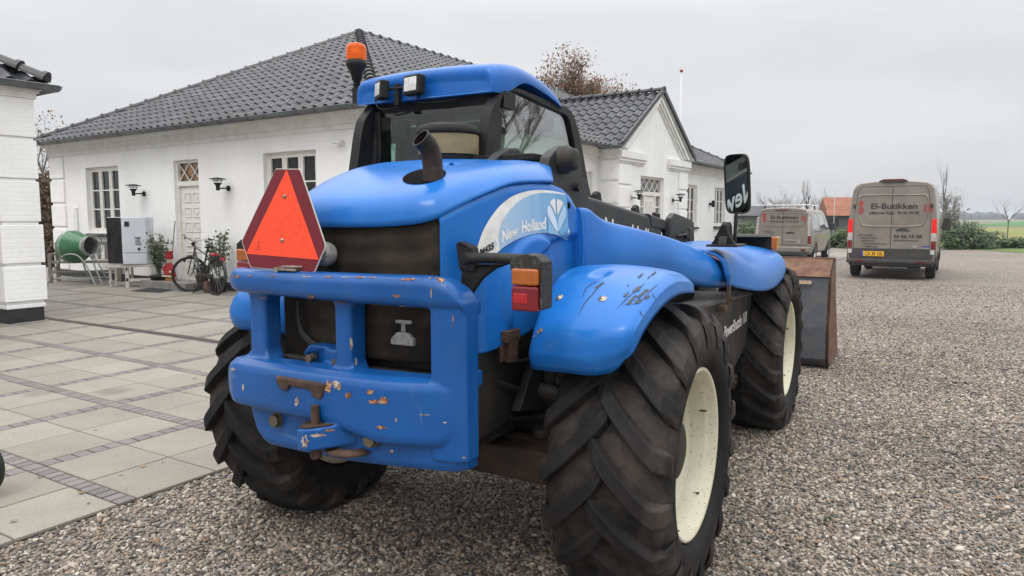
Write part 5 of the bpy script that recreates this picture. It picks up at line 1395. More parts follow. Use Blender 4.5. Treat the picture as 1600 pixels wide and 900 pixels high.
go = org+D2*(WD+.20)+N2*.12
tile_slope('roof', go-D2*8, D2, 8, D1, 2.6, {'run': 4.2, 'planes': [vert_plane(go, go-D2*4.5+D1*4.5, go-D2*4), vert_plane(go-D2*4.5+D1*4.3, go-D2*9+D1*4.3, go-D2*3)]}, OUT, z0=3.50)
tile_slope('roof', go, D1, 8, -D2, 2.6, {'run': 4.2, 'planes': [vert_plane(go, go-D2*4.5+D1*4.5, go+D1*4), vert_plane(go-D2*4.3+D1*4.5, go-D2*4.3+D1*9, go+D1*4)]}, OUT, z0=3.50)
caps(go+UP*3.56-D2*.02+D1*.02, go-D2*4.3+D1*4.3+UP*6.2, OUT, r=.12, L=.37)
gutter(go+N2*.06-D2*8+UP*3.50, go+N2*.06+D2*.1+UP*3.50, N2, 'gutter', OUT, r=.085, brackets=20)
gutter(go+D2*.06-D1*.1+UP*3.50, go+D2*.06+D1*8+UP*3.50, D2, 'gutter', OUT, r=.085, brackets=20)
mb = MB(); mb.add([tuple(go+UP*3.45), tuple(go-D2*8+UP*3.45), tuple(go-D2*8+D1*8+UP*3.45), tuple(go+D1*8+UP*3.45)], [(0, 1, 2, 3)]); mb.build('soffit', 'render', OUT)
# ================================================================== GROUND
GA = R_(31.78)
G0 = np.array([-1.961*CAMH, 2.774*CAMH, 0.0])
GU = np.array([math.sin(GA), math.cos(GA), 0]); GV = np.array([-math.cos(GA), math.sin(GA), 0])
gs, gL, gp, gb = .0678*CAMH, .3221*CAMH, .7011*CAMH, .0740*CAMH
gT = gs+2*gL; gm_ = .3878*CAMH
# gravel: one wide sheet with stone-sized cells
m, nt, b = nodes_of('gravel')
tc = nt.nodes.new('ShaderNodeTexCoord')
def voro(scale, out='Color', feat='F1', rnd=1.0):
    v = nt.nodes.new('ShaderNodeTexVoronoi'); v.feature = feat; v.inputs['Scale'].default_value = scale; v.inputs['Randomness'].default_value = rnd
    nt.links.new(tc.outputs['Object'], v.inputs['Vector']); return v.outputs[out]
STONES = [(.0, (.030, .027, .025)), (.14, (.075, .066, .058)), (.32, (.14, .118, .099)), (.50, (.19, .165, .142)), (.62, (.24, .165, .11)), (.72, (.28, .25, .22)), (.86, (.40, .355, .29)), (.94, (.11, .11, .12)), (1.0, (.56, .52, .46))]
def stones(nt, src): return ramp(nt, src, STONES)
sepc = nt.nodes.new('ShaderNodeSeparateColor'); nt.links.new(voro(58), sepc.inputs[0])
c1_ = stones(nt, sepc.outputs[0])
d1 = voro(58, 'Distance'); 
big = ramp(nt, noise(nt, .35, 5, .6), [(.3, 1.0), (.7, 1.40)])
edge = ramp(nt, d1, [(.40, 1.), (.80, .45)])
c = mixc(nt, 1.0, c1_, edge, 'MULTIPLY'); c = mixc(nt, 1.0, c, big, 'MULTIPLY')
nt.links.new(c, b.inputs['Base Color']); b.inputs['Roughness'].default_value = .75
inv = math_(nt, 'SUBTRACT', 1.0, d1); bump(nt, b, inv, .9, .012); M['gravel'] = m
M['pebble'] = None
m, nt, b = nodes_of('pebble'); 
at = nt.nodes.new('ShaderNodeAttribute'); at.attribute_type = 'INSTANCER'; at.attribute_name = 'tone'
c = ramp(nt, at.outputs['Fac'], STONES)
c = mixc(nt, .25, c, mixc(nt, 1.0, c, noise(nt, 90, 3), 'MULTIPLY'))
gp_ = nt.nodes.new('ShaderNodeNewGeometry'); nz_ = nt.nodes.new('ShaderNodeTexNoise'); nz_.inputs['Scale'].default_value = .8; nz_.inputs['Detail'].default_value = 4; nt.links.new(gp_.outputs['Position'], nz_.inputs['Vector'])
c = mixc(nt, 1., c, ramp(nt, nz_.outputs['Fac'], [(.35, (.92, .90, .88)), (.65, (1.32, 1.30, 1.26))]), 'MULTIPLY')
nt.links.new(c, b.inputs['Base Color']); b.inputs['Roughness'].default_value = .62; M['pebble'] = m
mb = MB()
def disc_pts(): pass
mb.add([(-60, -30, 0), (70, -30, 0), (70, 60, 0), (-60, 60, 0)], [(0, 1, 2, 3)])
structure(mb.build('gravel_ground', 'gravel', recalc=False))
# real pebbles on the near gravel
pts = []
def on_paving(x, y):
    d = np.stack([x, y], -1)-G0[:2]; return (d@GV[:2]) > -gp-.0
N = 0
for (r0, r1, dens) in ((2.7, 3.8, 5200), (3.8, 5.2, 4600), (5.2, 7.0, 3800), (7.0, 9.5, 2400), (9.5, 13.0, 900), (13.0, 20.0, 260)):
    # wedge seen by the camera
    a0, a1 = R_(-38), R_(39); area = .5*(r1*r1-r0*r0)*(a1-a0); n = int(area*dens)
    r = np.sqrt(rng.uniform(r0*r0, r1*r1, n)); a = rng.uniform(a0, a1, n)
    x, y = r*np.sin(a), r*np.cos(a)
    ok = ~on_paving(x, y); pts.append(np.stack([x[ok], y[ok], np.full(ok.sum(), .0)], -1))
pts = np.concatenate(pts); pts[:, 2] = rng.uniform(-.001, .006, len(pts))
# a few strays kicked onto the slabs
sd = G0[None]+GU[None]*rng.uniform(-1.2, 6, 60)[:, None]+GV[None]*(-gp+rng.uniform(0, .5, 60)**2*2)[:, None]; sd[:, 2] = .030
pts = np.concatenate([pts, sd])
me = bpy.data.meshes.new('gravel_pebbles'); me.vertices.add(len(pts)); me.vertices.foreach_set('co', pts.astype(np.float32).ravel())
sizes = rng.lognormal(math.log(.0078), .32, len(pts)).clip(.004, .019); sizes[-60:] *= .7
me.attributes.new('sz', 'FLOAT', 'POINT').data.foreach_set('value', sizes.astype(np.float32))
me.attributes.new('tone', 'FLOAT', 'POINT').data.foreach_set('value', rng.uniform(0, 1, len(pts)).astype(np.float32))
me.attributes.new('rot', 'FLOAT_VECTOR', 'POINT').data.foreach_set('vector', (np.stack([rng.normal(0, .35, len(pts)), rng.normal(0, .35, len(pts)), rng.uniform(0, 6.28, len(pts))], -1)).astype(np.float32).ravel())
me.attributes.new('scl', 'FLOAT_VECTOR', 'POINT').data.foreach_set('vector', (np.stack([rng.uniform(.9, 1.5, len(pts)), rng.uniform(.7, 1.0, len(pts)), rng.uniform(.5, .8, len(pts))], -1)*sizes[:, None]).astype(np.float32).ravel())
po = bpy.data.objects.new('gravel_pebbles', me); COL.objects.link(po); tag(po, 'loose grey, tan and white pebbles of the gravel yard around the wheels', 'gravel', kind='stuff')
ng = bpy.data.node_groups.new('pebbles', 'GeometryNodeTree')
ng.interface.new_socket('Geometry', in_out='INPUT', socket_type='NodeSocketGeometry'); ng.interface.new_socket('Geometry', in_out='OUTPUT', socket_type='NodeSocketGeometry')
gi = ng.nodes.new('NodeGroupInput'); go_ = ng.nodes.new('NodeGroupOutput')
m2p = ng.nodes.new('GeometryNodeMeshToPoints'); iop = ng.nodes.new('GeometryNodeInstanceOnPoints'); ico = ng.nodes.new('GeometryNodeMeshIcoSphere'); ico.inputs['Radius'].default_value = 1; ico.inputs['Subdivisions'].default_value = 2
sm = ng.nodes.new('GeometryNodeSetMaterial'); sm.inputs['Material'].default_value = M['pebble']; ss = ng.nodes.new('GeometryNodeSetShadeSmooth')
# slightly lumpy stone
spn = ng.nodes.new('GeometryNodeSetPosition'); nz = ng.nodes.new('ShaderNodeTexNoise'); nz.inputs['Scale'].default_value = 1.3
vm = ng.nodes.new('ShaderNodeVectorMath'); vm.operation = 'SUBTRACT'; vm.inputs[1].default_value = (.5, .5, .5); vs_ = ng.nodes.new('ShaderNodeVectorMath'); vs_.operation = 'SCALE'; vs_.inputs['Scale'].default_value = .9
ng.links.new(nz.outputs['Color'], vm.inputs[0]); ng.links.new(vm.outputs[0], vs_.inputs[0]); ng.links.new(vs_.outputs[0], spn.inputs['Offset'])
ng.links.new(ico.outputs['Mesh'], spn.inputs['Geometry']); ng.links.new(spn.outputs[0], ss.inputs['Geometry']); ng.links.new(ss.outputs[0], sm.inputs['Geometry'])
ng.links.new(gi.outputs[0], m2p.inputs['Mesh']); ng.links.new(m2p.outputs[0], iop.inputs['Points']); ng.links.new(sm.outputs[0], iop.inputs['Instance'])
def named(n, t='FLOAT_VECTOR'):
    a = ng.nodes.new('GeometryNodeInputNamedAttribute'); a.data_type = t; a.inputs['Name'].default_value = n
    return a.outputs[0]
e2r = ng.nodes.new('FunctionNodeEulerToRotation'); ng.links.new(named('rot'), e2r.inputs[0]); ng.links.new(e2r.outputs[0], iop.inputs['Rotation']); ng.links.new(named('scl'), iop.inputs['Scale'])
ng.links.new(iop.outputs[0], go_.inputs[0])
md = po.modifiers.new('pebbles', 'NODES'); md.node_group = ng

# paving: slabs in pairs between rows of setts
def slab_mat(name, c1, c2, fine):
    m, nt, b = nodes_of(name)
    at = nt.nodes.new('ShaderNodeAttribute'); at.attribute_name = 'tone'
    c = mixc(nt, at.outputs['Fac'], c1, c2)
    sp = ramp(nt, noise(nt, 160, 3, .6), [(.3, .72), (.7, 1.2)])
    c = mixc(nt, 1., c, sp, 'MULTIPLY')
    st = ramp(nt, noise(nt, 1.4, 6, .65), [(.4, 1.), (.8, .78)])
    c = mixc(nt, 1., c, st, 'MULTIPLY')
    # damp patches
    tc = nt.nodes.new('ShaderNodeTexCoord')
    for (cx, cy, r) in DAMP:
        vd = nt.nodes.new('ShaderNodeVectorMath'); vd.operation = 'DISTANCE'; vd.inputs[1].default_value = (cx, cy, .03); nt.links.new(tc.outputs['Object'], vd.inputs[0])
        f = ramp(nt, math_(nt, 'ADD', vd.outputs['Value'], math_(nt, 'MULTIPLY', noise(nt, 9, 4), .12)), [(r*.8, .72), (r*1.3, 1.)])
        c = mixc(nt, 1., c, f, 'MULTIPLY')
    nt.links.new(c, b.inputs['Base Color']); b.inputs['Roughness'].default_value = .8
    bump(nt, b, noise(nt, 180, 3), .25, .003); return m
DAMP = [tuple(ground(62, 619)[:2])+(.17,), tuple(ground(178, 616)[:2])+(.18,), tuple(ground(195, 628)[:2])+(.12,)]
M['slab'] = slab_mat('concrete_slab', (.235, .216, .182), (.282, .260, .220), 1)
M['sett'] = slab_mat('grey_sett', (.145, .132, .125), (.205, .188, .178), 1)
M['joint'] = PM('joint_sand', (.045, .038, .028), .95, col2=(.06, .06, .03), nscale=4)
ZP = .022
def lift(p):
    """the paving rises gently to the house's end wall"""
    p = np.array(p, float); d = -((p-C0)[:2]@D2[:2]); w = (p-C0)[:2]@D1[:2]
    f = min(1, max(0, 1-d/7.0)); g = min(1, max(0, (w+3.2)/3.0)); f = f*f*(3-2*f); return .085*f*g
def ground_l(px, py):
    z = 0.
    for _ in range(12): p = ground(px, py, z); z = lift(p)+ZP
    return p
class Pave:
    def __init__(s): s.V = []; s.F = []; s.T = []
    def tile(s, u0, u1, v0, v1, g, tone):
        g /= 2; u0 += g; u1 -= g; v0 += g; v1 -= g; dz = random.uniform(-.0012, .0012); bv = .004
        o = len(s.V)
        for (a, b2, z) in ((0, 0, -.018), (bv*.4, bv*.4, -.003), (bv, bv, 0)):
            for (uu, vv) in ((u0+a, v0+b2), (u1-a, v0+b2), (u1-a, v1-b2), (u0+a, v1-b2)):
                p = G0+GU*uu+GV*vv; s.V.append((p[0], p[1], ZP+z+dz+lift(p)))
        for k in range(2):
            for i in range(4): s.F.append((o+4*k+i, o+4*k+(i+1) % 4, o+4*k+4+(i+1) % 4, o+4*k+4+i)); s.T.append(tone)
        s.F.append((o+8, o+9, o+10, o+11)); s.T.append(tone)
    def make(s, name, mat):
        me = bpy.data.meshes.new(name); me.from_pydata(s.V, [], s.F); me.materials.append(M[mat])
        me.attributes.new('tone', 'FLOAT', 'FACE').data.foreach_set('value', np.array(s.T, np.float32))
        bm = bmesh.new(); bm.from_mesh(me); bmesh.ops.recalc_face_normals(bm, faces=bm.faces); bm.to_mesh(me); bm.free()
        o = bpy.data.objects.new(name, me); COL.objects.link(o); return structure(o)
SL, ST = Pave(), Pave()
CH = None
pcv = ground(69, 503.5); dch = ground(346, 541)
ch_v0 = None
for i in range(-3, 30):
    for j in range(-1, 17):
        u0 = i*gT; v1 = j*gp          # v1 = far edge measured toward the sett row 'top' line
        # skip cells clearly inside the house
        c_ = G0+GU*(u0+gT/2)+GV*(v1+gp/2); dd = c_-C0
        if dd@D1 > .9 and dd@D2 > 1.0: continue
        if i > 22 and j > 3: continue
        # rows run: sett row occupies v in [v1-gb, v1], slabs [v1, v1+gp-gb]
        tj = random.random
        n5 = 5
        if j > -1:
            for part in (0, 1):
                for k in range(n5):
                    a = u0+gs+part*gL+k*gL/n5; ST.tile(a, a+gL/n5, v1-gb, v1, .009, tj())
            ST.tile(u0, u0+gs, v1-gb, v1, .009, tj())
        hv = (gp-gb)/2
        for part in (0, 1):
            for q_ in (0, 1):
                SL.tile(u0+gs+part*gL, u0+gs+(part+1)*gL, v1+q_*hv, v1+(q_+1)*hv, .008, tj()**1.5)
        for k in range(12):
            a = v1+k*(gp-gb)/12; ST.tile(u0, u0+gs, a, a+(gp-gb)/12, .009, tj())
SL.make('paving_slabs', 'slab'); ST.make('paving_setts', 'sett')
mb = MB()
def guv(u, v, z): p = G0+GU*u+GV*v; return (p[0], p[1], z)
mb.grid([[(q_[0], q_[1], q_[2]+lift(q_)) for q_ in [guv(-3*gT+33*gT*i/60, -gp+17*gp*j/30, .008) for j in range(31)]] for i in range(61)])
structure(mb.build('paving_bed', 'joint', recalc=False))
# rusty drainage channel running from the pillar
mb = MB(); a = np.array(ground(70, 502.8)); b2 = np.array(ground(346, 541.5)); d = (b2-a); d /= np.linalg.norm(d); 
side = np.cross(d, UP)*.055
st_ = a-d*.1; en = b2+d*3.4
for s0, s1, z in ((-1, 1, .0285),):
    mb.grid([[tuple(st_*(1-t)+en*t+side*k_+UP*(z+lift(st_*(1-t)+en*t))) for k_ in (-1, 1)] for t in [i/40 for i in range(41)]], 0, False)
structure(mb.build('drain_channel', PM('rusty_grating', (.055, .042, .035), .8, .2, col2=(.09, .07, .06), nscale=30, bscale=120, bstr=.6), recalc=False))

# lawn, meadow, field
def strip(name, mat, pts_, z, kind=True):
    mb = MB(); mb.add([(x, y, z) for x, y in pts_], [tuple(range(len(pts_)))]); o = mb.build(name, mat, recalc=False); structure(o); return o
M['lawn'] = PM('lawn', (.075, .125, .022), .9, col2=(.12, .165, .035), nscale=.8, bscale=40, bstr=.8, bdist=.03)
M['meadow'] = PM('rough_yellow_meadow', (.14, .17, .03), .9, col2=(.25, .21, .07), nscale=.25, bscale=6, bstr=1, bdist=.1)
M['wheat'] = PM('winter_wheat_field', (.035, .145, .025), .9, col2=(.05, .17, .035), nscale=.02, stretch=(.2, 1, 1))
M['farfield'] = PM('far_fields', (.13, .14, .07), .95, col2=(.17, .15, .10), nscale=.01)
def gxy(px, py): p = ground(px, py); return (p[0], p[1])
e0 = np.array(gxy(1475, 387.5)); e1 = np.array(gxy(1600, 395.5)); ed = (e1-e0)/np.linalg.norm(e1-e0)
L0, L1 = e0-ed*16.0, e1+ed*30
far_n = np.array([-ed[1], ed[0]]); far_n = far_n if far_n[1] > 0 else -far_n
strip('lawn', 'lawn', [tuple(L0), tuple(L1), tuple(L1+far_n*14), tuple(L0-ed*30+far_n*14), tuple(L0-ed*30+far_n*6), tuple(L0+far_n*2.2)], .012)
strip('meadow', 'meadow', [(-120, 48), (140, 34), (260, 150), (-200, 150)], .016) if False else None
mb = MB(); mb.add([(-900, -200, -.02), (1500, -200, -.02), (1500, 2200, -.02), (-900, 2200, -.02)], [(0, 1, 2, 3)]); structure(mb.build('ground', 'farfield', recalc=False))
lb2 = L0-ed*60+far_n*13; rb2 = L1+ed*80+far_n*13
strip('meadow', 'meadow', [tuple(lb2), tuple(rb2), tuple(rb2+far_n*90), tuple(lb2+far_n*90)], .018)
strip('field', 'wheat', [tuple(lb2+far_n*75-ed*50), tuple(rb2+far_n*75+ed*200), tuple(rb2+far_n*280+ed*400), tuple(lb2+far_n*280-ed*300)], .024)

# ================================================================== VEGETATION
def leaf_mat(name, c1, c2, rough=.6, tr=.25):
    m, nt, b = nodes_of(name)
    oi = nt.nodes.new('ShaderNodeNewGeometry')
    c = mixc(nt, ramp(nt, oi.outputs['Random Per Island'], [(0., 0.), (.55, .22), (1., 1.)]), c1, c2)
    nt.links.new(c, b.inputs['Base Color']); b.inputs['Roughness'].default_value = rough
    return m
M['oakleaf'] = leaf_mat('dry_oak_leaf', (.11, .05, .022), (.22, .115, .05))
M['bark'] = PM('bark', (.07, .058, .045), .9, col2=(.12, .105, .085), nscale=12, bscale=40, bstr=.5)
M['twig'] = PM('grey_twig', (.10, .085, .07), .9, col2=(.15, .13, .11), nscale=5)
M['laurel'] = leaf_mat('laurel_leaf', (.008, .028, .005), (.10, .155, .025), .45)
M['bushleaf'] = leaf_mat('olive_bush_leaf', (.055, .050, .030), (.13, .115, .07), .6)
M['potleaf'] = leaf_mat('grey_green_leaf', (.05, .075, .035), (.16, .18, .11), .5)
M['brownhedge'] = leaf_mat('brown_beech_hedge_leaf', (.085, .05, .025), (.15, .095, .05))
def branchy(mb, base, dirv, length, r, depth, rnd, tips, spread=.6, up=.15, kids=(3, 4), shrink=.68, n=5):
    p = Vector(base); d = Vector(dirv).normalized(); pts_ = [p.copy()]; rs = [r]; steps = 4
    for i in range(steps):
        d = (d+Vector((rnd.gauss(0, .10), rnd.gauss(0, .10), rnd.gauss(0, .06)+up*.15))).normalized(); p = p+d*length/steps; pts_.append(p.copy()); rs.append(r*(1-.45*(i+1)/steps))
    mb.tube(pts_, rs, max(3, n), caps=False)
    tips.append((p.copy(), d.copy(), depth))
    if depth <= 0: return
    for k in range(rnd.randint(*kids)):
        t = rnd.uniform(.35, 1.0); i = min(steps-1, int(t*steps)); q2 = pts_[i].lerp(pts_[i+1], t*steps-i)
        ax = Vector((rnd.gauss(0, 1), rnd.gauss(0, 1), rnd.gauss(0, .5))).normalized()
        nd = (d+ax*spread*rnd.uniform(.6, 1.4)+Vector((0, 0, up))).normalized()
        branchy(mb, q2, nd, length*shrink*rnd.uniform(.75, 1.15), rs[i]*.6, depth-1, rnd, tips, spread, up, kids, shrink, n-1)
def leaves(mb, pts_, n, spread, size, rnd, flat=1.0):
    V, F = [], []
    for _ in range(n):
        c = rnd.choice(pts_); p = c+Vector((rnd.gauss(0, spread), rnd.gauss(0, spread), rnd.gauss(0, spread*flat)))
        s = size*rnd.uniform(.6, 1.3); a = Vector((rnd.gauss(0, 1), rnd.gauss(0, 1), rnd.gauss(0, 1))).normalized(); b2 = a.orthogonal().normalized()*s*.5; a = a*s
        o = len(V); V += [p-a*.5, p+b2*.6, p+a*.5, p-b2*.6]; F.append((o, o+1, o+2, o+3))
    mb.add(V, F)
def tree(name, label, cat, loc, h, trunk_h, r, depth, seed, leafmat=None, nleaf=0, lsize=.1, lspread=.2, spread=.6, up=.15, kids=(3, 4), lean=(0, 0), group=None, twigmat='bark', l0=None, shrink=.68):
    rnd = random.Random(seed); root = empty(name, loc); tag(root, label, cat, group)
    mb = MB(); tips = []
    pts_ = [Vector((0, 0, -.05)), Vector((lean[0]*.3, lean[1]*.3, trunk_h*.5)), Vector((lean[0], lean[1], trunk_h))]
    mb.tube(pts_, [r*1.25, r, r*.8], 8, caps=False); mb.build('trunk', twigmat, root)
    mb = MB(); n0 = kids[1]+2
    for k in range(n0):
        a = 2*PI*k/n0+rnd.uniform(-.3, .3); d = Vector((math.cos(a)*spread*1.2, math.sin(a)*spread*1.2, 1-spread*.3+rnd.uniform(-.3, .4)))
        branchy(mb, pts_[2]-Vector((0, 0, rnd.uniform(0, trunk_h*.25))), d, (l0 or (h-trunk_h)*.48)*rnd.uniform(.8, 1.15), r*.5, depth, rnd, tips, spread, up, kids, shrink)
    mb.build('branches' if not nleaf else 'limbs', twigmat, root)
    if nleaf:
        P = [t[0] for t in tips if t[2] <= 1]; mb = MB(); leaves(mb, P, nleaf, lspread, lsize, rnd); mb.build('crown', leafmat, root, recalc=False)
    return root
def at(px, Y, z=0): return ((px-800)/FPX*(Y*CP+(CAMH-z)*SP), Y, z)
tree('oak_tree', 'tall oak with brown withered leaves rising behind the roof right of the cab', 'tree', at(884, 46), 12.2, 7.3, .28, 4, 14, 'oakleaf', 17000, .16, .24, .80, .08, (3, 5), l0=2.1, shrink=.70)
tree('tree', 'small tree with a few brown leaves beyond the left end of the house', 'tree', at(70, 27), 6.2, 2.4, .10, 3, 5, 'oakleaf', 900, .09, .28, .6, .3, (3, 4), l0=1.5)
# brown hedge left of the house
rnd = random.Random(9)
mb = MB(); P = []
for _ in range(500):
    t = rnd.uniform(0, 1); px = 40+t*80; P.append(Vector(at(px, 22.5+rnd.uniform(-.3, .3), rnd.uniform(.05, 2.9)**1.0)))
leaves(mb, P, 9000, .16, .09, rnd); hd = mb.build('beech_hedge', 'brownhedge', recalc=False)
tag(hd, 'tall brown beech hedge seen in the gap between the outbuilding and the house', 'hedge')
mb = MB()
for k in range(60): p = at(40+k*1.35, 22.5); mb.tube([(p[0], p[1], 0), (p[0]+rnd.uniform(-.1, .1), p[1], 1.5), (p[0]+rnd.uniform(-.2, .2), p[1], 2.9)], [.02, .015, .006], 4)
for z in (.4, 1.1, 1.8, 2.5):
    pass
mb.build('stems', 'bark', hd)
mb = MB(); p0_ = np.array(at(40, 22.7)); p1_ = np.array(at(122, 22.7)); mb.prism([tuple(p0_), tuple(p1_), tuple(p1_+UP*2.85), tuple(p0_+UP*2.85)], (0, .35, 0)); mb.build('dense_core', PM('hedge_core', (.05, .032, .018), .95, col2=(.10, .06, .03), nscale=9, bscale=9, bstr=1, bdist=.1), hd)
def bush(label, loc, rx, rz_, n, seed, mat='laurel', cat='bush', lsize=.10, group=None, name='bush', lumps=16):
    rnd = random.Random(seed); root = empty(name, loc); tag(root, label, cat, group)
    C = []
    for _ in range(lumps):
        a = rnd.uniform(0, 2*PI); q_ = rnd.uniform(0, .8); C.append((Vector((math.cos(a)*rx*q_, math.sin(a)*rx*q_*.8, rz_*rnd.uniform(.10, .8))), rnd.uniform(.28, .48)*rx))
    P = []
    for _ in range(900):
        c, r = rnd.choice(C); d = Vector((rnd.gauss(0, 1), rnd.gauss(0, 1), rnd.gauss(0, 1))).normalized(); p = c+d*r*rnd.uniform(.75, 1.05)
        if p.z < .02: p.z = rnd.uniform(.02, .3)
        P.append(p)
    mb = MB(); leaves(mb, P, n, .05, lsize, rnd); mb.build('foliage', mat, root, recalc=False)
    mb = MB()
    for c, r in C: mb.tube([(0, 0, 0), tuple(c*.5), tuple(c)], [.03, .02, .01], 4)
    mb.build('stem', 'bark', root); return root
HB = 'green bushes along the lawn'
for i, (px, Y, rx, rz_, lab, mt) in enumerate([(1488, 36.5, 1.15, 1.25, 'tallest bright green laurel bush beside the mirror of the nearer van', 'laurel'), (1518, 37, 1.1, 1.15, 'wide dark laurel bush right of the tallest laurel', 'laurel'), (1543, 37.5, .75, .75, 'lower laurel bush left of the bare sapling', 'laurel'), (1562, 38, .55, .42, 'small dark low bush at the foot of the bare sapling', 'laurel'), (1593, 38, .62, .40, 'small dark low bush at the right edge of the lawn', 'laurel'),
        (1310, 39, .9, .95, 'green bush between the two vans, nearer the left van', 'laurel'), (1336, 38, .9, .95, 'green bush half hidden behind the left side of the nearer van', 'laurel'), (1168, 42, 1.2, 1.2, 'green bush between the mirror and the roof-rack van', 'laurel'), (1190, 43, 1.0, 1.1, 'green bush behind the left side of the roof-rack van', 'laurel')]):
    bush(lab, at(px, Y), rx, rz_, 3400, 20+i, mt, group=HB, lsize=.12)
# shrubs and bare trees behind the nearer van
bush('large olive-brown rounded bush behind the right side of the nearer van', at(1482, 60), 1.5, 3.1, 5200, 41, 'bushleaf', lsize=.13, lumps=22)
tree('tree', 'bushy half-bare tree above the olive-brown bush behind the nearer van', 'tree', at(1478, 63), 6, 2.0, .10, 4, 42, 'bushleaf', 1100, .10, .3, .6, .3, (3, 4), l0=1.3)
tree('poplar_sapling', 'thin upright bare tree rising behind the right edge of the nearer van', 'tree', at(1471, 45), 5.6, 2.9, .04, 3, 43, None, 0, spread=.16, up=.9, kids=(2, 3), l0=1.25, twigmat='twig')
tree('poplar_sapling', 'thin upright bare tree with a nest behind the roof-rack van', 'tree', at(1258, 40), 4.6, 2.5, .045, 3, 44, None, 0, spread=.18, up=.9, kids=(2, 3), l0=1.05, twigmat='twig')
tree('sapling', 'bare wide-crowned sapling standing alone on the meadow at the right', 'tree', at(1573, 40), 3.6, 1.5, .028, 3, 45, None, 0, spread=.75, up=.12, kids=(2, 3), l0=.95, twigmat='twig')
for i, (px, Y, h) in enumerate([(1230, 85, 6.0), (1275, 90, 6.6), (1310, 95, 7.0), (1340, 100, 6.8), (1205, 95, 5.6)]):
    tree('bare_tree', ['bare rounded tree behind the roof bars of the left van', 'bare dense tree left of the red-roofed barn', 'bare dense tree above the left part of the red roof', 'bare dense tree above the right part of the red roof', 'faint bare tree beyond the mirror bush'][i], 'tree', at(px, Y), h, 1.6, .14, 4, 60+i, None, 0, spread=.8, up=.15, kids=(3, 4), l0=2.0, twigmat='bark', group='bare trees beyond the vans')
tree('bare_tree', 'bare tree added out of view at the right, to be mirrored in the cab side window', 'tree', (14.5, 11.5, 0), 8.5, 2.4, .16, 4, 77, None, 0, spread=.7, up=.2, kids=(3, 4), l0=2.6, twigmat='bark')  # stands outside the frame, added for its reflection in the cab side glass
# tufts of moss and grass between the stones
mb = MB(); rnd = random.Random(31)
M['moss'] = leaf_mat('moss_and_grass', (.05, .075, .015), (.13, .13, .04))
for (px, py, n) in ((1297, 818, 46), (1145, 850, 30), (1383, 829, 20), (1530, 640, 18), (1240, 700, 12), (760, 800, 14), (120, 770, 18), (1590, 770, 30), (1430, 690, 14), (35, 745, 14), (208, 786, 12)):
    c_ = ground(px, py)
    for _ in range(n):
        x, y = c_[0]+rnd.gauss(0, .035), c_[1]+rnd.gauss(0, .035); h_ = rnd.uniform(.012, .03); a_ = rnd.uniform(0, 6.28); w_ = .003
        mb.add([(x-w_*math.cos(a_), y-w_*math.sin(a_), .004), (x+w_*math.cos(a_), y+w_*math.sin(a_), .004), (x+rnd.gauss(0, .012), y+rnd.gauss(0, .012), .010+h_)], [(0, 1, 2)])
tag(mb.build('moss_tufts', 'moss', recalc=False), 'scattered little tufts of moss and grass growing between the pebbles', 'moss', kind='stuff')
M['deadleaf'] = leaf_mat('dead_leaf', (.16, .08, .03), (.30, .20, .09))
mb = MB()
for _ in range(46):
    px, py = rnd.choice([(rnd.uniform(0, 340), rnd.uniform(480, 860)), (rnd.uniform(1180, 1600), rnd.uniform(460, 890))]); z_ = .030 if px < 400 else .016
    c_ = ground(px, py, z_); s_ = rnd.uniform(.010, .028); a_ = rnd.uniform(0, 6.28)
    mb.add([(c_[0]+s_*math.cos(a_+k*1.2566)*(1 if k != 2 else .6), c_[1]+s_*.6*math.sin(a_+k*1.2566), z_+rnd.uniform(0, .006)) for k in range(5)], [(0, 1, 2, 3, 4)])
tag(mb.build('fallen_leaves', 'deadleaf', recalc=False), 'few small dead leaves lying scattered on gravel and paving', 'leaves', kind='stuff')
# far line of woods
mb = MB(); rnd = random.Random(4)
x = -350.
M['farwood'] = PM('far_wood', (.045, .05, .048), .95, col2=(.075, .075, .065), nscale=.15)
while x < 1100:
    h = rnd.uniform(5.5, 8.5)+1.5*math.sin(x*.013)+1.2*math.sin(x*.047); w_ = rnd.uniform(5, 9); y = 880+rnd.uniform(-20, 20)
    mb.ball((x, y, h*.45), (w_, w_*.8, h*.56), n=8); x += w_*.75
wd = mb.build('distant_wood', 'farwood'); tag(wd, 'long low bluish belt of trees along the horizon', 'wood', kind='stuff')

# ================================================================== BARN and flagpole
BN = empty('barn', at(1318, 72)); tag(BN, 'long low dark barn with orange-red tiled roof between the two vans', 'barn')
BN.rotation_euler.z = R_(-14)
mb = MB(); mb.bb((-1.3, 0, 0), (6.5, 6, 1.9)); mb.build('wall', PM('dark_barn_wall', (.06, .06, .065), .8, col2=(.10, .10, .11), nscale=.6), BN)
mb = MB(); mb.prism([(-1.6, -.4, 1.85), (-1.6, 3, 3.75), (-1.6, 6.4, 1.85)], (8.5, 0, 0)); mb.build('roof', PM('red_pantile', (.27, .10, .055), .8, col2=(.19, .07, .04), nscale=1.5, bscale=4, bstr=.5), BN)
mb = MB(); 
for x_ in (-1.5, .6, 2.6): mb.bb((x_, -.02, .8), (x_+1.0, .0, 1.6))
mb.build('window', 'houseglass', BN)
DB = empty('dark_shed', at(1166, 75)); tag(DB, 'low dark grey shed behind the bush next to the mirror', 'shed')
mb = MB(); mb.bb((-4, 0, 0), (4, 5, 1.9)); mb.build('wall', PM('shed_wall', (.10, .10, .10), .8), DB); mb = MB(); mb.prism([(-4.3, -.3, 1.85), (-4.3, 2.5, 2.9), (-4.3, 5.3, 1.85)], (8.6, 0, 0)); mb.build('roof', PM('shed_roof', (.07, .07, .075), .8), DB)
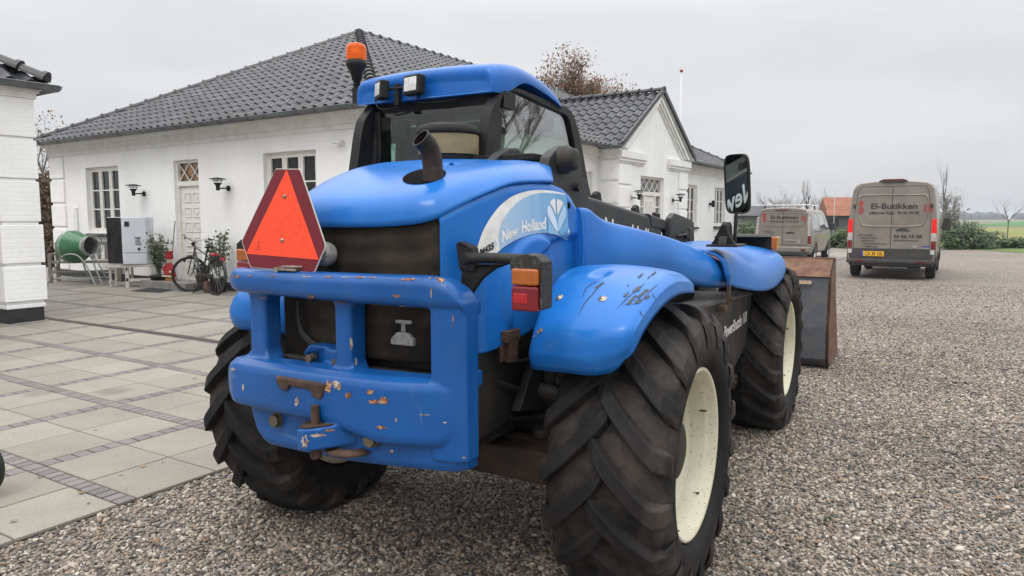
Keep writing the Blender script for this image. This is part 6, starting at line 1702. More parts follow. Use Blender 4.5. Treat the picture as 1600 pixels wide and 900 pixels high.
fp = empty('flagpole', at(1058.5, 34)); tag(fp, 'slim white flagpole with a reddish knob behind the gable', 'flagpole')
mb = MB(); mb.lathe([(.055, 0), (.05, 4), (.032, 8.3), (.0, 8.31)], n=12); mb.build('pole', PM('white_pole', (.62, .62, .62), .5), fp)
mb = MB(); mb.ball((0, 0, 8.36), (.085, .085, .07)); mb.build('knob', PM('knob_paint', (.28, .07, .05), .5), fp)
tree('garden_tree', 'whitish slender mast beyond the red roof', 'pole', at(1325, 68), 1, .5, .02, 0, 3) if False else None
mp = MB(); mp.lathe([(.035, 0), (.025, 4.3), (0, 4.3)], at(1302, 66), n=8); tag(mp.build('mast', PM('pale_mast', (.35, .35, .35), .5)), 'thin pale mast standing in front of the red roofed barn', 'mast')
# ================================================================== VANS
M['taupe'] = PM('taupe_metallic_paint', (.25, .222, .195), .40, .25, col2=(.195, .172, .15), nscale=1.6, coat=.5)
M['taupedark'] = PM('taupe_gap', (.03, .027, .024), .6)
M['vanblack'] = PM('van_black_plastic', (.028, .029, .031), .6, col2=(.05, .048, .045), nscale=4)
M['vanglass'] = PM('van_glass', (.015, .018, .02), .05, spec=.9, coat=.6)
M['vangrey'] = PM('pale_reflecting_glass', (.16, .17, .17), .05, spec=.9, coat=.8)
M['vanred'] = PM('faded_red_print', (.38, .045, .04), .5)
M['vantext'] = PM('dark_print', (.035, .028, .028), .5)
m, nt, b = nodes_of('lit_tail_lamp'); b.inputs['Base Color'].default_value = (.5, .01, .01, 1); b.inputs['Roughness'].default_value = .2; b.inputs['Emission Color'].default_value = (1, .03, .02, 1); b.inputs['Emission Strength'].default_value = .3; M['litred'] = m
M['clearlens'] = PM('clear_lens', (.42, .38, .38), .15, .2, col2=(.55, .50, .50), nscale=30)
M['plate'] = PM('yellow_plate', (.75, .42, .02), .4); M['plateblue'] = PM('plate_blue', (.02, .05, .35), .4); M['platetext'] = PM('plate_lettering', (.10, .03, .01), .5)
M['silver'] = PM('silver_bar', (.55, .55, .55), .3, .8)
M['headlining'] = PM('x', (.1, .1, .1), .5)
def van(label, cat, loc, yaw, hi, Lv, Hn, wd, plate):
    r = empty('delivery_van', loc, -yaw); tag(r, label, cat, 'taupe delivery vans with red and black lettering')
    hw = wd/2
    if hi: prof = [(.38, .93), (.46, .965), (.62, .985), (1.0, 1.0), (1.35, .99), (1.7, .965), (2.05, .93), (2.30, .90), (2.42, .85), (2.49, .74), (2.53, .45), (2.545, .0)]
    else: prof = [(.30, .92), (.40, .96), (.60, .99), (.95, 1.0), (1.15, .985), (1.40, .93), (1.60, .885), (1.78, .84), (1.88, .78), (1.93, .62), (1.955, .35), (1.96, .0)]
    def ring(y, sx, zs, z0=0): 
        R = [(hw*f*sx, y, z0+(z-.3)*zs+.3) for z, f in prof]
        return R+[(-x, y_, z) for x, y_, z in R[:-1][::-1]]
    st = [(.0, .965, .985), (.025, .985, .993), (.08, 1., 1.), (Lv*.35, 1., 1.), (Lv*.60, 1., 1.), (Lv*.66, .995, .985)]
    body = MB(); rows = [ring(*s) for s in st]
    # cab: windscreen slope then bonnet
    for fy, f1 in ((.70, .93), (.78, .72), (.84, .52)):
        rw_ = []
        for (x, y, z) in ring(Lv*fy, .99, 1.): rw_.append((x, y, min(z, .3+(Hn-.3)*f1+(.04 if abs(x) < .5 else 0))))
        rows.append(rw_)
    for fy, f1, sx in ((.92, .44, .95), (.98, .36, .88), (1.0, .25, .80)):
        rows.append([(x, y, min(z, .3+(Hn-.3)*f1)) for x, y, z in ring(Lv*fy, sx, 1.)])
    body.grid(rows, cl=False, cr=False); body.grid([[r_[0] for r_ in rows], [r_[-1] for r_ in rows]], sm=False)
    body.add(rows[0], [tuple(range(len(rows[0])))]); body.add(rows[-1], [tuple(range(len(rows[-1])))])
    bo = body.build('body', 'taupe', r, bevel=.0, weld=True)
    def quad_on_rear(pts_, mat, name, parent=bo, d=.004):
        mb = MB(); mb.add([(x, -d, z) for x, z in pts_], [tuple(range(len(pts_)))]); return mb.build(name, mat, parent, recalc=False)
    zt = Hn
    # door gap lines
    mb = MB(); g = .007
    def line(x0, z0, x1, z1, w=.009):
        v = Vector((x1-x0, 0, z1-z0)); n = Vector((-v.z, 0, v.x)).normalized()*w/2
        mb.add([(x0-n.x, -.003, z0-n.z), (x0+n.x, -.003, z0+n.z), (x1+n.x, -.003, z1+n.z), (x1-n.x, -.003, z1-n.z)], [(0, 1, 2, 3)])
    dl = .80*hw if hi else .82*hw; dt = zt-.16 if hi else zt-.13; db = .50 if hi else .62
    line(0, db, 0, dt, .016)
    for s in (-1, 1): line(s*(dl+.03), db, s*(dl+.05), zt*.62, .012); line(s*(dl+.05), zt*.62, s*(dl*.97), dt-.12, .012); line(s*dl*.97, dt-.12, s*dl*.88, dt, .012)
    line(-dl*.88, dt, dl*.88, dt, .012); line(-dl, db, dl, db, .012)
    mb.build('door_gap', 'taupedark', bo, recalc=False)
    # pressed panels: raised frame around the blind windows
    mb = MB()
    zt2, zb2 = (zt-.40, zt-1.16) if hi else (zt-.20, zt-.66)
    fr0 = [(-dl*.90, zt2-.05), (-dl*.84, zt2), (dl*.84, zt2), (dl*.90, zt2-.05), (dl*.93, zb2+.28), (dl*.80, zb2+.03), (dl*.5, zb2), (-dl*.5, zb2), (-dl*.80, zb2+.03), (-dl*.93, zb2+.28)]
    cx, cz = 0, (zt2+zb2)/2
    outr = [(cx+(x-cx)*1.07, cz+(z-cz)*1.10) for x, z in fr0]
    n = len(fr0)
    V = [(x, -.002, z) for x, z in outr]+[(cx+(x-cx)*1.03, -.022, cz+(z-cz)*1.05) for x, z in fr0]+[(x, -.003, z) for x, z in fr0]
    mb.add(V, [(k*n+i, k*n+(i+1) % n, (k+1)*n+(i+1) % n, (k+1)*n+i) for k in range(2) for i in range(n)], 0, False)
    mb.build('pressed_panel', 'taupe', bo)
    if hi:
        # black lower part and bumper
        mb = MB(); mb.prism([(-.90, -.010, .48), (.90, -.010, .48), (.88, -.010, .80), (-.88, -.010, .80)], (0, .02, 0)); mb.build('lower_panel', 'vanblack', bo, bevel=.008)
        mb = MB(); mb.box((0, 0.02, .47), (wd*.985, .20, .11)); mb.box((0, .05, .40), (wd*.93, .16, .10))
        for s in (-1, 1): mb.prism([(s*.87, -.02, .42), (s*hw*.985, .02, .42), (s*hw*.985, .02, .80), (s*.90, -.02, .74)], (0, .14, 0))
        bp = mb.build('rear_bumper', 'vanblack', bo, bevel=.03, seg=3)
        mb = MB(); mb.box((-.70, -.085, .475), (.17, .01, .045)); mb.box((.70, -.085, .475), (.17, .01, .045)); mb.build('reflector', 'redlens', bp)
        mb = MB(); mb.box((0, .05, .36), (1.1, .08, .07)); mb.cyl((.05, -.06, .33), (.05, .1, .33), .02); mb.box((.55, .1, .33), (.3, .1, .06)); mb.build('tow_bar', 'steel', bo, bevel=.01)
        mb = MB(); mb.lathe([(.0, .0)], n=8) if False else mb.prism([(-.33, -.04, zt-.02), (-.22, -.04, zt+.025), (.22, -.04, zt+.025), (.33, -.04, zt-.02), (.2, -.04, zt-.075), (-.2, -.04, zt-.075)], (0, .12, 0)); hb = mb.build('high_brake_light', 'vanblack', bo, bevel=.012)
        mb = MB(); mb.prism([(-.24, -.046, zt-.015), (-.18, -.046, zt+.018), (.18, -.046, zt+.018), (.24, -.046, zt-.015)], (0, .01, 0)); mb.build('brake_lens', 'redlens', hb)
        zl0, zl1, zl2, zl3 = .80, 1.0, 1.20, 1.56
    else:
        mb = MB(); mb.box((0, .01, .47), (wd*.97, .16, .20)); mb.build('rear_bumper', 'taupe', bo, bevel=.04, seg=3)
        mb = MB(); mb.box((0, -.03, .33), (wd*.85, .14, .10)); mb.box((.72, -.072, .44), (.16, .01, .07), m=0); mb.build('bumper_underside', 'vanblack', bo, bevel=.01)
        mb = MB(); mb.box((.72, -.073, .46), (.14, .01, .06)); mb.build('reflector', 'redlens', bo)
        mb = MB(); mb.box((-.05, -.01, zt-.085), (.46, .03, .035)); mb.build('high_brake_light', 'redlens', bo, bevel=.006)
        mb = MB(); mb.box((.35, -.012, .80), (.55, .03, .03)); mb.box((0, -.012, .70), (wd*.8, .01, .012), m=0); mb.build('handle_strip', 'silver', bo)
        zl0, zl1, zl2, zl3 = .68, .95, 1.15, 1.62
    for s in (-1, 1):
        x0, x1 = (s*.895, s*(hw*.985)) if hi else (s*.865, s*(hw*.97))
        def lens(z0, z1, mat, nm, par):
            mb = MB()
            if hi: P = [(x0, -.014, z0), (x1, -.012, z0), (x1*.985, -.012, z1), (x0*1.0, -.014, z1)]
            else:
                k0, k1 = (z0-zl0)/(zl3-zl0), (z1-zl0)/(zl3-zl0)
                P = [(x0-s*.05*k0, -.014, z0), (x1-s*.07*k0, -.012, z0), (x1-s*.07*k1, -.012, z1), (x0-s*.05*k1, -.014, z1)]
            mb.prism(P, (0, .16, 0)); return mb.build(nm, mat, par, bevel=.012)
        tl = lens(zl0, zl1, 'redlens', 'tail_light', bo)
        lens(zl1, zl2, 'clearlens', 'clear_lens', tl); lens(zl2, zl3, 'litred' if hi else 'clearlens', 'brake_lens', tl)
        if hi: mb = MB(); mb.box((s*(hw-.09), -.015, .72), (.09, .03, .10)); mb.build('fog_lamp', 'lampglass', tl)
        mb = MB()
        for z in (zt*.74,): mb.box((s*dl*1.06, -.01, z), (.05, .03, .10))
        if hi: mb.build('hinge', 'taupedark', bo, bevel=.005)
    # handle, badge
    mb = MB(); mb.prism([(.10, -.01, 1.245 if hi else 1.03), (.42, -.01, 1.245 if hi else 1.03), (.40, -.01, 1.28 if hi else 1.065), (.30, -.01, 1.33 if hi else 1.10), (.20, -.01, 1.33 if hi else 1.10), (.11, -.01, 1.28 if hi else 1.065)], (0, .02, 0)); mb.build('door_handle', 'vanblack', bo, bevel=.006)
    mb = MB(); mb.prism([(.55+.065*math.cos(k2*PI/10), -.008, (.86 if hi else .735)+.026*math.sin(k2*PI/10)) for k2 in range(20)], (0, .004, 0)); mb.build('oval_badge', 'silver', bo) 
    for o_ in list(bo.children):
        pass
    # lettering
    def put(body_, x, z, size, mat, bold=0., al='CENTER', sx=1, name='lettering'):
        V, F = text_mesh(body_, size, bold, al, sx=sx); mb = MB(); mb.add([(x+v[0], -.0065, z+v[1]) for v in V], F); return mb.build(name, mat, bo, recalc=False)
    k = 1.0 if hi else .88
    zc = zt-.70 if hi else zt-.38
    put('El-Butikken', .04, zc-.03, .200*k, 'vantext', .005, sx=1.17)
    put('v/Morten Kj\u00e6r', -.53*k, zc-.165*k, .10*k, 'vantext', .003, 'LEFT'); put('96 56 10 08', .12*k, zc-.165*k, .10*k, 'vantext', .003, 'LEFT')
    mb = MB()
    mb.lathe([(.072*k, 0), (0, 0)], (-.735*k, -.0065, zc+.115*k), (0, 1, 0), 22)
    for j in range(6):
        z = zc-.00*k-.033*k*j+.02; w_ = .085*k*math.sqrt(max(.05, 1-((j-2.5)/3.6)**2)); mb.box((-.735*k, -.0065, z), (2*w_, .002, .020*k))
    for j in range(6): mb.box((.80*k, -.0065, zc+.07*k-.034*k*j), (.20*k, .002, .019*k))
    mb.build('red_emblem', 'vanred', bo)
    mb = MB(); rl_ = random.Random(2 if hi else 3)
    for j in range(5):
        z = (1.14-.075*j) if hi else (1.11-.062*j); x = -.80*k+.045*j
        n_ = (7, 8, 6, 11, 6)[j]
        for q_ in range(n_): w_ = rl_.uniform(.03, .055)*k; mb.box((x+.05*q_*k+.06, -.0065, z), (w_, .002, .022*k))
    mb.build('small_print', 'vantext', bo)
    if hi:
        put('96 56 10 08', .06, 1.075, .115, 'vantext', .004, 'LEFT', sx=1.15)
        put('elbutikken-nh.dk', .06, .995, .065, 'vantext', .001, 'LEFT', sx=1.3)
        mb = MB(); mb.box((.80, -.006, .865), (.16, .003, .03)); mb.build('trim_badge', 'plateblue', bo); mb = MB(); mb.box((.80, -.006, .825), (.17, .003, .02)); mb.build('trim_badge', 'silver', bo)
        mb = MB(); mb.box((-.40, -.020, .66), (.53, .012, .125)); pl = mb.build('number_plate', 'plate', bo, bevel=.004)
        mb = MB(); mb.box((-.645, -.0275, .66), (.05, .004, .12)); mb.build('plate_band', 'plateblue', pl)
        V, F = text_mesh('CA 39 105', .125, .004, sx=.74); mb = MB(); mb.add([(-.375+v[0], -.028, .617+v[1]) for v in V], F); mb.build('plate_number', 'platetext', pl, recalc=False)
    # side glass and side details
    hx = lambda z: float(np.interp(z, [p[0] for p in prof], [p[1] for p in prof]))*hw+.004
    for s in (-1, 1):
        mb = MB(); z0, z1 = (1.45, 2.0) if hi else (1.18, 1.72)
        mb.add([(s*hx(z0), Lv*.62, z0), (s*hx(z0), Lv*.80, z0-.03), (s*hx(z1), Lv*.70, z1), (s*hx(z1), Lv*.62, z1)], [(0, 1, 2, 3)]); mb.build('side_window', 'vanglass', bo, recalc=False)
        if not hi:
            for a, c in ((.05, .33), (.345, .605)):
                mb = MB(); mb.grid([[(s*hx(z), Lv*y_, z) for z in (1.20, 1.35, 1.5, 1.62, 1.72)] for y_ in (a+.02, c)]); mb.build('side_window', 'vangrey', bo, recalc=False)
            mb = MB(); mb.box((s*(hw+.0), Lv*.27, 1.10), (.02, Lv*.40, .025)); mb.build('door_rail', 'taupedark', bo)
        # mirror
        mb = MB(); mb.prism([(s*(hw+.02), Lv*.73, 1.22 if hi else 1.12), (s*(hw+.24), Lv*.73, 1.20 if hi else 1.12), (s*(hw+.25), Lv*.73, 1.46 if hi else 1.38), (s*(hw+.19), Lv*.73, 1.60 if hi else 1.40), (s*(hw+.06), Lv*.73, 1.60 if hi else 1.40), (s*(hw+.03), Lv*.73, 1.46 if hi else 1.30)], (0, .10, 0)); mm = mb.build('wing_mirror', 'vanblack', bo, bevel=.02, seg=3)
        mb = MB(); mb.box((s*(hw+.0), Lv*.73+.05, 1.30 if hi else 1.2), (.12, .05, .05)); mb.build('mirror_arm', 'vanblack', mm)
        # wheels
        for wy in ((1.05, Lv*.80) if hi else (.92, Lv*.80)):
            wr = .345; mb = MB()
            mb.lathe([(.215, -.11), (.30, -.115), (.335, -.09), (wr, -.05), (wr, .05), (.335, .09), (.30, .115), (.215, .11)], (s*(hw-.155), wy, wr), (1, 0, 0), 28)
            ty = mb.build('wheel', 'vantyre', r)
            mb = MB(); mb.lathe([(.218, s*.10), (.19, s*.085), (.17, s*.05), (.05, s*.07), (.0, s*.075)], (s*(hw-.155), wy, wr), (1, 0, 0), 24); mb.build('rim', 'silver', ty)
            mb = MB(); ring_ = []
            rows2 = []
            for k2 in range(17):
                a = PI*k2/16; rows2.append([(s*(hx(.35+.36*math.sin(a))*.0+hw*.985), wy+.42*math.cos(a)*rr2, .34+.42*math.sin(a)*rr2) for rr2 in (1., 1.08)])
            a_ = [(s*(hw*1.001+.003), wy+.41*math.cos(PI*k2/16), .34+.40*math.sin(PI*k2/16)) for k2 in range(17)]
            mb.prism(a_, (-s*.02, 0, 0)); mb.build('wheel_arch', 'taupedark', bo)
            ty.location.x = s*.02
    if not hi:
        mb = MB()
        for yb_ in (.35, 2.0): 
            mb.cyl((-.86, yb_, zt+.085), (.86, yb_, zt+.085), .020, n=10)
        rk = mb.build('roof_bar', 'silver', r)
        mb = MB()
        for yb_ in (.35, 2.0):
            for s in (-1, 1): mb.prism([(s*.70, yb_-.03, zt-.06), (s*.76, yb_-.03, zt-.06), (s*.72, yb_-.03, zt+.075), (s*.68, yb_-.03, zt+.075)], (0, .06, 0))
        mb.build('bar_foot', 'vanblack', rk)
    return r
VY = R_(31.8)
vd_ = np.array([math.cos(VY), -math.sin(VY)])
rl0 = np.array([.465*19.0, 19.0]); ctr = rl0+vd_*1.03
van('high-roofed taupe delivery van at the right with lit red tail lights and yellow number plate', 'van', (ctr[0], ctr[1], 0), VY, True, 5.53, 2.545, 2.06, True)
rl0 = np.array([.336*26.3, 26.3]); ctr = rl0+vd_*.995
van('low taupe delivery van with silver roof bars, parked beyond the rusty bucket', 'van', (ctr[0], ctr[1], 0), VY, False, 4.97, 1.96, 1.99, False)

# ================================================================== YARD OBJECTS by the house wall
def t_for(px, d):
    lo, hi = 0., 12.
    for _ in range(40):
        m_ = (lo+hi)/2; p = C0+D1*m_+N1*d; x_ = 800+FPX*p[0]/(p[1]*CP+(CAMH-.1)*SP)
        if x_ > px: lo = m_
        else: hi = m_
    return m_
def onwall(t, d, z=0): p = C0+D1*t+N1*d; return (float(p[0]), float(p[1]), z+.105)
# heat pump on a stand
hp_a = Vector(ground_l(178, 446)); hp_b = Vector(ground_l(197, 449.5)); hp_c = Vector(ground_l(238, 447))
HYAW = math.atan2(D2[1], D2[0])
ang = R_(14); ST_ = empty('timber_stand', (hp_b.x, hp_b.y, hp_b.z)); ST_.rotation_euler.z = ang
tag(ST_, 'pale metal-strapped wooden stand carrying the white heat pump', 'stand')
M['palewood'] = PM('pale_grey_timber', (.58, .56, .51), .7, col2=(.42, .40, .36), nscale=12, stretch=(1, 1, 4))
Wd = .52; 
def leg(mb_, x, y, h, w=.05): mb_.bb((x-w/2, y-w/2, 0), (x+w/2, y+w/2, h))
mb = MB(); 
dpt = .42
for x, y in ((.03, .03), (Wd, .03), (.03, dpt), (Wd, dpt), (-.36, .26), (-.34, .60)): 
    m2 = MB(); leg(m2, x, y, .46, .07 if (x, y) == (.03, .03) else .045); m2.build('leg', 'palewood', ST_)
mb.bb((-.38, .0, .43), (Wd+.02, .05, .49)); mb.bb((-.38, dpt-.02, .43), (Wd+.02, dpt+.03, .49)); mb.bb((.06, .005, .13), (Wd-.02, .045, .19)); mb.bb((-.34, .05, .10), (-.31, dpt, .14)); mb.bb((-.38, .05, .44), (-.34, dpt-.02, .48))
mb.build('rail', 'palewood', ST_)
mb = MB(); mb.bb((.01, -.012, .14), (.05, -.004, .20)); mb.bb((.015, -.012, .36), (.045, -.004, .43)); mb.build('steel_strap', 'steel', ST_)
HPm = empty('heat_pump', (hp_b.x, hp_b.y, hp_b.z+.495), ang); tag(HPm, 'boxy white heat pump unit with black fan grille standing on the pale stand', 'heat pump')
M['hpwhite'] = PM('white_sheet_metal', (.62, .65, .70), .35, col2=(.55, .58, .63), nscale=3)
mb = MB(); mb.prism([(-.36, .20, 0), (-.03, -.03, 0), (.02, -.045, 0), (.44, -.015, 0), (.50, .05, 0), (.50, .45, 0), (-.30, .45, 0)], (0, 0, 1.0)); case = mb.build('casing', 'hpwhite', HPm, bevel=.015)
mb = MB(); mb.prism([(-.375, .195, .02), (-.035, -.045, .02), (-.035, -.045, .99), (-.375, .195, .99)], (.03, .04, 0)); mb.build('fan_grille', 'black', case, bevel=.008)
mb = MB()
for rr_ in (.16, .13, .10): mb.tube([(-.205+rr_*.95*math.cos(2*PI*k/28), .073-rr_*.67*math.cos(2*PI*k/28), .48+rr_*2.2*math.sin(2*PI*k/28)) for k in range(28)], .006, 5, closed=True)
mb.build('fan_ring', 'steel', case)
mb = MB(); mb.prism([(.02, -.047, .245), (.44, -.017, .245), (.44, -.017, .252), (.02, -.047, .252)], (0, -.002, 0)); mb.build('panel_seam', 'steel', case)
mb = MB(); mb.bb((.04, -.047, .80), (.13, -.041, .91)); mb.bb((.22, -.038, .56), (.34, -.027, .575)); mb.bb((.27, -.036, .30), (.32, -.024, .35))
for k in range(5): mb.bb((.23, -.036, .54-.03*k), (.23+random.uniform(.06, .12), -.027, .548-.03*k))
mb.build('info_print', 'blackvinyl', case)
# workbench table behind / potting bench
bt = Vector(ground_l(148, 441)); TB = empty('wooden_bench', tuple(bt), ang); tag(TB, 'weathered wooden garden bench behind the green cement mixer', 'bench')
M['weathered'] = PM('weathered_teak', (.24, .22, .19), .8, col2=(.15, .14, .12), nscale=20, stretch=(1, 1, 6))
mb = MB(); mb.bb((-.95, .05, .44), (.55, .55, .485)); 
for k in range(9): mb.bb((-.85+k*.155, .56, .50), (-.77+k*.155, .59, .86))
mb.bb((-.95, .55, .84), (.55, .60, .92)); mb.bb((-.95, .06, .62), (-.88, .58, .67)); mb.bb((.48, .06, .62), (.55, .58, .67)); mb.bb((-.95, .08, .22), (.55, .11, .27)); mb.build('seat', 'weathered', TB, bevel=.006)
for x in (-.92, .51):
    for y in (.08, .56): m2 = MB(); m2.bb((x-.035, y-.035, 0), (x+.035, y+.035, .64 if y < .2 else .9)); m2.build('leg', 'weathered', TB)
# cement mixer
mA, mB_ = Vector(ground_l(103, 444)), Vector(ground_l(151, 447)); c = (mA+mB_)/2
CM = empty('cement_mixer', (c.x, c.y, c.z), ang); tag(CM, 'green cement mixer drum on a grey tubular frame near the house corner', 'cement mixer')
M['green'] = PM('green_enamel', (.018, .13, .045), .35, col2=(.05, .15, .07), nscale=5, coat=.2)
M['tubegrey'] = PM('galvanised_tube', (.28, .29, .28), .45, .5)
ax = Vector((.80, -.60, .06)).normalized(); dc = Vector((-.10, .20, .84))
mb = MB(); mb.lathe([(.0, -.30), (.22, -.30), (.345, -.22), (.36, -.12), (.355, -.02), (.30, .12), (.245, .25), (.20, .40), (.205, .43)], tuple(dc), tuple(ax), 36); dr = mb.build('drum', 'green', CM)
mb = MB(); mb.lathe([(.357, -.12), (.366, -.12), (.366, -.09), (.357, -.09)], tuple(dc), tuple(ax), 36); mb.lathe([(.205, .36), (.215, .36), (.222, .45), (.205, .455), (.19, .40), (.23, .25), (.30, .10), (.10, -.2), (0, -.25)], tuple(dc), tuple(ax), 32); mb.build('drum_mouth', PM('cement_stained_steel', (.16, .19, .16), .6, col2=(.38, .38, .36), nscale=8), dr)
mb = MB()
for s in (-1, 1): mb.tube([tuple(p) for p in smooth_curve([(-.62+.62*(s+1)*.62, -.18+.4*(s > 0), 0), (-.42+.45*(s+1)*.5, -.10+.25*(s > 0), .45), (-.25+.35*(s+1)*.5, -.12+.2*(s > 0), .67), (.02+.25*(s+1)*.5, -.18+.1*(s > 0), .66), (.22+.12*(s+1)*.5, -.25+.1*(s > 0), .40), (.40+.12*(s+1)*.5, -.38+.1*(s > 0), .0)], 6)], .018, 8)
mb.tube([(-.5, -.10, .16), (.35, -.28, .16)], .014, 8); mb.tube([(-.5, .2, .16), (.6, .05, .16)], .014, 8)
mb.tube([tuple(dc-ax*.30), tuple(dc-ax*.48)], .03, 10)
mb.build('tube_frame', 'tubegrey', CM)
mb = MB(); wc = dc+ax*.50+Vector((.02, -.02, .0)); ux_ = Vector((-ax.y, ax.x, 0)).normalized()
mb.tube([tuple(wc+ux_*.235*math.cos(2*PI*k/30)+Vector((0, 0, 1))*.235*math.sin(2*PI*k/30)) for k in range(30)], .012, 8, closed=True); mb.tube([tuple(wc-Vector((0, 0, .2))), tuple(wc+Vector((.25, .05, -.8)))], .014, 8)
mb.build('tilt_wheel', 'tubegrey', CM)
# potted plants
M['potblack'] = PM('black_pot', (.015, .015, .015), .5); M['terracotta'] = PM('terracotta', (.13, .07, .045), .8, col2=(.20, .13, .09))
def potted(label, loc, h, w, n, seed, potm, pot_r=.16, pot_h=.26):
    rnd = random.Random(seed); r = empty('potted_plant', loc); tag(r, label, 'potted plant', 'potted plants at the side door')
    mb = MB(); mb.lathe([(0, .0), (pot_r*.75, .0), (pot_r, pot_h), (pot_r*1.06, pot_h), (pot_r*1.06, pot_h+.03), (pot_r*.9, pot_h+.03), (pot_r*.88, pot_h-.02), (0, pot_h-.02)], n=20); mb.build('pot', potm, r)
    mb = MB(); P = []
    for k in range(14):
        a = rnd.uniform(0, 6.28); q_ = rnd.uniform(.2, 1)*w; hh = h*rnd.uniform(.6, 1); e_ = Vector((math.cos(a)*q_, math.sin(a)*q_, pot_h+hh))
        mb.tube([(0, 0, pot_h-.03), tuple(e_*.5+Vector((0, 0, .06))), tuple(e_)], [.008, .006, .003], 4)
        for j in range(10): P.append(Vector((0, 0, pot_h)).lerp(e_, rnd.uniform(.35, 1)))
    st_ = mb.build('stem', 'bark', r); mb = MB(); leaves(mb, P, n, .045, .06, rnd); mb.build('foliage', 'potleaf', r, recalc=False); return r
potted('tall airy shrub in a dark pot between the heat pump and the side door', onwall(t_for(250, .42), .42), 1.0, .21, 900, 71, 'potblack', .18, .24)
potted('leafy shrub behind the bicycle saddle right of the side door', onwall(t_for(342, .35), .35, .0), .95, .26, 700, 72, 'potblack', .17, .28)
potted('low plant on the step seen through the bicycle front wheel', onwall(t_for(316, .40), .40, .165), .22, .20, 380, 73, 'terracotta', .12, .14)
mb = MB(); mb.lathe([(0, 0), (.08, 0), (.11, .09), (.085, .20), (.06, .22), (0, .22)], onwall(t_for(326, .45), .45), n=18); tag(mb.build('clay_jar', 'terracotta'), 'small brown clay jar on the paving behind the bicycle pedals', 'jar')
# broom dressed as a red-hatted doll
M['redcloth'] = PM('red_cloth', (.30, .010, .014), .85, col2=(.22, .008, .012)); M['bristle'] = PM('straw_bristle', (.42, .20, .06), .8, col2=(.32, .14, .04), nscale=50); M['creamcloth'] = PM('cream_cloth', (.6, .52, .42), .9)
bl = onwall(t_for(267, .45), .45, .165); BR = empty('broom_doll', bl, math.atan2(N1[1], N1[0])+PI/2); tag(BR, 'straw broom dressed as a doll with red coat and red hat beside the side door', 'broom')
mb = MB(); mb.grid([[(.17*math.cos(a)*s, .06*math.sin(a)*s, z) for a in [2*PI*k/20 for k in range(20)]] for z, s in ((.0, 1.0), (.05, .98), (.10, .85))], cr=True); mb.build('bristles', 'bristle', BR)
mb = MB(); mb.grid([[(.165*math.cos(a)*s, .08*math.sin(a)*s, z) for a in [2*PI*k/20 for k in range(20)]] for z, s in ((.085, 1.05), (.12, 1.08), (.22, .9), (.32, .62), (.38, .35))], cr=True)
for s in (-1, 1): mb.tube([(s*.08, 0, .33), (s*.15, -.03, .26), (s*.13, -.07, .20)], [.035, .035, .03], 8)
mb.build('red_coat', 'redcloth', BR)
mb = MB(); mb.ball((0, 0, .43), (.062, .055, .07)); mb.box((0, -.08, .105), (.33, .02, .03)); mb.ball((-.135, -.075, .20), .028); mb.ball((.135, -.075, .20), .028); mb.build('cloth_face', 'creamcloth', BR)
mb = MB(); mb.grid([[(.085*math.cos(a)*s, .07*math.sin(a)*s, z) for a in [2*PI*k/16 for k in range(16)]] for z, s in ((.46, 1.), (.50, 1.05), (.56, .9), (.61, 1.0))], cr=True); mb.prism([(-.12, 0, .60), (-.05, 0, .56), (.05, 0, .56), (.12, 0, .61), (.06, 0, .63), (-.06, 0, .625)], (0, .03, 0)); mb.build('red_hat', 'redcloth', BR)
mb = MB(); mb.cyl((0, .0, .08), (.0, .16, 1.25), .012, n=8); mb.build('broomstick', 'weathered', BR)
# door mat
ma, mb2, mc_, md_ = [Vector(ground_l(*p)) for p in ((205, 455), (235, 450), (281, 451.5), (250, 457.5))]
mb = MB(); mb.prism([(v.x, v.y, v.z+.001) for v in (ma, mb2, mc_, md_)], (0, 0, .012)); tag(mb.build('door_mat', PM('dark_mat', (.02, .02, .02), .95, bscale=120, bstr=.6)), 'flat black door mat on the paving in front of the side door', 'door mat')
# ---- bicycle
ba, bb_ = Vector(ground_l(296, 455.5)), Vector(ground_l(352, 463.5)); bdv = (bb_-ba); bang = math.atan2(bdv.y, bdv.x)
BK = empty('bicycle', tuple(ba), bang); tag(BK, 'black bicycle on its kickstand in front of the side door step', 'bicycle')
BK.rotation_euler.x = R_(-5)
RWh = .345; WBk = 1.06
for x, nm in ((0, 'wheel'), (WBk, 'wheel')):
    mb = MB(); mb.tube([(x+RWh*math.cos(2*PI*k/48), 0, RWh+RWh*math.sin(2*PI*k/48)) for k in range(48)], .019, 8, closed=True); wh = mb.build('wheel', 'vantyre', BK)
    mb = MB(); mb.tube([(x+(RWh-.028)*math.cos(2*PI*k/48), 0, RWh+(RWh-.028)*math.sin(2*PI*k/48)) for k in range(48)], .010, 6, closed=True); mb.build('rim', 'steel', wh)
    mb = MB()
    for k in range(24): a = 2*PI*k/24; mb.cyl((x+.02*math.cos(a+1), (.03 if k % 2 else -.03), RWh+.02*math.sin(a+1)), (x+(RWh-.03)*math.cos(a), 0, RWh+(RWh-.03)*math.sin(a)), .0014, n=3, caps=False)
    mb.cyl((x, -.05, RWh), (x, .05, RWh), .022, n=10); mb.build('spokes', 'silver', wh)
    if x == 0: wh.rotation_euler.z = R_(48)
M['bikeblack'] = PM('bicycle_black', (.010, .010, .011), .35, coat=.5)
mb = MB(); hd_t, hd_b = (.17, 0, .92), (.135, 0, .72); bbk = (.50, 0, .29); stt = (.66, 0, .84)
mb.cyl(hd_t, (.11, 0, .67), .020, n=10); mb.cyl((.15, 0, .84), bbk, .020, n=10); mb.cyl((.16, 0, .90), (.62, 0, .76), .016, n=10); mb.cyl(bbk, stt, .017, n=10)
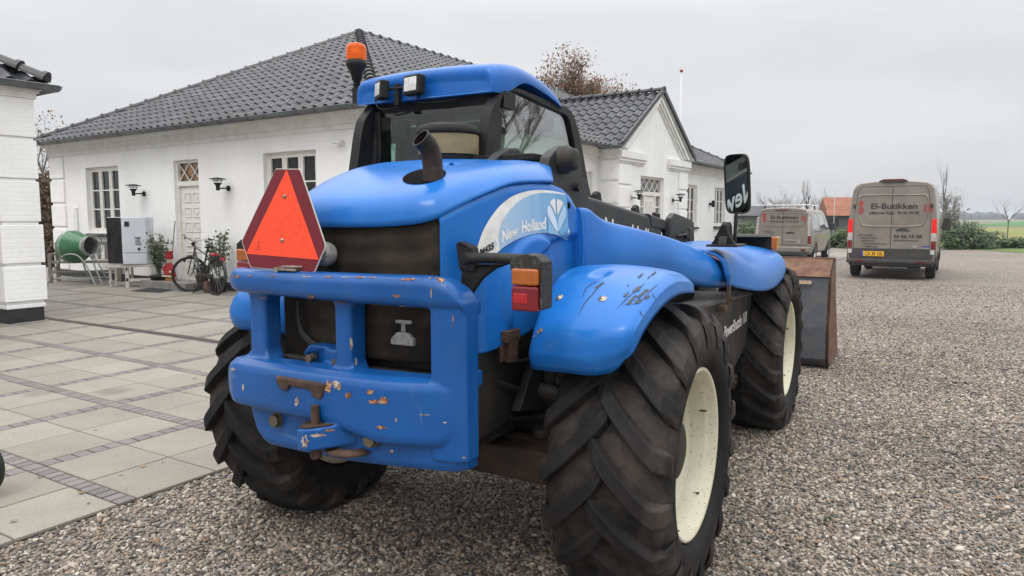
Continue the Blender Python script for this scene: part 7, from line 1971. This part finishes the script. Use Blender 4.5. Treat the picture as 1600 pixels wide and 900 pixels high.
for s in (-.045, .045): mb.cyl(bbk, (WBk, s, RWh), .011, n=8); mb.cyl((.64, 0, .78), (WBk, s, RWh), .009, n=8); mb.cyl((.11, s*.9, .67), (0, s, RWh), .012, n=8)
mb.tube([(RWh*1.10*math.cos(a), 0, RWh+RWh*1.10*math.sin(a)) for a in [R_(20+8*k) for k in range(16)]], .022, 6); mb.tube([(WBk+RWh*1.10*math.cos(a), 0, RWh+RWh*1.10*math.sin(a)) for a in [R_(-5+10*k) for k in range(18)]], .022, 6)
fm_ = mb.build('frame', 'bikeblack', BK)
mb = MB(); mb.cyl((.17, 0, .92), (.185, 0, 1.02), .014, n=8); mb.tube([tuple(p) for p in smooth_curve([(.30, -.28, 1.06), (.20, -.22, 1.08), (.15, -.06, 1.03), (.15, .06, 1.03), (.20, .22, 1.08), (.30, .28, 1.06)], 5)], .011, 8); mb.build('handlebar', 'silver', BK)
mb = MB(); mb.cyl((.30, -.28, 1.06), (.21, -.235, 1.08), .018, n=8); mb.cyl((.30, .28, 1.06), (.21, .235, 1.08), .018, n=8); mb.tube([tuple(p) for p in smooth_curve([(.16, .05, 1.0), (.02, .06, .95), (.03, .03, .75), (.12, .0, .72)], 5)], .004, 5); mb.ball((.09, 0, .96), (.05, .045, .05)); mb.build('grip', 'black', BK)
mb = MB(); mb.grid([[(x, w_*math.cos(PI*k/6), z+.02*math.sin(PI*k/6)) for k in range(7)] for x, w_, z in ((.56, .02, .90), (.64, .04, .905), (.74, .09, .91), (.80, .085, .925), (.82, .06, .92))]); mb.cyl(stt, (.69, 0, .90), .014, n=8); mb.build('saddle', 'bikeblack', BK, solid=.03)
mb = MB(); mb.lathe([(.09, -.004), (.09, .004), (.07, .004), (.07, -.004)], (.50, -.055, .29), (0, 1, 0), 24, closed=True); mb.bb((.49, -.07, .12), (.51, -.055, .30)); mb.bb((.49, .055, .28), (.51, .07, .46)); mb.bb((.45, -.14, .105), (.55, -.07, .125)); mb.bb((.45, .07, .45), (.55, .14, .47)); mb.bb((.50, -.062, .34), (WBk, -.05, .40)); mb.build('crankset', 'steel', BK)
mb = MB(); mb.bb((.80, -.06, .735), (1.28, .06, .75)); mb.cyl((.85, -.05, .74), (WBk, -.05, RWh), .006, n=6); mb.cyl((1.2, .05, .74), (WBk, .05, RWh), .006, n=6); mb.build('carrier', 'steel', BK)
mb = MB(); mb.box((1.30, 0, .70), (.05, .10, .06)); mb.box((.95, .0, .78), (.22, .10, .05)); mb.build('rear_lamp', 'redbright', BK, bevel=.01)
mb = MB(); mb.cyl((.56, -.03, .28), (.50, -.16, .0), .011, n=8); mb.bb((.47, -.17, -.004), (.53, -.15, .008)); mb.build('kickstand', 'steel', BK)
# dark rounded object cut by the left picture edge
gx = on_plane(-12, 725, (0, 3.9, 0), np.array([0, 1., 0]))
mb = MB(); mb.lathe([(.0, -.05), (.10, -.05), (.155, -.03), (.165, .0), (.155, .03), (.10, .05), (.0, .05)], (gx[0]-.075, 3.9, .188), (.3, 1, 0), 32); mb.cyl((gx[0]-.09, 3.82, .188), (gx[0]-.06, 3.98, .188), .02, n=10)
tag(mb.build('cart_wheel', PM('dark_green_rubber', (.012, .02, .012), .7)), 'dark rounded wheel edge just entering at the far left of the paving', 'wheel')

# ================================================================== AIR
m = bpy.data.materials.new('pale_haze'); m.use_nodes = True; nt = m.node_tree; nt.nodes.remove(nt.nodes['Principled BSDF'])
pv_ = nt.nodes.new('ShaderNodeVolumePrincipled'); pv_.inputs['Color'].default_value = (.80, .86, .95, 1); pv_.inputs['Density'].default_value = .0005; pv_.inputs['Anisotropy'].default_value = 0
nt.links.new(pv_.outputs[0], nt.nodes['Material Output'].inputs['Volume']); M['haze'] = m
mb = MB(); mb.bb((-1000, -300, -1.2), (1600, 2300, 14)); tag(mb.build('haze', 'haze'), 'thin pale haze over the fields', 'haze', kind='stuff')
# ================================================================== SKY, SUN, CAMERA
SE, SA = R_(60), R_(205)    # sun elevation; compass angle it shines from (behind the camera, to the left)
wd_ = bpy.data.worlds.new('World'); SC.world = wd_; wd_.use_nodes = True; nt = wd_.node_tree
bg = nt.nodes['Background']; sky = nt.nodes.new('ShaderNodeTexSky'); sky.sky_type = 'NISHITA'; sky.sun_disc = False; sky.sun_elevation = SE; sky.sun_rotation = SA; sky.dust_density = 4; sky.air_density = 1.2
tc = nt.nodes.new('ShaderNodeTexCoord'); sp3 = nt.nodes.new('ShaderNodeSeparateXYZ'); nt.links.new(tc.outputs['Generated'], sp3.inputs[0])
el = sp3.outputs[2]
grad = ramp(nt, el, [(.0, .0), (.0, 0.), (.26, .06), (.5, .55), (1.0, 1.)])   # overcast: bright overhead
mp = nt.nodes.new('ShaderNodeMapping'); mp.inputs['Scale'].default_value = (1.2, 1.2, 4.5); nt.links.new(tc.outputs['Generated'], mp.inputs[0])
nn_ = nt.nodes.new('ShaderNodeTexNoise'); nn_.inputs['Scale'].default_value = 1.6; nn_.inputs['Detail'].default_value = 5; nn_.inputs['Roughness'].default_value = .5; nt.links.new(mp.outputs[0], nn_.inputs['Vector'])
cl = ramp(nt, nn_.outputs['Fac'], [(.32, .0), (.68, 1.)])
lo_ = mixc(nt, cl, (6.35, 6.5, 6.75), (8.0, 8.05, 8.1))
cloud = mixc(nt, grad, lo_, (29., 29., 29.2))
skyc = mixc(nt, .93, sky.outputs[0], cloud)
nt.links.new(skyc, bg.inputs[0]); bg.inputs[1].default_value = .1
sd_ = bpy.data.lights.new('sun', 'SUN'); sd_.energy = .9; sd_.angle = R_(18); sd_.color = (1, .96, .90); so = bpy.data.objects.new('sun', sd_); COL.objects.link(so)
dirv = Vector((math.sin(SA)*math.cos(SE), math.cos(SA)*math.cos(SE), math.sin(SE)))
so.rotation_mode = 'QUATERNION'; so.rotation_quaternion = dirv.to_track_quat('Z', 'Y'); so.location = dirv*30
cd = bpy.data.cameras.new('camera'); cd.sensor_width = 36; cd.lens = 36*FPX/1600; cd.clip_end = 4000; cd.clip_start = .05
co = bpy.data.objects.new('camera', cd); COL.objects.link(co); co.location = (0, 0, CAMH); co.rotation_euler = (PI/2-PITCH, 0, 0); SC.camera = co
SC.view_settings.view_transform = 'Standard'; SC.view_settings.look = 'None'; SC.view_settings.exposure = 0; SC.view_settings.gamma = 1
SC.cycles.max_bounces = 8; SC.cycles.transparent_max_bounces = 12; SC.cycles.use_denoising = True
